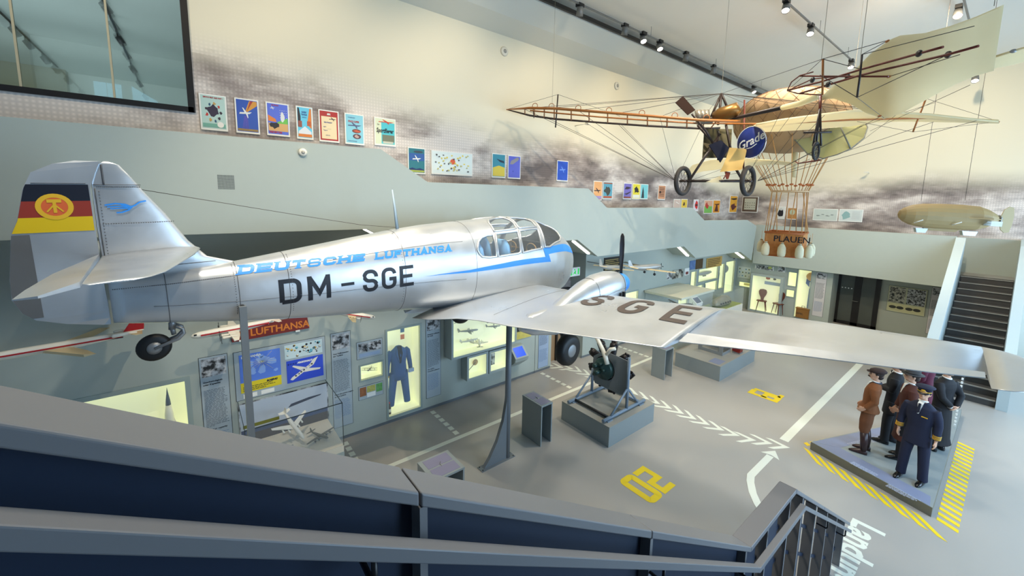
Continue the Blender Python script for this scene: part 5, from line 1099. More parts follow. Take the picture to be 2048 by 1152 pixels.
# curved arrow
ar = [(6.75, 1.9), (6.95, 2.1), (7.17, 2.26), (7.44, 2.40), (7.62, 2.46), (8.54, 2.46)]
b = MB(); q = []; stroke_poly(ar, .12, q)
for quad in q: b.add([(v.x, v.y, .003) for v in quad], [(0, 1, 2, 3)])
b.slab([(8.53, 2.30, 0), (8.80, 2.46, 0), (8.53, 2.62, 0), (8.58, 2.46, 0)], (0, 0, 1), .003); b.build('curved_arrow', m_lw, floor)
def fl_stroke(name, paths, t, mt):
    b = MB()
    for p in paths:
        q = []; stroke_poly(p, t, q)
        for quad in q: b.add([(v.x, v.y, .003) for v in quad], [(0, 1, 2, 3)])
    return b.build(name, mt, floor)
def rr(x0, x1, y0, y1, r=.05): return [(x1, (y0+y1)/2)]+arc(x1-r, y1-r, r, r, 0, 90, 3)+arc(x0+r, y1-r, r, r, 90, 180, 3)+arc(x0+r, y0+r, r, r, 180, 270, 3)+arc(x1-r, y0+r, r, r, 270, 360, 3)+[(x1, (y0+y1)/2)]
fl_stroke('painted_numeral_0', [rr(5.62, 5.86, 3.21, 3.77)], .12, m_ly)
fl_stroke('painted_numeral_2', [[(5.95, 3.75), (6.23, 3.75), (6.23, 3.46), (6.0, 3.46), (6.0, 3.21), (6.29, 3.21)]], .11, m_ly)
fl_stroke('painted_numeral_9', [[(11.34, 3.77), (11.07, 3.77), (11.07, 3.21), (11.29, 3.21), (11.29, 3.48), (11.07, 3.48)]], .12, m_ly)
fl_stroke('painted_numeral_1', [[(11.40, 3.80), (11.40, 3.2)], [(11.36, 3.21), (11.58, 3.21)]], .10, m_ly)
tx = text('painted_word', 'Landung', .52, m_lw, floor, 7.87, 1.05, .001, off=.016, sx=.93, ext=.001); tx.rotation_euler = (0, 0, math.pi)
# hazard hatching round the platform
TA, TB, TC = Vector((9.43, 2.05)), Vector((8.87, .30)), Vector((13.9, .27))
def hatch(name, p, q, n, width, off, slant, frac=.5, mt=m_ly):
    d = (q-p).normalized(); nrm = Vector((-d.y, d.x)); L_ = (q-p).length
    for k in range(n):
        a = p+d*(L_*(k)/n); b_ = p+d*(L_*(k+frac)/n); fl_poly(name, [a+nrm*off, b_+nrm*off, b_+nrm*(off+width)+d*slant, a+nrm*(off+width)+d*slant], mt)
hatch('hazard_stripe', TA+Vector((.0, .10)), TB+Vector((-.1, .02)), 9, -.26, -.03, .45, .56)
hatch('hazard_stripe', TB+Vector((.0, -.03)), TB+Vector((3.5, -.05)), 20, -.24, -.03, -.12, .5)
hatch('hazard_dash', TA+Vector((.06, .02)), TA+Vector((2.6, -1.02)), 17, .10, .05, .03, .55)
# ================================================================== platform with the costumed figures
m_plinth = mat('plinth_grey', C(138, 146, 146), .5, noise=.02); m_plinthb = mat('plinth_side_taupe', C(110, 108, 98), .5)
pf = MB().prism([(TA.x, TA.y), (TB.x, TB.y), (TC.x, TC.y)][::-1], 'Z', 0, .16).build('display_platform', m_plinthb, label='low triangular platform with blue printed edge carrying the six figures', cat='platform')
def inset(P, d):
    c = (P[0]+P[1]+P[2])/3; return [p+(c-p).normalized()*d for p in P]
I0, I1 = inset([TA, TB, TC], .03), inset([TA, TB, TC], .30)
MB().slab([(p.x, p.y, .16) for p in (TA, TB, TC)], (0, 0, 1), .003).build('deck', m_plinth, pf)
m_prt = mat('platform_blue_print', C(126, 134, 160), .5)
MB().slab([(TA.x-.0, TA.y-.05, .163), (TB.x+.02, TB.y+.03, .163), (TB.x+.33, TB.y+.05, .163), (TA.x+.22, TA.y-.42, .163)], (0, 0, 1), .002).build('printed_border', m_prt, pf)
MB().slab([(TA.x+.02, TA.y-.03, .163), (TA.x+.22, TA.y-.42, .163), (11.9, .84, .163), (12.0, 1.0, .163)], (0, 0, 1), .002).build('printed_border', m_prt, pf)
m_wp = mat('platform_white_print', C(196, 204, 226), .5)
for (px, py, rz) in ((9.35, 1.35, -1.87), (9.08, .82, -1.87), (9.95, 1.62, -.36), (10.45, 1.42, -.36), (11.0, 1.22, -.36)):
    b = MB(); rough_lines(b, 0, -.16, .42, .13, 6, z=.003); o = b.build('print', m_wp, pf, kind='stuff'); o.location = (px, py, .164); o.rotation_euler = (0, 0, rz)
    t_ = text('heading', 'Luftfahrt', .045, m_whitep, pf, px, py, .166, off=.001); t_.rotation_euler = (0, 0, rz); bpy.data.objects.remove(t_)
# glass screen with dotted edge at the far corner
gsn = MB().slab([(12.5, .30, .16), (13.6, .30, .16), (13.6, .30, 1.35), (12.5, .30, 1.35)], (0, 1, 0), .012).build('glass_screen', m_glassf, label='glass screen with a row of white dots at the far tip of the platform', cat='glass screen')
b = MB()
for k in range(14): b.box(12.5, 12.54, .29, .32, .22+.08*k, .26+.08*k)
b.build('dot_row', m_whitep, gsn)
# ---- people -----------------------------------------------------------------
m_skin = mat('figure_skin', C(206, 160, 132), .5); m_hairb = mat('hair_dark_brown', C(44, 30, 24), .7); m_eye = mat('eye_dark', C(30, 22, 20), .3)
def union(name, b, mt, parent, vox=.012, smooth=4):
    o = b.build(name, mt, parent); r_ = o.modifiers.new('remesh', 'REMESH'); r_.mode = 'VOXEL'; r_.voxel_size = vox; r_.use_smooth_shade = True
    if smooth: s_ = o.modifiers.new('smooth', 'SMOOTH'); s_.iterations = smooth; s_.factor = .5
    return o
def ringz(z, cx, cy, rx_, ry_, n=20, e=.85): return [Vector((cx+rx_*math.copysign(abs(math.cos(t))**e, math.cos(t)), cy+ry_*math.copysign(abs(math.sin(t))**e, math.sin(t)), z)) for t in [2*math.pi*k/n for k in range(n)]]
def person(pos, az, label, coat, trousers, shoes, arms, hat=None, coatlen=.72, flare=0, boots=None, female=False, stance=.1, head_turn=0, lean=0, tie=None, hair=m_hairb, moustache=False, beard=None, group=None, sc_=1.0, skirt=False, shirt=True, feet=((0, 0), (0, 0))):
    r = empty('person', Matrix.Translation((pos[0], pos[1], .163)) @ Matrix.Rotation(math.radians(az), 4, 'Z') @ Matrix.Scale(sc_, 4), label=label, cat='person', group=group)
    HT = Matrix.Translation((lean, 0, 1.50)) @ Matrix.Rotation(math.radians(head_turn), 4, 'Z')
    # body: head, neck, trunk core, arms, hands, legs in one surface
    b = MB()
    hd = MB()
    for c_, r_ in (((.015, 0, .135), (.088, .074, .105)), ((.045, 0, .075), (.055, .052, .06)), ((.102, 0, .108), (.02, .014, .026)), ((.10, 0, .062), (.012, .024, .008)), ((0, .076, .115), (.018, .010, .03)), ((0, -.076, .115), (.018, .010, .03)), ((-.03, 0, .14), (.08, .072, .09)), ((.08, 0, .145), (.018, .05, .012))):
        hd.ell(c_, *r_, 14)
    b.add([HT @ Vector(v) for v in hd.v], hd.f, True)
    b.tube([(lean*.9-.01, 0, 1.40), (lean-.005, 0, 1.50), (lean+.005, 0, 1.56)], [.062, .052, .05], 12)
    b.loft([ringz(z, c+lean*(z-.9)/.6, 0, rx_, ry_) for z, c, rx_, ry_ in ((.86, 0, .10, .14), (1.05, .01, .085, .12), (1.25, .01, .085, .13), (1.38, 0, .06, .11), (1.44, 0, .045, .06))])
    for sg, (el, wr, hd_) in zip((1, -1), arms):
        sh = Vector((lean*.85, sg*.15, 1.36)); el, wr = Vector(el), Vector(wr)
        b.tube([sh, el, wr], [.034, .034, .026], 10)
        hv = Vector(hd_).normalized(); sd = hv.cross(Vector((0, sg, 0))); sd = sd.normalized() if sd.length > .1 else Vector((1, 0, 0)); up_ = hv.cross(sd)
        pc = wr+hv*.05
        b.loft([[wr+hv*t+sd*(a*w_)+up_*(c_*.014) for a, c_ in ((1, .6), (.6, 1), (-.6, 1), (-1, .6), (-1, -.6), (-.6, -1), (.6, -1), (1, -.6))] for t, w_ in ((-.01, .024), (.03, .036), (.075, .042), (.095, .038))])
        for j, (off, ln) in enumerate(((.032, .065), (.011, .078), (-.011, .072), (-.031, .055))):
            k0 = wr+hv*.09+sd*off; k1 = k0+hv*ln*.5+up_*.006; k2 = k0+hv*ln*.85+up_*.028*(1 if j % 2 else .8); b.tube([k0-hv*.02, k0, k1, k2], [.0095, .0095, .009, .0075], 6)
        t0 = wr+hv*.025+sd*.034; b.tube([t0-sd*.01, t0+sd*.018+hv*.022, t0+sd*.026+hv*.055+up_*.01], [.012, .0105, .008], 6)
    hips = []
    for sg, ft in zip((1, -1), feet):
        b.tube([(0, sg*.085, .92), (ft[0]*.5+.01, sg*stance*.9+ft[1]*.5, .50), (ft[0]-.01, sg*stance+ft[1], .09)], [.075, .052, .036], 10)
    union('body', b, m_skin, r, .0065, 3)
    for sg in (1, -1):
        q = MB(); q.ell(HT @ Vector((.092, sg*.031, .128)), .012, .012, .008, 10); q.build('eye', m_eye, r)
        q = MB(); q.tube([HT @ Vector((.10, sg*.012, .150)), HT @ Vector((.102, sg*.03, .155)), HT @ Vector((.092, sg*.05, .150))], .0045, 5); q.build('eyebrow', hair, r)
    # hair cap at back and sides
    q = MB(); q.ell(HT @ Vector((-.028, 0, .155)), .083, .083, .092, 16); q.ell(HT @ Vector((-.05, 0, .09)), .055, .066, .06, 12); q.ell(HT @ Vector((.005, .074, .15)), .03, .012, .04, 8); q.ell(HT @ Vector((.005, -.074, .15)), .03, .012, .04, 8)
    q.build('hair', hair, r)
    if moustache: q = MB(); q.tube([HT @ Vector((.098, .034, .066)), HT @ Vector((.118, 0, .078)), HT @ Vector((.098, -.034, .066))], [.005, .012, .005], 8); q.build('moustache', hair, r)
    if beard: q = MB(); q.ell(HT @ Vector((.065, 0, .045)), .045, .05, .045, 12); q.build('beard', beard, r)
    # legs
    if not skirt:
        b = MB(); b.loft([ringz(z, 0, 0, .115, .155) for z in (.82, .98)])
        for sg, ft in zip((1, -1), feet):
            kz = .50; kn = Vector((ft[0]*.5+.015, sg*stance*.9+ft[1]*.5, kz)); an = Vector((ft[0]-.01, sg*stance+ft[1], .06 if not boots else .40))
            if boots: b.tube([(0, sg*.085, .92), (kn.x*.6, kn.y, .68), kn, (kn.x-.0, kn.y, .42)], [.10, .105, .085, .06], 14)
            else: b.tube([(0, sg*.085, .90), kn, an.lerp(kn, .3), an], [.098, .078, .07, .072], 14)
        union('trousers', b, trousers, r, .012, 4)
    else:
        b = MB().loft([ringz(z, 0, 0, a, c_) for z, a, c_ in ((.05, .24, .24), (.5, .18, .2), (.98, .11, .14))]); b.build('skirt', trousers, r)
    for sg, ft in zip((1, -1), feet):
        b = MB(); fx, fy = ft[0], sg*stance+ft[1]
        b.loft([[Vector((fx+x_, fy+w_*math.cos(t), max(0, zc+h_*math.sin(t)))) for t in [2*math.pi*k/12 for k in range(12)]] for x_, w_, h_, zc in ((-.085, .018, .03, .03), (-.07, .035, .05, .045), (0, .042, .06, .05), (.08, .046, .042, .035), (.15, .042, .028, .025), (.195, .018, .014, .014))])
        if boots: b.tube([(fx-.02, fy, .07), (fx-.015, fy, .25), (fx*.5+.01, sg*stance*.9+ft[1]*.5, .46)], [.048, .062, .070], 14)
        b.build('boot' if boots else 'shoe', shoes, r)
    # coat
    b = MB(); hz = 1.44-coatlen
    prof = [(hz, .0, .125+flare, .175+flare*.8), (hz+.12, .0, .125+flare*.5, .172+flare*.4), (1.02, .0, .115, .155), (1.15, .01, .118, .165), (1.30, .005, .125, .185), (1.38, 0, .11, .185), (1.43, -.005, .085, .13), (1.47, -.01, .06, .075)]
    if hz+.12 > .98: prof.pop(1)
    b.loft([ringz(z, c+lean*(z-.9)/.6, 0, a*(.92 if female else 1), c_*(.86 if female else 1)) for z, c, a, c_ in prof])
    for sg, (el, wr, hd_) in zip((1, -1), arms):
        sh = Vector((lean*.85, sg*.165, 1.375)); el, wr = Vector(el), Vector(wr); b.tube([sh, sh.lerp(el, .5)+Vector((0, sg*.01, 0)), el, el.lerp(wr, .55), wr+(el-wr)*.06], [.075, .068, .058, .052, .05], 14)
    ct = union('coat', b, coat, r, .012, 5)
    if shirt:
        q = MB(); q.tube([Vector((lean-.008+.06*math.cos(t), .055*math.sin(t), 1.485+.012*math.cos(t))) for t in [2*math.pi*k/16 for k in range(16)]], .012, 6, closed=True); q.slab([(lean+.085, -.035, 1.45), (lean+.085, .035, 1.45), (lean*.6+.128, .01, 1.28), (lean*.6+.128, -.01, 1.28)], (1, 0, 0), .008); q.slab([(lean+.04, -.035, 1.485), (lean+.04, .035, 1.485), (lean+.095, .035, 1.44), (lean+.095, -.035, 1.44)], (.3, 0, 1), .008); q.build('shirt', m_whitep, r)
    if tie: q = MB(); q.slab([(lean+.105, -.016, 1.46), (lean+.105, .016, 1.46), (lean+.14, .02, 1.32), (lean+.14, 0, 1.29), (lean+.14, -.02, 1.32)], (1, 0, 0), .01); q.build('tie', tie, r)
    if hat:
        q = MB(); kind, hm = hat
        L_ = lambda vs: [HT @ v for v in vs]
        if kind == 'flat': 
            q.loft([L_(ringz(z, cx, 0, a, c_)) for z, cx, a, c_ in ((.165, 0, .10, .09), (.185, -.01, .125, .115), (.21, -.02, .125, .118), (.235, -.03, .09, .09), (.242, -.03, .02, .02))]); q.loft([L_(ringz(z, .095, 0, .06, .065)) for z in (.168, .178)])
        if kind == 'bowler': q.loft([L_(ringz(z, 0, 0, a, c_)) for z, a, c_ in ((.165, .155, .135), (.172, .158, .14), (.18, .105, .095), (.24, .10, .09), (.275, .07, .065), (.285, .01, .01))])
        if kind == 'peaked': q.loft([L_(ringz(z, cx, 0, a, c_)) for z, cx, a, c_ in ((.172, -.015, .097, .088), (.21, -.015, .10, .09), (.24, -.01, .135, .128), (.25, -.005, .13, .122), (.262, -.01, .02, .02))])
        if kind == 'sailor': q.loft([L_(ringz(z, cx, 0, a, c_)) for z, cx, a, c_ in ((.16, -.01, .10, .09), (.20, -.01, .105, .095), (.235, -.02, .14, .125), (.25, -.02, .135, .12), (.255, -.02, .02, .02))])
        if kind == 'lady': q.loft([L_(ringz(z, -.01, 0, a, c_)) for z, a, c_ in ((.17, .17, .16), (.18, .175, .165), (.19, .12, .11), (.23, .115, .105), (.25, .05, .05), (.252, .01, .01))])
        ho = q.build('hat', hm, r)
        if kind in ('peaked', 'sailor'):
            v = MB(); v.loft([L_([Vector((.06+a*math.cos(t)*.9, .078*math.sin(t), z-.02*math.cos(t)*k_)) for t in [-math.pi/2+math.pi*k/10 for k in range(11)]]) for a, z, k_ in ((.02, .163, 0), (.075, .158, 1), (.075, .152, 1), (.02, .157, 0))], caps=False); v.build('peak', m_dark, ho)
            v = MB(); v.tube(L_([Vector((-.005+.103*math.cos(t), .093*math.sin(t), .172)) for t in [-1.3+2.6*k/12 for k in range(13)]]), .006, 6); v.ell(HT @ Vector((.11, 0, .205)), .012, .03, .014, 8); v.build('gold_braid', m_gold, ho)
        if kind == 'bowler': v = MB(); v.tube(L_([Vector((.107*math.cos(t), .097*math.sin(t), .192)) for t in [2*math.pi*k/20 for k in range(20)]]), .008, 6, closed=True); v.build('hat_band', m_dark, ho)
    return r, ct
m_brown = mat('brown_wool', C(122, 72, 36), .85, noise=.15, scale=8); m_brownt = mat('brown_cord', C(104, 62, 34), .85); m_boot = mat('dark_brown_leather', C(48, 26, 24), .35)
m_navy = mat('navy_wool', C(20, 26, 52), .8); m_blk = mat('black_wool', C(17, 17, 22), .8); m_rust = mat('dark_rust_coat', C(78, 40, 30), .85); m_burg = mat('burgundy_cloth', C(88, 24, 50), .8); m_shoe = mat('black_polished_leather', C(16, 16, 18), .2)
down = lambda sg: ((.0, sg*.235, 1.13), (.05, sg*.245, .88), (.1, 0, -1))
r1, _ = person((9.86, 1.33), 100, 'person in brown jacket, breeches, tall dark boots and flat cap with moustache, hand in pocket', m_brown, m_brownt, m_boot, (((-.07, .22, 1.14), (.06, .2, .97), (.7, -.3, -.6)), ((-.07, -.22, 1.14), (.06, -.2, .97), (.7, .3, -.6))), ('flat', mat('dark_cap_wool', C(46, 28, 26), .8)), .56, .05, True, moustache=True, lean=-.05, sc_=.97, stance=.09, feet=((.02, .02), (-.03, -.02)), head_turn=8)
MB().tube([(-.07+.06*math.cos(t), .06*math.sin(t), 1.47) for t in [2*math.pi*k/14 for k in range(14)]], .018, 6, closed=True).build('collar', mat('collar_slate', C(58, 64, 78), .8), r1)
r4, ct = person((9.52, .62), 166, 'person in navy airline captain uniform with gold cuff stripes and peaked cap, facing the stair', m_navy, m_navy, m_shoe, (down(1), down(-1)), ('peaked', m_navy), .74, .01, tie=mat('tie_navy', C(18, 22, 44), .6), stance=.12, feet=((.0, .02), (.05, -.02)), head_turn=8, sc_=.975)
for sg in (1, -1):
    for k in range(4): MB().tube([Vector((.045-.004*k+.051*math.cos(t), sg*.244+.051*math.sin(t), .925+.018*k)) for t in [2*math.pi*j/14 for j in range(14)]], .0045, 5, closed=True).build('cuff_stripe', m_gold, r4)
MB().box(.135, .142, .05, .13, 1.245, 1.26).build('name_badge', m_gold, r4)
r2, _ = person((10.65, 1.10), 92, 'person in black tailcoat and bow tie with brown wavy hair, arms folded, seen from behind', m_blk, m_blk, m_shoe, (((.02, .24, 1.16), (.2, .05, 1.12), (.4, -.9, .1)), ((.02, -.24, 1.16), (.2, -.05, 1.08), (.4, .9, .1))), None, .80, .02, hair=mat('hair_brown', C(82, 54, 38), .8), stance=.1, feet=((.05, 0), (-.05, 0)), tie=None)
MB().slab([(.07, -.05, 1.49), (.07, -.05, 1.46), (.08, 0, 1.475), (.07, .05, 1.46), (.07, .05, 1.49), (.08, 0, 1.48)], (1, 0, 0), .012).build('bow_tie', m_blk, r2)
person((10.18, .84), 112, 'person in dark rust overcoat and dark grey bowler hat between the captain and the tailcoat', m_rust, m_blk, m_shoe, (((.02, .24, 1.15), (.16, .16, .98), (.8, -.5, -.2)), ((.02, -.24, 1.15), (.10, -.2, .92), (.4, 0, -.9))), ('bowler', mat('bowler_grey_felt', C(56, 54, 54), .8)), 1.05, .04, stance=.11, feet=((.06, 0), (-.05, 0)))
person((11.95, .78), 75, 'person in burgundy dress and wide burgundy hat behind the others', m_burg, m_burg, m_shoe, (((.0, .2, 1.16), (.14, .12, 1.02), (.7, -.6, 0)), ((.0, -.2, 1.16), (.14, -.12, 1.02), (.7, .6, 0))), ('lady', m_burg), .5, .02, female=True, skirt=True, sc_=.97, hair=mat('hair_auburn', C(60, 30, 26), .7), shirt=False)
r6, _ = person((11.12, .47), 62, 'person in long black coat and white-topped cap, hands behind the back with white cuffs', m_blk, m_blk, m_shoe, (((-.12, .23, 1.14), (-.17, .06, .98), (-.2, -.9, -.2)), ((-.12, -.23, 1.14), (-.17, -.06, .95), (-.2, .9, -.2))), ('sailor', mat('cap_white_cloth', C(226, 220, 200), .7)), 1.28, .06, hair=mat('hair_grey_short', C(150, 128, 112), .8))
for sg in (1, -1): MB().tube([(-.16, sg*.1, .985), (-.168, sg*.065, .975)], .035, 10).build('shirt_cuff', m_whitep, r6)
# ================================================================== plinths, lecterns, engine
def plinth(x0, x1, y0, y1, h_, label):
    r = empty('display_plinth', Vector((x0, y0, 0)), label=label, cat='plinth'); w_, d_ = x1-x0, y1-y0
    MB().box(0, w_, 0, d_, 0, h_-.012).build('body', m_plinth, r); MB().box(-.003, w_+.003, -.003, d_+.003, h_-.012, h_).build('top', mat('plinth_top', C(150, 148, 140), .5), r); return r
plinth(6.21, 7.80, 4.54, 5.84, .43, 'grey plinth carrying the radial engine'); pl2 = plinth(11.05, 13.41, 4.56, 5.86, .43, 'long grey plinth with a riveted metal frame and red block')
MB().box(.1, .5, .08, .38, .43, .433).build('caption_plate', m_prt, pl2)
def lectern(x0, x1, y0, y1, h_, label, prints=True):
    r = empty('info_lectern', Vector((x0, y0, 0)), label=label, cat='lectern'); w_, d_ = x1-x0, y1-y0; t = .025
    MB().box(0, t, 0, d_, 0, h_-.03).build('side_panel', m_plinth, r); MB().box(w_-t, w_, 0, d_, 0, h_-.03).build('side_panel', m_plinth, r); MB().box(t, w_-t, d_-t, d_, 0, h_-.03).build('back_panel', m_plinth, r)
    MB().box(-.003, w_+.003, -.003, d_+.003, h_-.03, h_).build('top', m_plinth, r)
    for a, b_ in ((.06, .46), (.52, .93)): MB().box(w_*.12, w_*.9, d_*a, d_*b_, h_, h_+.003).build('printed_plate', mat('lectern_print', C(128, 126, 148), .45), r)
    q = MB(); q.tube([(w_*.5, d_*.42, h_), (w_*.5, d_*.55, h_+.012), (w_*.55, d_*.62, h_+.004)], .006, 5); q.build('relief', m_alud, r); return r
lectern(5.15, 5.45, 5.38, 5.96, .85, 'grey portal lectern standing left of the engine plinth'); lectern(9.88, 10.29, 5.52, 5.92, .86, 'grey portal lectern between the engine and the red block')
lectern(2.42, 2.93, 4.66, 5.16, .95, 'grey portal lectern partly hidden behind the foreground stair rail')
# engine stand
es = empty('engine_stand', Vector((7.0, 5.19, .43)), label='grey tubular engine stand with a steel mounting plate on the plinth', cat='engine stand')
m_pipe = mat('stand_blue_grey_pipe', C(120, 136, 152), .35)
for y in (-.48, .47):
    MB().tube([(-.78, y, .05), (.66, y, .05)], .035, 12).build('base_runner', m_pipe, es)
    h1 = 1.19
    MB().tube([(0, y, .05), (0, y, h1 if y < 0 else .62)], .032, 12).build('upright', m_pipe, es)
    for dx in (-.55, .42): MB().tube([(dx, y, .06), (0, y, .52)], .022, 10).build('brace', m_pipe, es)
    for dx in (-.6, .5): MB().box(dx-.08, dx+.08, y-.05, y+.05, 0, .02).build('foot', m_pipe, es)
for x in (-.58, .5): MB().tube([(x, -.48, .05), (x, .47, .05)], .03, 12).build('cross_tube', m_dark if x < 0 else m_pipe, es)
pp_ = MB(); ang = [math.pi+ (math.pi*1.0)*0 for _ in (0,)]
out = [(-.46, .36), (.50, .12), (.50, .52), (.40, .52), (.34, .62)]
pts = [(-.46, 1.16), (-.46, .36), (-.38, .22), (.10, .34), (.42, .42), (.47, .36), (.47, .62)]+[(.22+.30*math.cos(t), .74+.30*math.sin(t)) for t in [-.2-2.6*k/12 for k in range(0)]]
pts = [(-.48, 1.14), (-.48, .40), (.47, .40), (.47, .60), (.40, .64)]
hole = [(.14+.27*math.cos(t), .74+.27*math.sin(t)) for t in [2*math.pi*k/24 for k in range(24)]]
outer = []
for k in range(24):
    a = 2*math.pi*k/24; dx, dz = math.cos(a), math.sin(a); t = 9
    for (nx, nz, d) in ((1, 0, .47-.14), (-1, 0, .48+.14), (0, -1, .74-.30), (0, 1, 1.12-.74), (.6, .8, .34)):
        q_ = dx*nx+dz*nz
        if q_ > 1e-6: t = min(t, d/q_)
    outer.append((.14+dx*t, .74+dz*t))
pm_ = MB(); n = 24
vs = [(0, y, z) for y, z in hole]+[(0, y, z) for y, z in outer]+[(.02, y, z) for y, z in hole]+[(.02, y, z) for y, z in outer]
pm_.add(vs, [(i, (i+1) % n, n+(i+1) % n, n+i) for i in range(n)]+[(2*n+i, 2*n+(i+1) % n, 3*n+(i+1) % n, 3*n+i) for i in range(n)]+[(n+i, n+(i+1) % n, 3*n+(i+1) % n, 3*n+i) for i in range(n)]+[(i, (i+1) % n, 2*n+(i+1) % n, 2*n+i) for i in range(n)])
pm_.build('mounting_plate', m_steel, es)
en = empty('radial_engine', Vector((7.0, 5.33, 1.17)), label='black radial aircraft engine with dark green gear case and white exhaust pipe', cat='engine')
m_cyl = mat('engine_black', C(34, 28, 28), .4, metal=.3); m_geg = mat('gearcase_dark_green', C(40, 66, 64), .35, metal=.3)
MR = lambda x: basis(Vector((x, 0, 0)), (0, 1, 0), (0, 0, 1), (1, 0, 0))
MB().lathe([(.001, .02), (.2, .02), (.24, .08), (.24, .28), (.18, .34), (.001, .34)], MR(0), 24).build('crankcase', m_cyl, en)
for k in range(9):
    a = 2*math.pi*k/9+.35; d = Vector((0, math.cos(a), math.sin(a))); b = MB()
    prof = [(.08, .2)]
    for j in range(9): prof += [(.062, .24+.026*j), (.088, .248+.026*j), (.088, .256+.026*j), (.062, .262+.026*j)]
    prof += [(.09, .49), (.085, .56), (.04, .59)]
    s_ = Vector((1, 0, 0)); b.lathe(prof, basis(Vector((.18, 0, 0)), s_, d.cross(s_)*-1, d), 14)
    cy = b.build('cylinder', m_cyl, en)
    q = MB(); q.tube([(.10, 0, 0)+Vector() if 0 else Vector((.12, 0, 0))+d*.24+d.cross(s_)*.06, Vector((.12, 0, 0))+d*.56+d.cross(s_)*.06], .011, 6); q.tube([Vector((.14, 0, 0))+d*.56-d.cross(s_)*.07, Vector((.24, 0, 0))+d*.60, Vector((.16, 0, 0))+d*.585+d.cross(s_)*.07], .03, 8); q.build('rocker_box', m_cyl, cy)
MB().lathe([(.001, -.16), (.10, -.16), (.12, -.12), (.22, -.10), (.25, -.05), (.25, .0), (.2, .02)], MR(0), 26).build('gear_case', m_geg, en)
for y, z, r_, l_ in ((.10, .08, .05, -.26), (.02, -.04, .055, -.30), (-.1, .02, .03, -.2), (.12, -.12, .035, -.22), (-.02, .15, .03, -.22)):
    MB().lathe([(.001, l_), (r_, l_), (r_, -.12), (.001, -.12)], basis(Vector((0, y, z)), (0, 1, 0), (0, 0, 1), (1, 0, 0)), 14).build('accessory', m_geg, en)
b = MB(); b.tube([(-.12, .22, .74), (-.14, .12, .66), (-.16, -.05, .48), (-.2, -.16, .36), (-.2, -.22, .22)], [.04, .045, .045, .05, .05], 12); b.tube([(-.14, -.36, .60), (-.17, -.26, .56), (-.18, -.17, .42)], [.035, .04, .04], 10); b.build('exhaust_pipe', mat('white_enamel_pipe', C(222, 216, 200), .35), en)
# riveted frame with red block on plinth 2
fr_ = empty('metal_frame_exhibit', Vector((11.9, 4.98, .43)), label='silver sheet-metal frame with window cut-outs standing on the long plinth', cat='exhibit')
m_sheet = mat('riveted_sheet', C(150, 154, 156), .4, metal=.4)
for y in (0, .5):
    b = MB(); b.box(-.02, 0, y-.0, y+.1, 0, .5)
b = MB(); b.box(-.02, 0, -.1, .62, 0, .09); b.box(-.02, 0, -.1, 0, .09, .5); b.box(-.02, 0, .5, .62, .09, .5); b.box(-.02, 0, -.1, .62, .42, .55); b.build('side_plate', m_sheet, fr_)
b = MB(); b.box(0, .5, -.1, -.08, 0, .08); b.box(0, .5, -.1, -.08, .42, .55); b.box(.5, .52, -.1, .62, 0, .55); b.build('front_plate', m_sheet, fr_)
MB().lathe([(.06, 0), (.06, .3)], basis(Vector((.1, .35, .22)), (1, 0, 0), (0, .3, .95), (0, -.95, .3)), 14).build('tube', m_alud, fr_); MB().box(.1, .25, .1, .25, .3, .38).build('black_block', m_dark, fr_)
rb = empty('red_block_exhibit', Vector((12.55, 4.72, .43)), label='dark red metal block standing tilted beside the sheet-metal frame', cat='exhibit')
MB().box(-.1, .1, -.08, .14, .03, .42, Matrix.Rotation(.12, 4, 'X')).build('block', mat('dark_red_enamel', C(128, 26, 16), .4), rb); MB().box(-.12, .12, -.1, .12, 0, .03).build('base_plate', m_alud, rb)
bx('red_floor_marker', 19.28, 19.36, 7.35, 7.42, 0, .22, m_mr, label='small red post on the floor by the inner corner', cat='post')
# ================================================================== foreground stair: wide cap rail, handrail, panels and posts
m_cap = mat('rail_cap_grey_lacquer', C(120, 119, 120), .42, spec=.4); m_rpan = mat('rail_panel_painted_shade', C(30, 42, 62), .5)  # grey panels; their shade is put into the dark navy colour
LA = [(-3.0, 6.32), (3.14, 2.325), (4.15, 2.32), (6.95, .47)]
LH = [(-3.0, 6.20), (3.08, 2.265), (4.11, 2.235), (6.45, .70)]
def band_rail(P, y0, y1, t0, t1, i0, i1, cut=0):
    b = MB(); pts = P[i0:i1+1]
    ring = lambda x, z: [(x, y0, z+t0), (x, y1, z+t0), (x, y1, z+t1), (x, y0, z+t1)]
    return b.loft([[Vector(v) for v in ring(*p)] for p in pts], sm=False)
br = empty('stair_balustrade', Vector((3.14, 1.0, 0)), label='wide grey cap rail and dark balustrade of the foreground stair', cat='balustrade')
def local(o, root=br):
    o.parent = root; o.matrix_parent_inverse = Matrix.Translation(-Vector(root.location)); return o
def lerpP(P, x):
    for i in range(len(P)-1):
        if P[i][0] <= x <= P[i+1][0]:
            t = (x-P[i][0])/(P[i+1][0]-P[i][0]); return P[i][1]+(P[i+1][1]-P[i][1])*t
    return P[-1][1]
cuts = [-3.0, -1.2, .458, 1.712, 3.14, 4.15, 5.3, 6.95]
for i in range(len(cuts)-1):
    a, b_ = cuts[i]+(.003 if i not in (0, 4) else 0), cuts[i+1]-(.003 if i not in (3,) else 0)
    o = local(MB().loft([[Vector((x, y, lerpP(LA, x)+t)) for y, t in ((.96, -.045), (1.10, -.045), (1.10, 0), (.96, 0))] for x in (a, b_)], sm=False).build('cap_rail', m_cap))
    bv = o.modifiers.new('bevel', 'BEVEL'); bv.width = .006; bv.segments = 3; bv.limit_method = 'ANGLE'
hr = empty('handrail', Vector((3.1, .89, 0)), label='slim square handrail on the inner side of the foreground balustrade', cat='handrail')
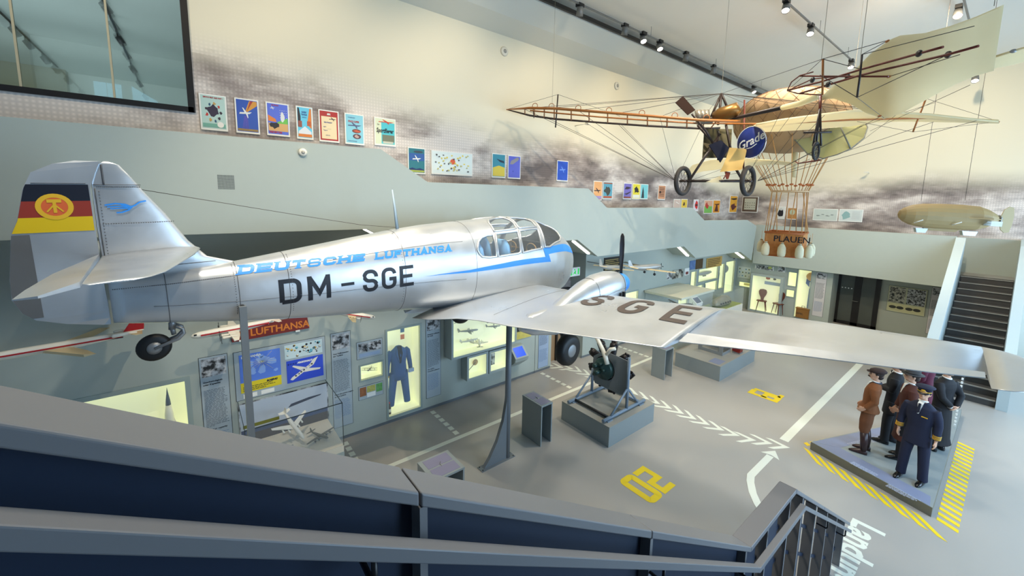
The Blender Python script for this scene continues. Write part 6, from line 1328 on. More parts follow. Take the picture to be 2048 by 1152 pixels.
o = local(MB().loft([[Vector((x, y, z+t)) for y, t in ((.868, -.045), (.915, -.045), (.915, 0), (.868, 0))] for x, z in LH], sm=False).build('rail', m_cap), hr); bv = o.modifiers.new('bevel', 'BEVEL'); bv.width = .004; bv.segments = 2
for x in (.3, 1.72, 3.0, 5.15, 6.2):
    z = lerpP(LH, x)-.045; local(MB().tube([(x, .89, z), (x, .89, z-.07), (x, .90, z-.085), (x, .985, z-.085)], .008, 8).build('bracket', m_dark, None), hr)
def dz(x): return lerpP([(-3, 5.2), (3.14, 1.3), (4.15, 1.3), (6.2, 0), (7, 0)], x)
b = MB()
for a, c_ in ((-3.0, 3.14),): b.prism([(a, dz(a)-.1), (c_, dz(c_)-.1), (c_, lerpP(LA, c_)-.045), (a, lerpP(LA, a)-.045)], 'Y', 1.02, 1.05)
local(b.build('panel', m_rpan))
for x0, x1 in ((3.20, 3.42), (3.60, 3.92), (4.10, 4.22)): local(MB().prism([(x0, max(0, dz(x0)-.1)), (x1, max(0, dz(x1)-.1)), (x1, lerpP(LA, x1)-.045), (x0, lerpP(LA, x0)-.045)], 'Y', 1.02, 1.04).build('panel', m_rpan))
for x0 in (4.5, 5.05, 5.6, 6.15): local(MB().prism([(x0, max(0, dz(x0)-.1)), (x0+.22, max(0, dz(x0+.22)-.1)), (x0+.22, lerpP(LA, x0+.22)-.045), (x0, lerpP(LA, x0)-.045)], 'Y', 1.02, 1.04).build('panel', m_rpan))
for x in (-.9, .47, 1.72, 3.06, 3.50, 4.02, 4.42, 4.97, 5.52, 6.07, 6.6): local(MB().box(x-.012, x+.012, .965, 1.06, max(0, dz(x)-.1), lerpP(LA, x)-.045).build('post', m_cap))
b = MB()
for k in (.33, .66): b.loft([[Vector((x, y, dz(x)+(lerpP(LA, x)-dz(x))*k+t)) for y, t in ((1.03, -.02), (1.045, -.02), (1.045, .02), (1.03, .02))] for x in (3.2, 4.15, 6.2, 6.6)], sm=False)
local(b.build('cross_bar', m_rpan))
sn = st(empty('staircase_front', Vector((0, 0, 0))), 'structure')
m_st2 = mat('front_stair_dark', C(60, 66, 72), .6)
b = MB()
for i in range(14): x = 3.14-.26*(i+1); b.box(x, x+.27, -.7, 1.0, 1.32+.17*i-.2, 1.32+.17*(i+1)-.02)
b.box(3.14, 4.2, -.7, 1.0, 1.15, 1.32)
for i in range(8): x = 4.2+.26*i; b.box(x, x+.27, -.7, 1.0, 0, 1.32-.165*(i+1))
b.build('steps', m_st2, sn)
# ================================================================== things hung from the ceiling
def D(px, py, dep): return CAM+ray(px, py)*dep
m_bam = mat('bamboo_cane', C(170, 104, 44), .45, noise=.25, scale=30); m_bamd = mat('dark_wood_strut', C(46, 32, 26), .45); m_fab = fabric_mat('cream_doped_fabric', C(244, 232, 196))
m_rodr = mat('red_brown_rod', C(112, 44, 26), .4); m_tan = mat('tan_balloon_cloth', C(168, 136, 98), .85, noise=.06, scale=6); m_rope = mat('hemp_rope', C(206, 150, 88), .8); m_tyre = mat('old_grey_tyre', C(44, 40, 38), .7)
rh = Vector((_r0.x, _r0.y, 0)).normalized(); fh = Vector((_f.x, _f.y, 0)).normalized()
sp = (rh*.978-fh*.207).normalized(); tl = (-rh*.207-fh*.978).normalized(); upv = Vector((0, 0, 1))
G0 = D(1447, 246, 9.0)
gr = empty('bamboo_monoplane', basis(G0, sp, -tl, upv), label='early bamboo and cream fabric monoplane hanging from the ceiling on thin wires', cat='aircraft')
gi = gr.matrix_world.inverted()
def g(px, py, dep): return gi @ D(px, py, dep)
def wx(px): return 1/(.1+(px-1011)/987*.02563)          # depth along the wing axis
# bare left wing: two canes meeting at the tip, nose ribs between them
tipL = g(1013, 219, wx(1013))
TEs = [tipL]+[g(x, y, wx(x)-.55) for x, y in ((1060, 216), (1110, 217), (1200, 224), (1300, 232), (1400, 240), (1480, 243))]
LEs = [tipL]+[g(x, y, wx(x)+.45) for x, y in ((1060, 231), (1110, 238), (1200, 245), (1300, 252), (1400, 257), (1440, 256))]
MDs = [g(1060, 221, wx(1060))]+[g(x, y, wx(x)) for x, y in ((1110, 226), (1200, 234), (1300, 241), (1400, 247), (1480, 247))]
MB().tube(TEs, [.012]+[.03]*6, 8).build('wing_cane', m_bam, gr); MB().tube(LEs, [.012]+[.026]*6, 8).build('wing_cane', m_bamd, gr); MB().tube(MDs, .018, 8).build('wing_cane', m_bam, gr)
def polyl(P, t):
    t *= len(P)-1; i = min(int(t), len(P)-2); return P[i].lerp(P[i+1], t-i)
for k in range(13):
    t = .13+.066*k; a, b_ = polyl(TEs, t), polyl(LEs, t); MB().tube([a, a.lerp(b_, .5)+Vector((0, 0, .06)), b_], .015, 6).build('wing_rib', m_bam, gr)
for k in range(7):
    p = polyl(TEs, .2+.11*k); MB().tube([p+Vector((.06*math.cos(a), .0, .05+.06*math.sin(a))) for a in [-.6+k2*.5 for k2 in range(9)]], .008, 5).build('cane_loop', m_bam, gr)
def stick(name, a, b_, r_, mt): return MB().tube([a, b_], r_, 8).build(name, mt, gr)
stick('wing_post', g(1116, 189, wx(1116)), g(1111, 255, wx(1111)), .016, m_bamd); stick('wing_post', g(1066, 217, wx(1066)), g(1068, 236, wx(1068)), .01, m_bamd)
# fabric right wing: cambered sheet seen from below
def sheetmb(top_, bot_, n=4, th=.012, sag=.05):
    b = MB(); rows = []
    for j in range(n+1):
        t = j/n; rows.append([a.lerp(c_, t)+Vector((0, 0, sag*math.sin(math.pi*t))) for a, c_ in zip(top_, bot_)])
    for rws, off in ((rows, 0), (rows, -th)):
        k = len(b.v); m_ = len(top_); b.v += [tuple(p+Vector((0, 0, off))) for r_ in rws for p in r_]
        for j in range(n):
            for i in range(m_-1): b.f.append((k+j*m_+i, k+j*m_+i+1, k+(j+1)*m_+i+1, k+(j+1)*m_+i)); b.sm.append(True)
    return b
WT = [g(x, y, wx(x)-.75) for x, y in ((1512, 249), (1560, 240), (1620, 232), (1700, 222), (1728, 222), (1790, 225), (1860, 229), (1950, 239), (1996, 243))]
WB = [g(x, y, wx(x)+dd) for x, y, dd in ((1500, 264, .6), (1560, 262, .6), (1620, 258, .6), (1700, 252, .5), (1750, 244, .35), (1800, 242, .3), (1870, 243, .2), (1950, 245, .1), (1998, 246, .0))]
sheetmb(WT, WB).build('fabric_wing', m_fab, gr); MB().tube(WT, [.02]*8+[.008], 8).build('wing_cane', m_fab, gr); MB().tube([g(x, y, wx(x)) for x, y in ((1450, 248), (1560, 247), (1700, 240), (1860, 236), (1998, 244))], .018, 8).build('wing_cane', m_bam, gr)
stick('wing_post', g(1852, 197, wx(1852)), g(1826, 264, wx(1826)), .016, m_bam)
# king post, undercarriage frame, boom
apex = g(1443, 187, 9.0)
for x, y in ((1418, 243), (1459, 226), (1436, 250)): stick('king_post', apex, g(x, y, 9.1), .026, m_bamd)
wl_, wr_ = g(1366, 362, 9.25), g(1496, 362, 8.85)
stick('axle', wl_, wr_, .03, m_bamd)
for a, b_ in (((1440, 268), (1378, 362)), ((1452, 250), (1467, 330)), ((1467, 330), (1486, 362)), ((1436, 262), (1437, 320)), ((1395, 250), (1440, 300)), ((1489, 200), (1487, 340))): stick('frame_strut', g(*a, 9.0), g(*b_, 9.0), .028 if a[0] != 1489 else .018, m_bamd if a[0] != 1489 else m_rodr)
ax = (wr_-wl_).normalized(); wn = (ax+Vector((0, -.75, 0))).normalized()
for c_ in (wl_, wr_):
    u_ = Vector((0, 0, 1)); v_ = wn.cross(u_).normalized(); R_ = .335
    tyre = MB().tube([c_+(v_*math.cos(t)+u_*math.sin(t))*(R_-.045) for t in [2*math.pi*k/32 for k in range(32)]], .05, 10, closed=True).build('tyre', m_tyre, gr)
    q = MB()
    for k in range(20): t = 2*math.pi*k/20; q.tube([c_+wn*(.05 if k % 2 else -.05), c_+(v_*math.cos(t)+u_*math.sin(t))*(R_-.08)], .004, 4)
    q.build('spokes', m_wire, tyre)
    MB().tube([c_-wn*.08, c_+wn*.08], .03, 10).build('hub', m_bamd, tyre)
MB().tube([g(1400, 240, 9.0), g(1470, 236, 8.6), g(1566, 215, 6.9)], .035, 10).build('tail_boom', m_bamd, gr); MB().tube([g(1566, 215, 6.9), g(1600, 207, 6.3), g(1641, 191, 5.75)], .045, 10).build('boom_sleeve', m_fab, gr)
# engine, tank, propeller with flat paddles, seat, screen, name disc
MB().tube([g(1428, 233, 8.8), g(1440, 230, 8.7), g(1474, 219, 8.5), g(1482, 223, 8.45)], [.10, .15, .15, .02], 14).build('fuel_tank', mat('brass_tank', C(128, 92, 44), .35, metal=.6), gr)
b = MB()
for x in (1398, 1406, 1414): b.tube([g(x, 238, 9.0), g(x-2, 221, 9.0)], .07, 10)
b.tube([g(1394, 243, 9.0), g(1424, 240, 9.0)], .07, 10); b.build('engine', mat('engine_grey', C(146, 138, 124), .4, metal=.5), gr)
MB().tube([g(1384, 228, 8.7), g(1412, 262, 8.8), g(1428, 290, 8.9)], .025, 8).build('propeller_shaft', m_bamd, gr)
def quadslab(name, pts, dep, mt, th=.02, par=gr):
    P = [g(x, y, d_) for (x, y), d_ in zip(pts, dep if isinstance(dep, (list, tuple)) else [dep]*len(pts))]; n = (P[1]-P[0]).cross(P[2]-P[0]).normalized(); return MB().slab(P, n, th).build(name, mt, par)
quadslab('propeller_blade', [(1351, 205), (1366, 192), (1391, 220), (1376, 230)], 8.7, mat('propeller_brown', C(48, 34, 28), .9, spec=.1)); quadslab('propeller_blade', [(1418, 290), (1442, 280), (1459, 296), (1441, 325)], 8.7, mat('propeller_blue_black', C(24, 26, 40), .8, spec=.15))
quadslab('windscreen', [(1409, 258), (1464, 258), (1461, 315), (1405, 316)], 9.2, mat('tarnished_screen', C(84, 74, 42), .45))
b = MB(); rows = [((1459, 295), (1494, 298)), ((1452, 318), (1489, 320)), ((1446, 332), (1484, 338)), ((1440, 344), (1480, 340))]; P = [[g(*a, 8.9), g(*c_, 8.8)] for a, c_ in rows]
for i in range(3): b.slab([P[i][0], P[i][1], P[i+1][1], P[i+1][0]], Vector((0, 1, 0)), .012)
b.build('canvas_seat', mat('canvas_ochre', C(206, 170, 100), .8), gr)
lt_ = [g(x, y, 9.9) for x, y in ((1368, 349), (1385, 330), (1420, 320), (1460, 316), (1500, 317), (1545, 320), (1592, 326))]; lb_ = [g(x, y, 10.6) for x, y in ((1384, 349), (1405, 342), (1440, 338), (1470, 334), (1500, 331), (1545, 328), (1590, 330))]
sheetmb(lt_, lb_, sag=.03).build('lower_fabric', m_fab, gr)
quadslab('control_board', [(1450, 342), (1461, 345), (1457, 358), (1453, 358)], 8.9, m_rodr); stick('steering_fork', g(1454, 345, 8.9), g(1447, 358, 8.9), .012, m_rodr)
quadslab('hanging_pennant', [(1412, 364), (1440, 352), (1446, 362), (1440, 365)], 9.0, m_fab)
dc = g(1503, 285, 8.7); dn = (gi @ CAM-dc).normalized(); dn = (dn+Vector((-1.0, 0, 0))).normalized(); du = upv.cross(dn).normalized(); dv = dn.cross(du)
DM = basis(dc, du, dv, dn)
disc = MB().lathe([(.001, 0), (.34, 0), (.34, .02), (.001, .02)], DM, 32).build('name_disc', mat('sign_blue', C(34, 50, 120), .4), gr)
MB().tube([DM @ Vector((.335*math.cos(t), .335*math.sin(t), .018)) for t in [2*math.pi*k/40 for k in range(40)]], .008, 6, closed=True).build('disc_rim', m_whitep, disc)
t_ = text('lettering', 'Grade', .25, m_whitep, gr, 0, 0, 0, align='CENTER', off=.004, shear=.3); t_.matrix_local = DM @ Matrix.Rotation(.35, 4, 'Z') @ Matrix.Translation((0, -.05, .024))
MB().tube([DM @ Vector(p) for p in ((-.12, -.13, .026), (.02, -.11, .026), (.14, -.04, .026))], .008, 5).build('flourish', m_whitep, gr)
# tail: big kite-shaped fabric, rod frame, tail wheel
kt = [((1645, 191), 5.6), ((1668, 170), 5.1), ((1700, 150), 4.7), ((1740, 108), 4.3), ((1778, 80), 4.0), ((1800, 71), 3.9), ((1850, 66), 3.75), ((1900, 52), 3.6), ((1950, 34), 3.5), ((2008, 9), 3.35)]
kb = [((1645, 192), 5.6), ((1668, 196), 5.5), ((1700, 206), 5.4), ((1735, 226), 5.2), ((1768, 236), 5.0), ((1800, 226), 4.8), ((1870, 188), 4.5), ((1912, 166), 4.3), ((1950, 150), 4.15), ((1988, 139), 4.0)]
KT, KB = [g(*p, d_) for p, d_ in kt], [g(*p, d_) for p, d_ in kb]
sheetmb(KT, KB, n=8, sag=-.05).build('tail_fabric', m_fab, gr)
def rod(P, r_, mt=m_rodr, nm='tail_rod'): return MB().tube([g(x, y, d_) for x, y, d_ in P], r_, 8).build(nm, mt, gr)
rod([(1575, 181, 5.0), (1640, 164, 4.5), (1722, 139, 4.1), (1838, 107, 3.6), (1886, 94, 3.4)], .011); rod([(1600, 187, 4.9), (1656, 170, 4.4), (1722, 150, 4.1), (1896, 109, 3.5), (1957, 92, 3.3)], .011)
rod([(1600, 152, 4.6), (1700, 153, 4.2), (1777, 153, 3.9)], .009); rod([(1575, 180, 5.0), (1583, 164, 4.8), (1600, 151, 4.6), (1626, 144, 4.4)], .007); rod([(1575, 181, 5.0), (1595, 187, 4.9), (1642, 190, 4.7)], .007)
rod([(1577, 180, 5.0), (1625, 158, 4.6), (1700, 150, 4.3)], .007)
rod([(1646, 118, 4.3), (1645, 190, 4.5)], .011, m_bam); rod([(1724, 109, 4.0), (1720, 152, 4.05), (1714, 195, 4.1)], .010, m_bamd)
for x, y in ((1779, 80), (1949, 52), (1929, 140), (1763, 231), (1782, 152)): MB().ell(g(x, y, 3.9 if y < 100 else 4.3)-Vector((0, -.03, 0)), .012, .03, .012, 8).build('peg', m_bam, gr)
for x, y in ((1838, 107), (1896, 109), (1625, 160), (1656, 169), (1695, 154)): MB().ell(g(x, y, 3.6 if x > 1800 else 4.3), .02, .035, .03, 8).build('clamp', m_bamd, gr)
for dx in (-3, 0, 5): rod([(1640, 218, 5.5), (1632+dx*2, 292, 5.5)], .014, m_bamd, 'tail_wheel_strut')
rod([(1641, 190, 5.6), (1640, 222, 5.5)], .018, m_rodr, 'tail_wheel_strut'); rod([(1607, 265, 5.5), (1663, 264, 5.4)], .014, m_bamd, 'tail_axle')
c_ = g(1632, 302, 5.5); u_ = Vector((0, 0, 1)); v_ = wn.cross(u_).normalized()
tw_ = MB().tube([c_+(v_*math.cos(t)+u_*math.sin(t))*.112 for t in [2*math.pi*k/24 for k in range(24)]], .017, 8, closed=True).build('tail_wheel', m_tyre, gr)
q = MB()
for k in range(12): t = 2*math.pi*k/12; q.tube([c_, c_+(v_*math.cos(t)+u_*math.sin(t))*.1], .003, 4)
q.build('spokes', m_wire, tw_)
rod([(1640, 320, 5.5), (1596, 327, 7), (1590, 322, 9.5)], .012, m_rodr, 'skid_rod')
# bracing wires
def wire(a, b_, r_=.0045, mt=m_wire, nm='bracing_wire'): return MB().tube([a, b_], r_, 4, sm=False).build(nm, mt, gr)
for k, t in enumerate((.12, .28, .42, .56, .7, .84)): wire(apex, polyl(TEs, t)); wire(g(1352, 362, 9.25), polyl(LEs if k % 2 else TEs, t))
for k, t in enumerate((.3, .45, .6, .75, .9)): wire(apex, polyl(WT, t)); wire(g(1515, 362, 8.85), polyl(WB if k % 2 else WT, t))
for a, b_ in (((1352, 362, 9.25), (1165, 241, 10)), ((1352, 362, 9.25), (1240, 247, 9.8)), ((1515, 362, 8.85), (1645, 192, 5.6)), ((1515, 362, 8.85), (1620, 318, 6)), ((1443, 187, 9), (1645, 118, 4.3)), ((1566, 216, 6.9), (1497, 350, 8.8)), ((1600, 207, 6.3), (1500, 340, 8.8)), ((1645, 118, 4.3), (1575, 181, 5.0)),
              ((1645, 118, 4.3), (1778, 80, 4)), ((1724, 109, 4), (1778, 80, 4)), ((1714, 195, 4.1), (1768, 236, 5)), ((1714, 195, 4.1), (1640, 150, 4.4)), ((1645, 118, 4.3), (1724, 139, 4.1)), ((1714, 195, 4.1), (1896, 109, 3.5)), ((1724, 109, 4), (1949, 52, 3.5)), ((1782, 152, 4.2), (1920, 109, 3.6)), ((1826, 264, 8.2), (1714, 243, 8.6)), ((1826, 264, 8.2), (1998, 243, 7.96)), ((1852, 197, 8.2), (1998, 243, 7.96)), ((1116, 189, 9.7), (1013, 219, 10)), ((1116, 189, 9.7), (1240, 232, 9.5)),
              ((1486, 205, 8.9), (1443, 187, 9)), ((1405, 316, 9), (1440, 268, 9)), ((1461, 315, 9), (1436, 262, 9)), ((1437, 320, 9), (1405, 262, 9)), ((1378, 362, 9.1), (1467, 330, 9)), ((1390, 362, 9.1), (1480, 345, 9)), ((1870, 205, 7.5), (1714, 255, 8.4)), ((1940, 170, 5), (1740, 262, 8.0)), ((1838, 195, 5), (1700, 300, 8.5))): wire(g(*a), g(*b_), .0035)
for px, y0, dep in ((1104, 217, 9.8), (1443, 187, 9.0), (1643, 118, 4.3), (1722, 109, 4.0), (1988, 12, 3.4)):
    p = D(px, y0, dep); wire(gi @ p, gi @ Vector((p.x, p.y, 9.8)), .003, mat('suspension_wire', C(150, 140, 120), .5), 'suspension_wire')
# second fabric wing entering at the right edge
g2 = empty('fabric_wing_tip', D(2048, 110, 6.0), label='cream fabric wing end of another aircraft entering at the right edge', cat='aircraft wing')
i2 = Matrix.Translation(-D(2048, 110, 6.0))
T2 = [i2 @ D(x, y, d_) for x, y, d_ in ((1988, 114, 6.3), (2027, 102, 6.1), (2075, 88, 5.9), (2140, 70, 5.6))]; B2 = [i2 @ D(x, y, d_) for x, y, d_ in ((1988, 136, 6.6), (2027, 128, 6.5), (2075, 116, 6.4), (2140, 100, 6.2))]
sheetmb(T2, B2, sag=.01).build('fabric', m_fab, g2); MB().tube(T2, .018, 8).build('cane', m_fab, g2); MB().ell(T2[1], .03, .04, .03, 8).build('clamp', m_alud, g2)
pw_ = Vector(T2[2]); MB().tube([pw_, Vector((pw_.x, pw_.y, 9.8-D(2048, 110, 6.0).z))], .003, 4).build('suspension_wire', MAT['suspension_wire'], g2)
# ---- gas balloon: envelope, net, ring, basket, sandbags
BD = 11.0; Bc = D(1578, 243, BD)
bal = empty('gas_balloon', Bc, label='tan model gas balloon with rope net and neck tube behind the bamboo monoplane', cat='balloon')
s_ = BD/803
env = MB(); rings = []
for k in range(19):
    a = math.pi*k/18; z = math.cos(a)*(.82 if a < math.pi/2 else .84); rr_ = max(.001, math.sin(a)**.8)
    rings.append([Vector((1.33*rr_*math.cos(t)*(1+.012*math.cos(16*t)), 1.33*rr_*math.sin(t)*(1+.012*math.cos(16*t)), z)) for t in [2*math.pi*j/64 for j in range(64)]])
env.loft(rings); env.build('envelope', m_tan, bal)
nt_ = MB()
for k in range(24):
    for dr in (1, -1): nt_.tube([Vector((1.345*math.sin(a)**.8*math.cos(t), 1.345*math.sin(a)**.8*math.sin(t), math.cos(a)*.84)) for a, t in [(.25+2.0*j/9, 2*math.pi*k/24+dr*.10*j) for j in range(10)]], .0045, 4, sm=False)
nt_.build('net', mat('net_brown_cord', C(120, 84, 52), .8), bal, kind='stuff')
def bl_(px, py, dd=0): return D(px, py, BD+dd)-Bc
MB().tube([bl_(1590, 298), bl_(1590, 330), bl_(1588, 354)], [.07, .055, .05], 12).build('neck_tube', m_fab, bal)
rc_ = bl_(1579, 383); RR = .42
MB().tube([rc_+Vector((RR*math.cos(t), RR*math.sin(t), 0)) for t in [2*math.pi*k/28 for k in range(28)]], .022, 8, closed=True).build('load_ring', mat('ring_ash_wood', C(224, 186, 140), .5), bal)
for k in range(16):
    t = 2*math.pi*k/16; a = Vector((1.15*math.cos(t), 1.15*math.sin(t), -.45)); b_ = rc_+Vector((RR*math.cos(t), RR*math.sin(t), 0)); kp = b_.lerp(a, .12)
    MB().tube([a, b_], .010, 5).build('net_rope', m_rope, bal); MB().ell(kp, .05, .05, .028, 8).build('toggle', mat('rope_toggle', C(196, 110, 56), .6), bal)
# basket frame from the picture corners
fl_, fr2, br_ = D(1526, 508, 11.35), D(1602, 514, 10.75), D(1626, 505, 11.45)
e1 = (fr2-fl_); e1.z = 0; w1 = e1.length; e1.normalize(); e2 = (br_-fr2); e2.z = 0; e2 = (e2-e1*e2.dot(e1)).normalized(); w2 = .80; zb = 3.42; hB = .66
bk = empty('balloon_basket', basis(Vector((fl_.x, fl_.y, zb)), e1, e2, Vector((0, 0, 1))), label='wicker balloon basket lettered PLAUEN hanging under the tan balloon', cat='basket')
def wicker():
    M = mat('wicker_weave', C(196, 118, 52), .6); nt = M.node_tree; N = nt.nodes; L = nt.links; b = N['Principled BSDF']
    tc = N.new('ShaderNodeTexCoord'); br = N.new('ShaderNodeTexBrick'); br.inputs['Scale'].default_value = 16; br.inputs['Color1'].default_value = C(222, 150, 78)+(1,); br.inputs['Color2'].default_value = C(200, 124, 58)+(1,); br.inputs['Mortar'].default_value = C(140, 84, 40)+(1,); br.inputs['Mortar Size'].default_value = .03
    mp_ = N.new('ShaderNodeMapping'); mp_.inputs['Rotation'].default_value = (math.pi/2, 0, 0); L.new(tc.outputs['Object'], mp_.inputs[0]); L.new(mp_.outputs[0], br.inputs['Vector']); L.new(br.outputs['Color'], b.inputs['Base Color'])
    bp = N.new('ShaderNodeBump'); bp.inputs['Strength'].default_value = .6; bp.inputs['Distance'].default_value = .01; L.new(br.outputs['Fac'], bp.inputs['Height']); L.new(bp.outputs['Normal'], b.inputs['Normal']); return M
m_wk = wicker(); t = .03
b = MB(); b.box(0, w1, 0, t, 0, hB); b.box(0, w1, w2-t, w2, 0, hB); b.box(0, t, t, w2-t, 0, hB); b.box(w1-t, w1, t, w2-t, 0, hB); b.box(t, w1-t, t, w2-t, 0, .03); b.build('woven_body', m_wk, bk)
MB().tube([(0, 0, hB), (w1, 0, hB), (w1, w2, hB), (0, w2, hB)], .03, 8, closed=True).build('rim', mat('wicker_rim', C(176, 96, 40), .6), bk)
MB().tube([(0, 0, .02), (w1, 0, .02), (w1, w2, .02), (0, w2, .02)], .022, 8, closed=True).build('base_rim', MAT['wicker_rim'], bk)
t_ = text('lettering', 'PLAUEN', .2, m_let, bk, .22, 0, .002, off=.002, sx=.92); t_.matrix_local = Matrix.Translation((w1*.24, -.006, .42)) @ Matrix.Rotation(math.pi/2, 4, 'X') @ Matrix.Diagonal((1.15, 1.15, 1, 1))
bi = bk.matrix_world.inverted()
for k in range(12):
    u = k/12*2*(w1+w2); p = Vector((u, 0, hB)) if u < w1 else Vector((w1, u-w1, hB)) if u < w1+w2 else Vector((w1-(u-w1-w2), w2, hB)) if u < 2*w1+w2 else Vector((0, w2-(u-2*w1-w2), hB))
    wd_ = bk.matrix_world @ p; rcw = Bc+rc_; dd_ = (wd_-rcw); dd_.z = 0; dd_.normalize(); MB().tube([bi @ (rcw+dd_*RR), p], .011, 5).build('basket_rope', m_rope, bk)
m_bag = mat('sandbag_canvas', C(222, 212, 178), .8, noise=.05, scale=20)
def sandbag(p, label):
    r_ = empty('sandbag', bk.matrix_world @ Vector(p), label=label, cat='sandbag', group='sandbags round the balloon basket')
    MB().loft([ringz(z, 0, 0, a, a, 16, 1) for z, a in ((0, .045), (.015, .085), (.1, .10), (.24, .095), (.32, .06), (.36, .026), (.385, .038))]).build('sack', m_bag, r_)
    MB().tube([Vector((.029*math.cos(t), .029*math.sin(t), .36)) for t in [2*math.pi*k/10 for k in range(10)]], .007, 5, closed=True).build('tie_cord', m_dark, r_)
    MB().tube([(0, 0, .38), (0, 0, .62)], .004, 4).build('hanging_cord', m_rope, r_)
for p, lb in (((-.14, .35, .05), 'sandbag on the far left side of the basket, half hidden'), ((.07, -.12, .02), 'leftmost sandbag on the lettered front of the basket'), ((.45, -.12, .02), 'sandbag in the middle of the basket front, under the lettering'), ((.85, -.12, .02), 'sandbag on the basket front just right of the lettering'), ((w1+.14, .12, .02), 'sandbag on the right side of the basket, nearest the corner'), ((w1+.14, .5, .04), 'rightmost sandbag, far end of the basket side')): sandbag(p, lb)
# oval translucent fabric plane beside the balloon
of = empty('oval_fabric_plane', D(1662, 262, 9.8), label='pale yellow translucent oval fabric surface with a rib, right of the tan balloon', cat='aircraft surface')
oc = of.location.copy(); oi = Matrix.Translation(-oc)
pts = [oi @ D(x, y, d_) for x, y, d_ in ((1590, 205, 10.3), (1625, 203, 10.2), (1665, 210, 10), (1700, 222, 9.8), (1728, 238, 9.6), (1735, 255, 9.5), (1728, 276, 9.5), (1702, 297, 9.5), (1675, 309, 9.6), (1645, 317, 9.8), (1615, 308, 10), (1590, 280, 10.2))]
m_tr = fabric_mat('translucent_yellow_fabric', C(206, 200, 150), .6)
c0 = sum(pts, Vector())/len(pts); b = MB()
for i in range(len(pts)): b.slab([c0, pts[i], pts[(i+1) % len(pts)]], (pts[0]-c0).cross(pts[3]-c0).normalized(), .006)
b.build('fabric', m_tr, of); MB().tube(pts, .014, 6, closed=True).build('rim', m_mo, of); MB().tube([oi @ D(1676, 243, 9.6), oi @ D(1701, 297, 9.5)], .016, 6).build('rib', m_mo, of)
wt = pts[3]; MB().tube([wt, Vector((wt.x, wt.y, 9.8-oc.z))], .003, 4).build('suspension_wire', MAT['suspension_wire'], of)
# ---- rigid airship model
a0, a1 = D(1795, 428, 9.6), D(2000, 439, 8.9); ax_ = (a1-a0).normalized(); L_ = (a1-a0).length
ua = (upv-ax_*upv.dot(ax_)).normalized(); zp = empty('airship_model', basis(a0, ax_, ua.cross(ax_), ua), label='beige rigid airship model with tail fins and gondolas hanging before the end wall', cat='model airship')
m_zep = mat('airship_cloth', C(170, 146, 100), .6, noise=.06, scale=5); m_zfin = mat('airship_fin_cloth', C(196, 176, 134), .6)
prof = [(0, .001), (.02, .09), (.06, .16), (.14, .235), (.25, .275), (.4, .29), (.62, .29), (.78, .27), (.88, .20), (.95, .12), (1.0, .03)]
MB().loft([[Vector((t*L_, r_*math.cos(a), r_*math.sin(a))) for a in [2*math.pi*k/18 for k in range(18)]] for t, r_ in prof], sm=False).build('hull', m_zep, zp)
MB().tube([(.985*L_, 0, 0), (1.0*L_, 0, 0), (1.035*L_, 0, 0)], [.10, .075, .002], 12).build('tail_cone', m_msil, zp)
MB().prism([(1.0*L_, -.05), (1.0*L_, .05), (1.02*L_, .22), (1.06*L_, .29), (1.10*L_, .27), (1.115*L_, .1), (1.115*L_, -.1), (1.10*L_, -.27), (1.06*L_, -.29), (1.02*L_, -.22)], 'Y', -.012, .012).build('rudder', m_zfin, zp)
for sg in (1, -1): MB().prism([(.62*L_, sg*.26), (.90*L_, sg*.16), (.90*L_, sg*.52), (.80*L_, sg*.52)], 'Z', -.01, .01).build('tail_fin', m_zfin, zp)
for sg in (1, -1):
    b = MB()
    for z in (-.05, 0, .05): b.box(.80*L_, .90*L_, sg*.34-.12, sg*.34+.12, z-.1, z-.095)
    b.box(.80*L_, .90*L_, sg*.34-.12, sg*.34-.115, -.15, -.05); b.box(.80*L_, .90*L_, sg*.34+.115, sg*.34+.12, -.15, -.05); b.build('box_rudder', m_whitep, zp)
for t, l_ in ((.2, .22), (.66, .26)): MB().prism([(t*L_, -.30), (t*L_+l_, -.30), (t*L_+l_-.03, -.40), (t*L_+.03, -.40)], 'Y', -.06, .06).build('gondola', m_msil, zp)
b = MB().prism([(.28*L_, -.28), (.64*L_, -.28), (.60*L_, -.34), (.32*L_, -.34)], 'Y', -.04, .04).build('keel', m_zep, zp)
for t, y in ((.13, .3), (.5, .3)): MB().tube([(t*L_, -y+.04, -.18), (t*L_+.1, -y-.08, -.10)], .01, 6).build('propeller_arm', m_whitep, zp)
zi = zp.matrix_world.inverted()
for px, py in ((1842, 402), (1930, 401)):
    p = D(px, py, 9.6-(px-1795)/205*.7); MB().tube([zi @ p, zi @ Vector((p.x, p.y, 9.8))], .004, 5).build('suspension_wire', m_wire, zp)
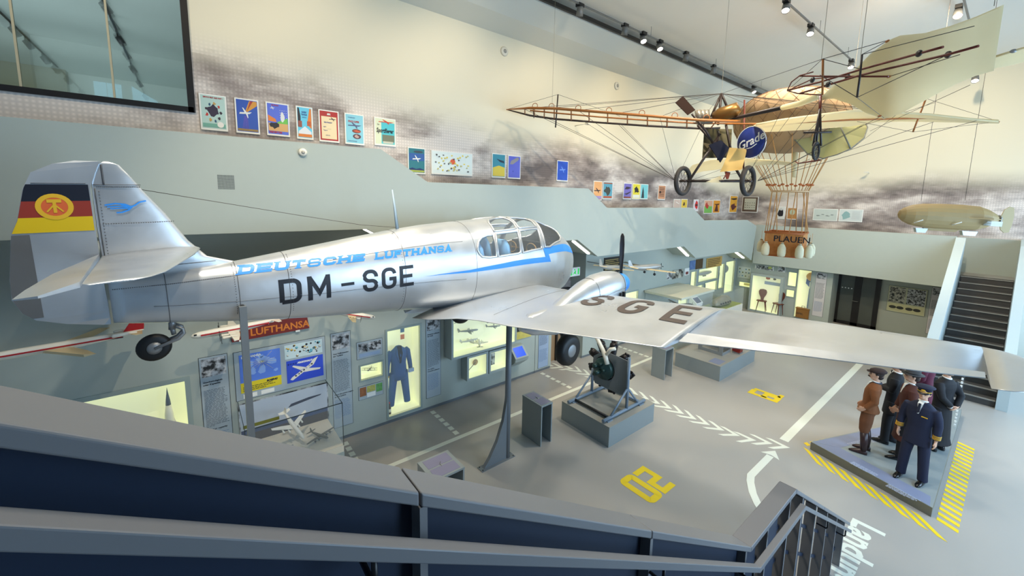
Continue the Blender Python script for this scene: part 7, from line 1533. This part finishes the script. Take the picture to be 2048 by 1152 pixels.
# ================================================================== ceiling tracks and spotlights
def track(x0, x1, y, z, name, label):
    r = empty('lighting_track', Vector((x0, y, z)), label=label, cat='lighting track'); MB().box(0, x1-x0, -.018, .018, 0, .035).build('rail', m_lampoff, r)
    for k in range(4): x = (x1-x0)*(.08+.28*k); MB().tube([(x, 0, .03), (x, 0, 9.8-z)], .006, 6).build('suspension_rod', m_lampoff, r)
track(5.5, 19.7, 7.05, 9.5, '', 'long lighting track beside the dark ceiling gap'); track(7, 17.4, 3.85, 9.5, '', 'lighting track over the middle of the hall'); track(9.5, 20.5, 1.25, 9.5, '', 'lighting track behind the big tail fabric at the right')
def lamp(p, aim, on, label, box=True):
    M = Matrix.Translation(p); r = empty('spotlight', M, label=label, cat='spotlight', group='spotlights on the ceiling tracks')
    if box: MB().box(-.09, .09, -.06, .06, -.03, .05).build('driver_box', m_dark, r)
    d = (Vector(aim)-Vector(p)).normalized(); Q = d.to_track_quat('-Z', 'Y').to_matrix().to_4x4()
    T = Matrix.Translation((0, 0, -.15)) @ Q
    MB().tube([(0, 0, -.03), (0, 0, -.12)], .012, 6).build('stem', m_lampoff, r)
    MB().lathe([(.05, .13), (.075, .12), (.085, -.08), (.078, -.08), (.07, .1)], T, 18).build('housing', m_lampoff, r)
    MB().lathe([(.001, -.055), (.075, -.055), (.075, -.06), (.001, -.06)], T, 18).build('lens', m_lamp if on else mat('lamp_lens_off', C(70, 68, 64), .3), r)
for k, (px, py, on, w_) in enumerate(((1160, 12, 0, 'first from the top edge, unlit with black driver box'), (1250, 52, 0, 'unlit grey one before the two lit ones'), (1287, 68, 1, 'left one of the close lit pair'), (1320, 84, 1, 'right one of the close lit pair'), (1372, 107, 0, 'unlit, above the left half of the bamboo wing'), (1427, 133, 0, 'unlit, just left of the monoplane king post'), (1508, 174, 1, 'last one, brightly lit next to the balloon'))):
    p = at(px, py, 'Z', 9.5); lamp(p, (p.x-2.0, 3.5, 2) if on else (p.x+1, 8.4, 5), on, 'track spotlight along the dark gap, '+w_)
for px, py, on, w_ in ((1573, 3, 1, 'lit at the top edge of the middle track'), (1622, 52, 1, 'halfway along the middle track'), (1703, 122, 1, 'at the lower end of the middle track')):
    p = at(px, py, 'Z', 9.5); lamp(p, (p.x-3.5, p.y-1, 3), on, 'track spotlight '+w_)
for px, py, on, w_ in ((1918, 14, 1, 'lit above the tail fabric near the top right corner'), (1952, 148, 1, 'dazzling below the right corner of the tail fabric')):
    p = at(px, py, 'Z', 9.5) if py < 100 else D(px, py, 12)
    if py > 100: MB().tube([p, Vector((p.x, p.y, 9.8))], .006, 6).build('suspension_rod', m_lampoff, label='thin rod from the ceiling holding the dazzling spotlight below the tail fabric', cat='suspension rod')
    lamp(p, (p.x-4, p.y-.5, 3), on, 'spotlight '+w_)
# small fixtures on walls
def disc_fix(p, n, r_, label, mt=m_white):
    Q = Vector(n).to_track_quat('Z', 'Y').to_matrix().to_4x4(); o = MB().lathe([(.001, 0), (r_, 0), (r_, .03), (r_*.6, .045), (.001, .045)], None, 22).build('wall_fitting', mt); o.matrix_world = Matrix.Translation(p) @ Q; tag(o, label, 'wall fitting'); MB().lathe([(.001, .046), (r_*.45, .046), (r_*.45, .05), (.001, .05)], None, 18).build('inner_disc', mat('fitting_grey', C(160, 158, 150), .5), o); return o
disc_fix(at(1008, 103, 'Y', YW), (0, -1, 0), .11, 'round white fitting high on the upper wall above the bare bamboo wing'); disc_fix(at(1233, 172, 'Y', YW), (0, -1, 0), .12, 'round white fitting on the upper wall left of the king post'); disc_fix(at(605, 305, 'Y', YP), (0, -1, 0), .06, 'small round white fitting on the stair parapet under the red-framed poster')
sg_ = rect((434, 349), (470, 379), d=YP); so = empty('speaker_grille', LB(sg_[0], sg_[2], YP), label='square of small round holes in the stair parapet above the aircraft tail', cat='loudspeaker grille')
b = MB(); w_, h_ = sg_[1]-sg_[0], sg_[3]-sg_[2]
for i in range(13):
    for j in range(12): cx, cy = w_*(i+.5)/13, h_*(j+.5)/12; b.poly([(cx+.0055*math.cos(t), cy+.0055*math.sin(t), .0015) for t in [2*math.pi*k/7 for k in range(7)]])
b.build('hole_pattern', m_dark, so, kind='stuff')
for px, py, ax_n, lb in ((1150, 252, 'Y', 'white wall lamp arm under the bare bamboo wing'), (1738, 346, 'X', 'small white lamp arm on the end wall right of the balloon ropes')):
    p = at(px, py, ax_n, YW if ax_n == 'Y' else XF); n = Vector((0, -1, 0)) if ax_n == 'Y' else Vector((-1, 0, 0)); r_ = empty('wall_lamp', p, label=lb, cat='wall lamp'); MB().tube([Vector((0, 0, 0)), n*.45+Vector((0, 0, .02))], .012, 6).build('arm', m_white, r_); MB().box(-.06, .06, -.06, .06, -.02, .03, Matrix.Translation(n*.5)).build('lamp_head', m_white, r_)
# ================================================================== posters
def poster(TL, BR, ground, label, arts=(), words=(), far=0, tx_col=None):
    u0, u1, v0, v1 = rect(TL, BR, far=far, d=XF if far else YW); r = empty('poster', (FB if far else LB)(u0, v0, XF if far else YW), label=label, cat='poster'); w_, h_ = u1-u0, v1-v0
    MB().box(-.02, w_+.02, -.03, h_+.02, 0, .03).build('frame', m_whitep, r); nm = 'poster_ground_%d_%d_%d' % ground
    MB().box(0, w_, 0, h_, .03, .032).build('print', mat(nm, C(*ground), .45, noise=.04, scale=6), r)
    for i, (pts, col, nm2) in enumerate(arts):
        P = [(x*w_, y*h_, .032) for x, y in pts]; MB().slab(P, (0, 0, 1), .0012+.0004*i).build(nm2, mat('poster_ink_%d_%d_%d' % col, C(*col), .45), r)
    for s, x, y, sz, col, kw in words: text('lettering', s, sz*h_, mat('poster_ink_%d_%d_%d' % col, C(*col), .45), r, x*w_, y*h_, .035, **kw)
    return r
def blob(cx, cy, rx_, ry_, n=10, j=.25, seed=1):
    rnd = random.Random(seed); return [(min(.98, max(.02, cx+rx_*rnd.uniform(1-j, 1+j)*math.cos(2*math.pi*k/n))), min(.98, max(.02, cy+ry_*rnd.uniform(1-j, 1+j)*math.sin(2*math.pi*k/n)))) for k in range(n)]
def boxp(x0, x1, y0, y1): return [(x0, y0), (x1, y0), (x1, y1), (x0, y1)]
def planep(cx, cy, s, a=1.0, col=(230, 230, 226)):
    return [([(cx-.5*s, cy-.06*s*a), (cx+.3*s, cy-.02*s), (cx+.5*s, cy+.08*s*a), (cx+.3*s, cy+.07*s*a), (cx-.45*s, cy+.03*s*a)], col, 'aircraft_drawing'), ([(cx-.05*s, cy), (cx-.25*s, cy+.28*s*a), (cx-.17*s, cy+.28*s*a), (cx+.12*s, cy+.02*s)], col, 'aircraft_drawing'), ([(cx, cy), (cx+.15*s, cy-.25*s*a), (cx+.2*s, cy-.22*s*a), (cx+.15*s, cy+.02*s)], col, 'aircraft_drawing')]
R_C, BLK, NV, WH, YL, OR, GR = (178, 40, 40), (34, 30, 36), (40, 60, 140), (232, 232, 226), (232, 200, 60), (222, 128, 50), (60, 120, 80)
figs = [(blob(.5+.3*math.cos(t), .5+.27*math.sin(t), .055, .05, 7, .4, k), ((60, 50, 60), (196, 60, 50), (200, 160, 90), (50, 90, 120))[k % 4], 'figure_drawing') for k, t in enumerate([2*math.pi*k/9 for k in range(9)])]
poster((400, 189), (453, 260), (186, 214, 206), 'pale green airline poster reading SERVICE FIRST AND FAST with ring of small figures', [(blob(.5, .55, .22, .17, 12, .3, 3), (58, 48, 66), 'engine_drawing')]+figs+[(boxp(.03, .97, .04, .15), (120, 176, 160), 'hatched_band'), (blob(.76, .13, .14, .09, 14, 0), (240, 236, 230), 'logo_disc')], [('SERVICE FIRST AND FAST !', .10, .92, .062, R_C, dict(off=.001, sx=.68)), ('KLM', .65, .10, .09, R_C, dict(off=.002, sx=.7))])
poster((471, 198), (517, 266), (44, 84, 176), 'deep blue poster of a white aircraft with coloured rays over the sea', [([(.62, .98), (.98, .98), (.98, .85), (.5, .62), (.42, .66)], (214, 150, 60), 'rainbow'), ([(.66, .98), (.8, .98), (.48, .64)], (170, 60, 50), 'rainbow'), (boxp(.02, .98, .02, .09), (150, 124, 70), 'shore')]+[([(.36+.03*k, .5), (.38+.03*k, .5), (.26+.07*k, .08), (.24+.07*k, .08)], (110, 90, 190), 'ray') for k in range(5)]+planep(.42, .58, .6))
poster((533, 206), (577, 271), (86, 110, 214), 'blue poster of a street cafe and market reading PARIS NEW YORK', [([(.02, .62), (.02, .42), (.42, .40), (.38, .50)], OR, 'awning'), ([(.45, .40), (.98, .56), (.98, .34), (.5, .32)], (110, 190, 80), 'tree'), (boxp(.02, .98, .1, .36), (216, 170, 110), 'street'), (blob(.3, .28, .22, .09, 12, .4, 5), BLK, 'crowd'), (blob(.72, .58, .1, .16, 10, .3, 6), (224, 226, 226), 'figure_drawing')]+planep(.25, .85, .22)+[(boxp(.6+.1*i, .63+.1*i, .55+.08*j, .565+.08*j), WH, 'star_mark') for i in range(4) for j in range(4)], [('PARIS NEW YORK', .06, .035, .075, R_C, dict(off=.002, sx=.62)), ('AIR FRANCE', .2, .93, .055, R_C, dict(off=.001, sx=.7))])
poster((593, 214), (624, 277), (104, 200, 230), 'narrow sky-blue poster with orange canyon walls and an aircraft wing', [([(.02, .98), (.12, .98), (.22, .7), (.2, .4), (.02, .35)], BLK, 'cliff'), ([(.98, .98), (.86, .98), (.72, .62), (.66, .45), (.98, .3)], OR, 'cliff'), (boxp(.04, .3, .34, .55), (150, 84, 70), 'suitcase'), (boxp(.66, .92, .40, .56), (190, 90, 50), 'suitcase'), ([(.05, .2), (.5, .38), (.95, .2), (.95, .12), (.05, .12)], (226, 230, 236), 'wing_drawing'), (boxp(.02, .98, .02, .12), OR, 'band')], [('EXPERT', .3, .82, .075, NV, dict(off=.001, sx=.62)), ('TRAVELER', .27, .74, .075, NV, dict(off=.001, sx=.52)), ('and Save', .33, .66, .06, NV, dict(sx=.62))])
poster((638, 221), (676, 283), (176, 44, 38), 'red-bordered cream poster headed BEA with lines of routes', [(boxp(.08, .92, .05, .82), (238, 218, 176), 'sheet')]+planep(.7, .74, .4, .6, (60, 50, 50)), [('BEA', .4, .875, .08, WH, dict(off=.003, shear=.2, sx=.8)), ('Berlin-D\u00fcsseldorf', .22, .60, .06, NV, dict(off=.001, sx=.62)), ('t\u00e4glich', .17, .45, .055, NV, dict(sx=.7)), ('Flugpreis', .17, .33, .055, NV, dict(sx=.7)), ('\u2014 \u2014 \u2014 \u2014', .4, .38, .05, BLK, dict(sx=.5)), ('buchen Sie', .3, .16, .055, NV, dict(sx=.6))])
poster((690, 228), (726, 288), (140, 204, 220), 'light blue poster reading STRATO CLIPPER with airliner and two oval scenes', [(blob(.6, .43, .26, .075, 14, 0), (120, 70, 54), 'oval_scene'), (blob(.62, .43, .18, .04, 8, .4, 2), (200, 90, 60), 'oval_scene'), (blob(.62, .24, .24, .09, 14, 0), (92, 60, 66), 'oval_scene'), (blob(.6, .24, .12, .06, 8, .3, 2), (190, 160, 150), 'oval_scene')]+planep(.5, .62, .8, .5, (90, 96, 130)), [('STRATO CLIPPER', .13, .73, .085, R_C, dict(off=.002, sx=.6)), ('Pan American World Airways', .1, .05, .05, NV, dict(shear=.2, sx=.52)), ('the double-decked', .12, .88, .055, NV, dict(sx=.6))])
poster((749, 236), (789, 291), (222, 228, 196), 'cream and turquoise poster lettered Sportflieger with a red aircraft', [(boxp(.30, .98, .02, .86), (84, 196, 206), 'sky_block'), (boxp(.34, .96, .10, .38), (120, 124, 100), 'building_drawing'), (boxp(.38, .9, .04, .12), (200, 200, 180), 'car_drawing')]+planep(.55, .88, .8, .4, (206, 70, 44)), [('Sportflieger', .05, .46, .24, BLK, dict(off=.004, shear=.15, sx=.62)), ('Der', .10, .74, .08, BLK, dict(sx=.7))])
poster((816, 296), (848, 346), (46, 120, 130), 'teal poster with grey airship above a white aircraft over green hills', [(boxp(.02, .98, .02, .14), (170, 180, 70), 'field'), ([(.02, .14), (.2, .2), (.45, .15), (.7, .19), (.98, .13), (.98, .1), (.02, .1)], (30, 44, 100), 'mountains'), (blob(.6, .87, .3, .05, 14, 0), (60, 72, 80), 'airship_drawing'), (boxp(.02, .98, .5, .8), (50, 92, 160), 'sky_block')]+planep(.5, .57, .55))
mpw = poster((863, 302), (942, 350), (226, 236, 232), 'wide white poster of tiny figures and yellow flowers round an orange disc', [(blob(.5, .57, .065, .13, 16, 0), (232, 94, 40), 'orange_disc')]+[(blob(.07+.86*random.Random(k).random(), .08+.84*random.Random(k+50).random(), .022, .035, 7, .4, k), ((232, 206, 70), (90, 84, 80), (200, 190, 120))[k % 3], 'figure_drawing') for k in range(46)], [('\u2014 \u2014 \u2014 \u2014', .55, .2, .05, BLK, dict(sx=.5))])
poster((984, 308), (1008, 354), (60, 146, 168), 'teal and yellow poster with a dark bird-like shape and stars', [([(.02, .4), (.5, .5), (.98, .42), (.98, .02), (.02, .02)], (222, 200, 70), 'land'), ([(.3, .8), (.9, .72), (.95, .62), (.6, .66)], (36, 50, 70), 'aircraft_drawing')])
poster((1016, 312), (1038, 356), (96, 104, 210), 'violet-blue poster with a diagonal silver airship', [([(.1, .62), (.2, .78), (.75, .97), (.9, .93), (.85, .84), (.35, .62)], (150, 146, 150), 'airship_drawing'), ([(.35, .32), (.42, .32), (.38, .24)], NV, 'balloon_drawing')])
poster((1114, 322), (1133, 361), (34, 80, 190), 'plain blue poster with a pale aircraft silhouette, alone on the wall', planep(.5, .55, .6, 1, (110, 150, 230)))
poster((1187, 363), (1201, 399), (232, 170, 110), 'orange and lilac poster with a dark biplane, partly behind the parapet', planep(.45, .5, .9, .6, (50, 30, 34))+[(boxp(.02, .98, .02, .2), (170, 150, 200), 'band')])
poster((1206, 364), (1222, 397), (92, 160, 180), 'poster of dark rocks and figures with brown band, second after the parapet step', [(blob(.45, .5, .36, .26, 12, .4, 9), (64, 66, 56), 'rock_drawing'), (boxp(.02, .98, .03, .14), (190, 90, 50), 'band'), (boxp(.02, .98, .9, .97), (170, 90, 54), 'band')])
poster((1247, 367), (1260, 397), (120, 110, 190), 'violet poster with two dark aircraft shapes, left of the yellow one', [([(.1, .62), (.3, .8), (.7, .78), (.95, .72), (.5, .62)], (50, 34, 50), 'aircraft_drawing'), ([(.05, .3), (.5, .38), (.95, .5), (.9, .42), (.4, .24)], (50, 40, 60), 'aircraft_drawing'), (boxp(.02, .98, .03, .12), (150, 80, 40), 'band')])
poster((1265, 368), (1277, 397), (228, 214, 60), 'bright yellow poster with a black rider figure', [(blob(.5, .6, .36, .2, 12, .5, 4), BLK, 'figure_drawing'), (boxp(.05, .95, .03, .26), (232, 232, 220), 'text_block')])
poster((1281, 369), (1293, 397), (120, 200, 206), 'turquoise poster with a dark tower, right of the yellow one', [([(.1, .03), (.2, .55), (.3, .85), (.42, .5), (.5, .03)], (36, 50, 60), 'tower_drawing')])
poster((1316, 371), (1328, 398), (196, 140, 104), 'brown notice poster with lines of type, alone before the monoplane wheel', [(boxp(.15, .85, .8-.12*k, .85-.12*k), (90, 54, 40), 'text_line') for k in range(6)]+[(blob(.25, .5, .14, .1, 10, 0), (50, 34, 30), 'seal')])
poster((1347, 399), (1358, 416), (196, 176, 164), 'small pinkish poster with a white stroke, lower row left end', [([(.3, .75), (.8, .55), (.8, .48), (.3, .68)], WH, 'aircraft_drawing')])
poster((1362, 399), (1372, 416), (216, 184, 70), 'small yellow poster with a brown figure in the lower row', [(blob(.45, .5, .2, .25, 8, .5, 3), (70, 50, 30), 'figure_drawing')])
poster((1387, 400), (1394, 421), (210, 206, 214), 'small poster with a big red figure partly behind the parapet step', [(blob(.6, .55, .34, .4, 10, .2, 3), (206, 34, 36), 'figure_drawing'), (boxp(.3, .9, .45, .6), (50, 30, 36), 'belt')])
poster((1408, 401), (1422, 426), (220, 170, 140), 'small red and green poster right of the parapet step', [(boxp(.02, .98, .02, .55), (120, 186, 90), 'field'), (blob(.3, .6, .18, .25, 8, .4, 2), (190, 60, 50), 'figure_drawing')])
poster((1426, 401), (1437, 425), (226, 150, 40), 'small orange poster with a dark scarecrow-like shape', [([(.1, .7), (.9, .75), (.85, .65), (.6, .62), (.8, .1), (.2, .1), (.42, .62)], (80, 34, 30), 'figure_drawing')])
poster((1460, 392), (1471, 424), (222, 160, 50), 'tall narrow orange poster with black aircraft, next to the inner corner', [([(.1, .85), (.9, .88), (.9, .8), (.5, .76), (.1, .8)], BLK, 'aircraft_drawing'), (blob(.5, .35, .35, .18, 10, .4, 2), (90, 36, 40), 'figure_drawing')])
poster((1487, 394), (1514, 424), (90, 72, 58), 'square brown-framed print of many small aircraft on the end wall', [(boxp(.12, .88, .14, .9), (186, 186, 168), 'sheet')]+[(blob(.2+.15*(k % 5), .3+.15*(k//5), .05, .02, 6, .5, k), (70, 70, 60), 'aircraft_drawing') for k in range(15)], far=1)
poster((1556, 414), (1568, 437), (222, 222, 216), 'small black and white portrait poster behind the balloon ropes', [(blob(.5, .5, .4, .38, 9, .2, 3), BLK, 'figure_drawing'), (blob(.5, .8, .25, .1, 8, .2, 2), (200, 200, 196), 'sky_block')], far=1)
poster((1577, 416), (1593, 438), (180, 128, 74), 'brown poster with a pale round balloon behind the basket ropes', [(blob(.5, .62, .3, .26, 14, 0), (176, 186, 160), 'balloon_drawing'), (boxp(.47, .54, .14, .22), BLK, 'basket_drawing')], far=1)
poster((1629, 418), (1673, 441), (196, 206, 200), 'wide pale print of faint drawings on the end wall, left of its pair', [(blob(.2+.2*k, .4+.1*(k % 2), .08, .05, 8, .5, k), (130, 140, 136), 'sketch') for k in range(4)], far=1)
poster((1681, 419), (1723, 443), (206, 214, 212), 'wide pale map print on the end wall, right of its pair', [(blob(.28, .5, .2, .36, 12, .3, 7), (140, 176, 176), 'map_drawing')]+[(boxp(.55, .9, .8-.12*k, .82-.12*k), (150, 156, 160), 'text_line') for k in range(6)], far=1)
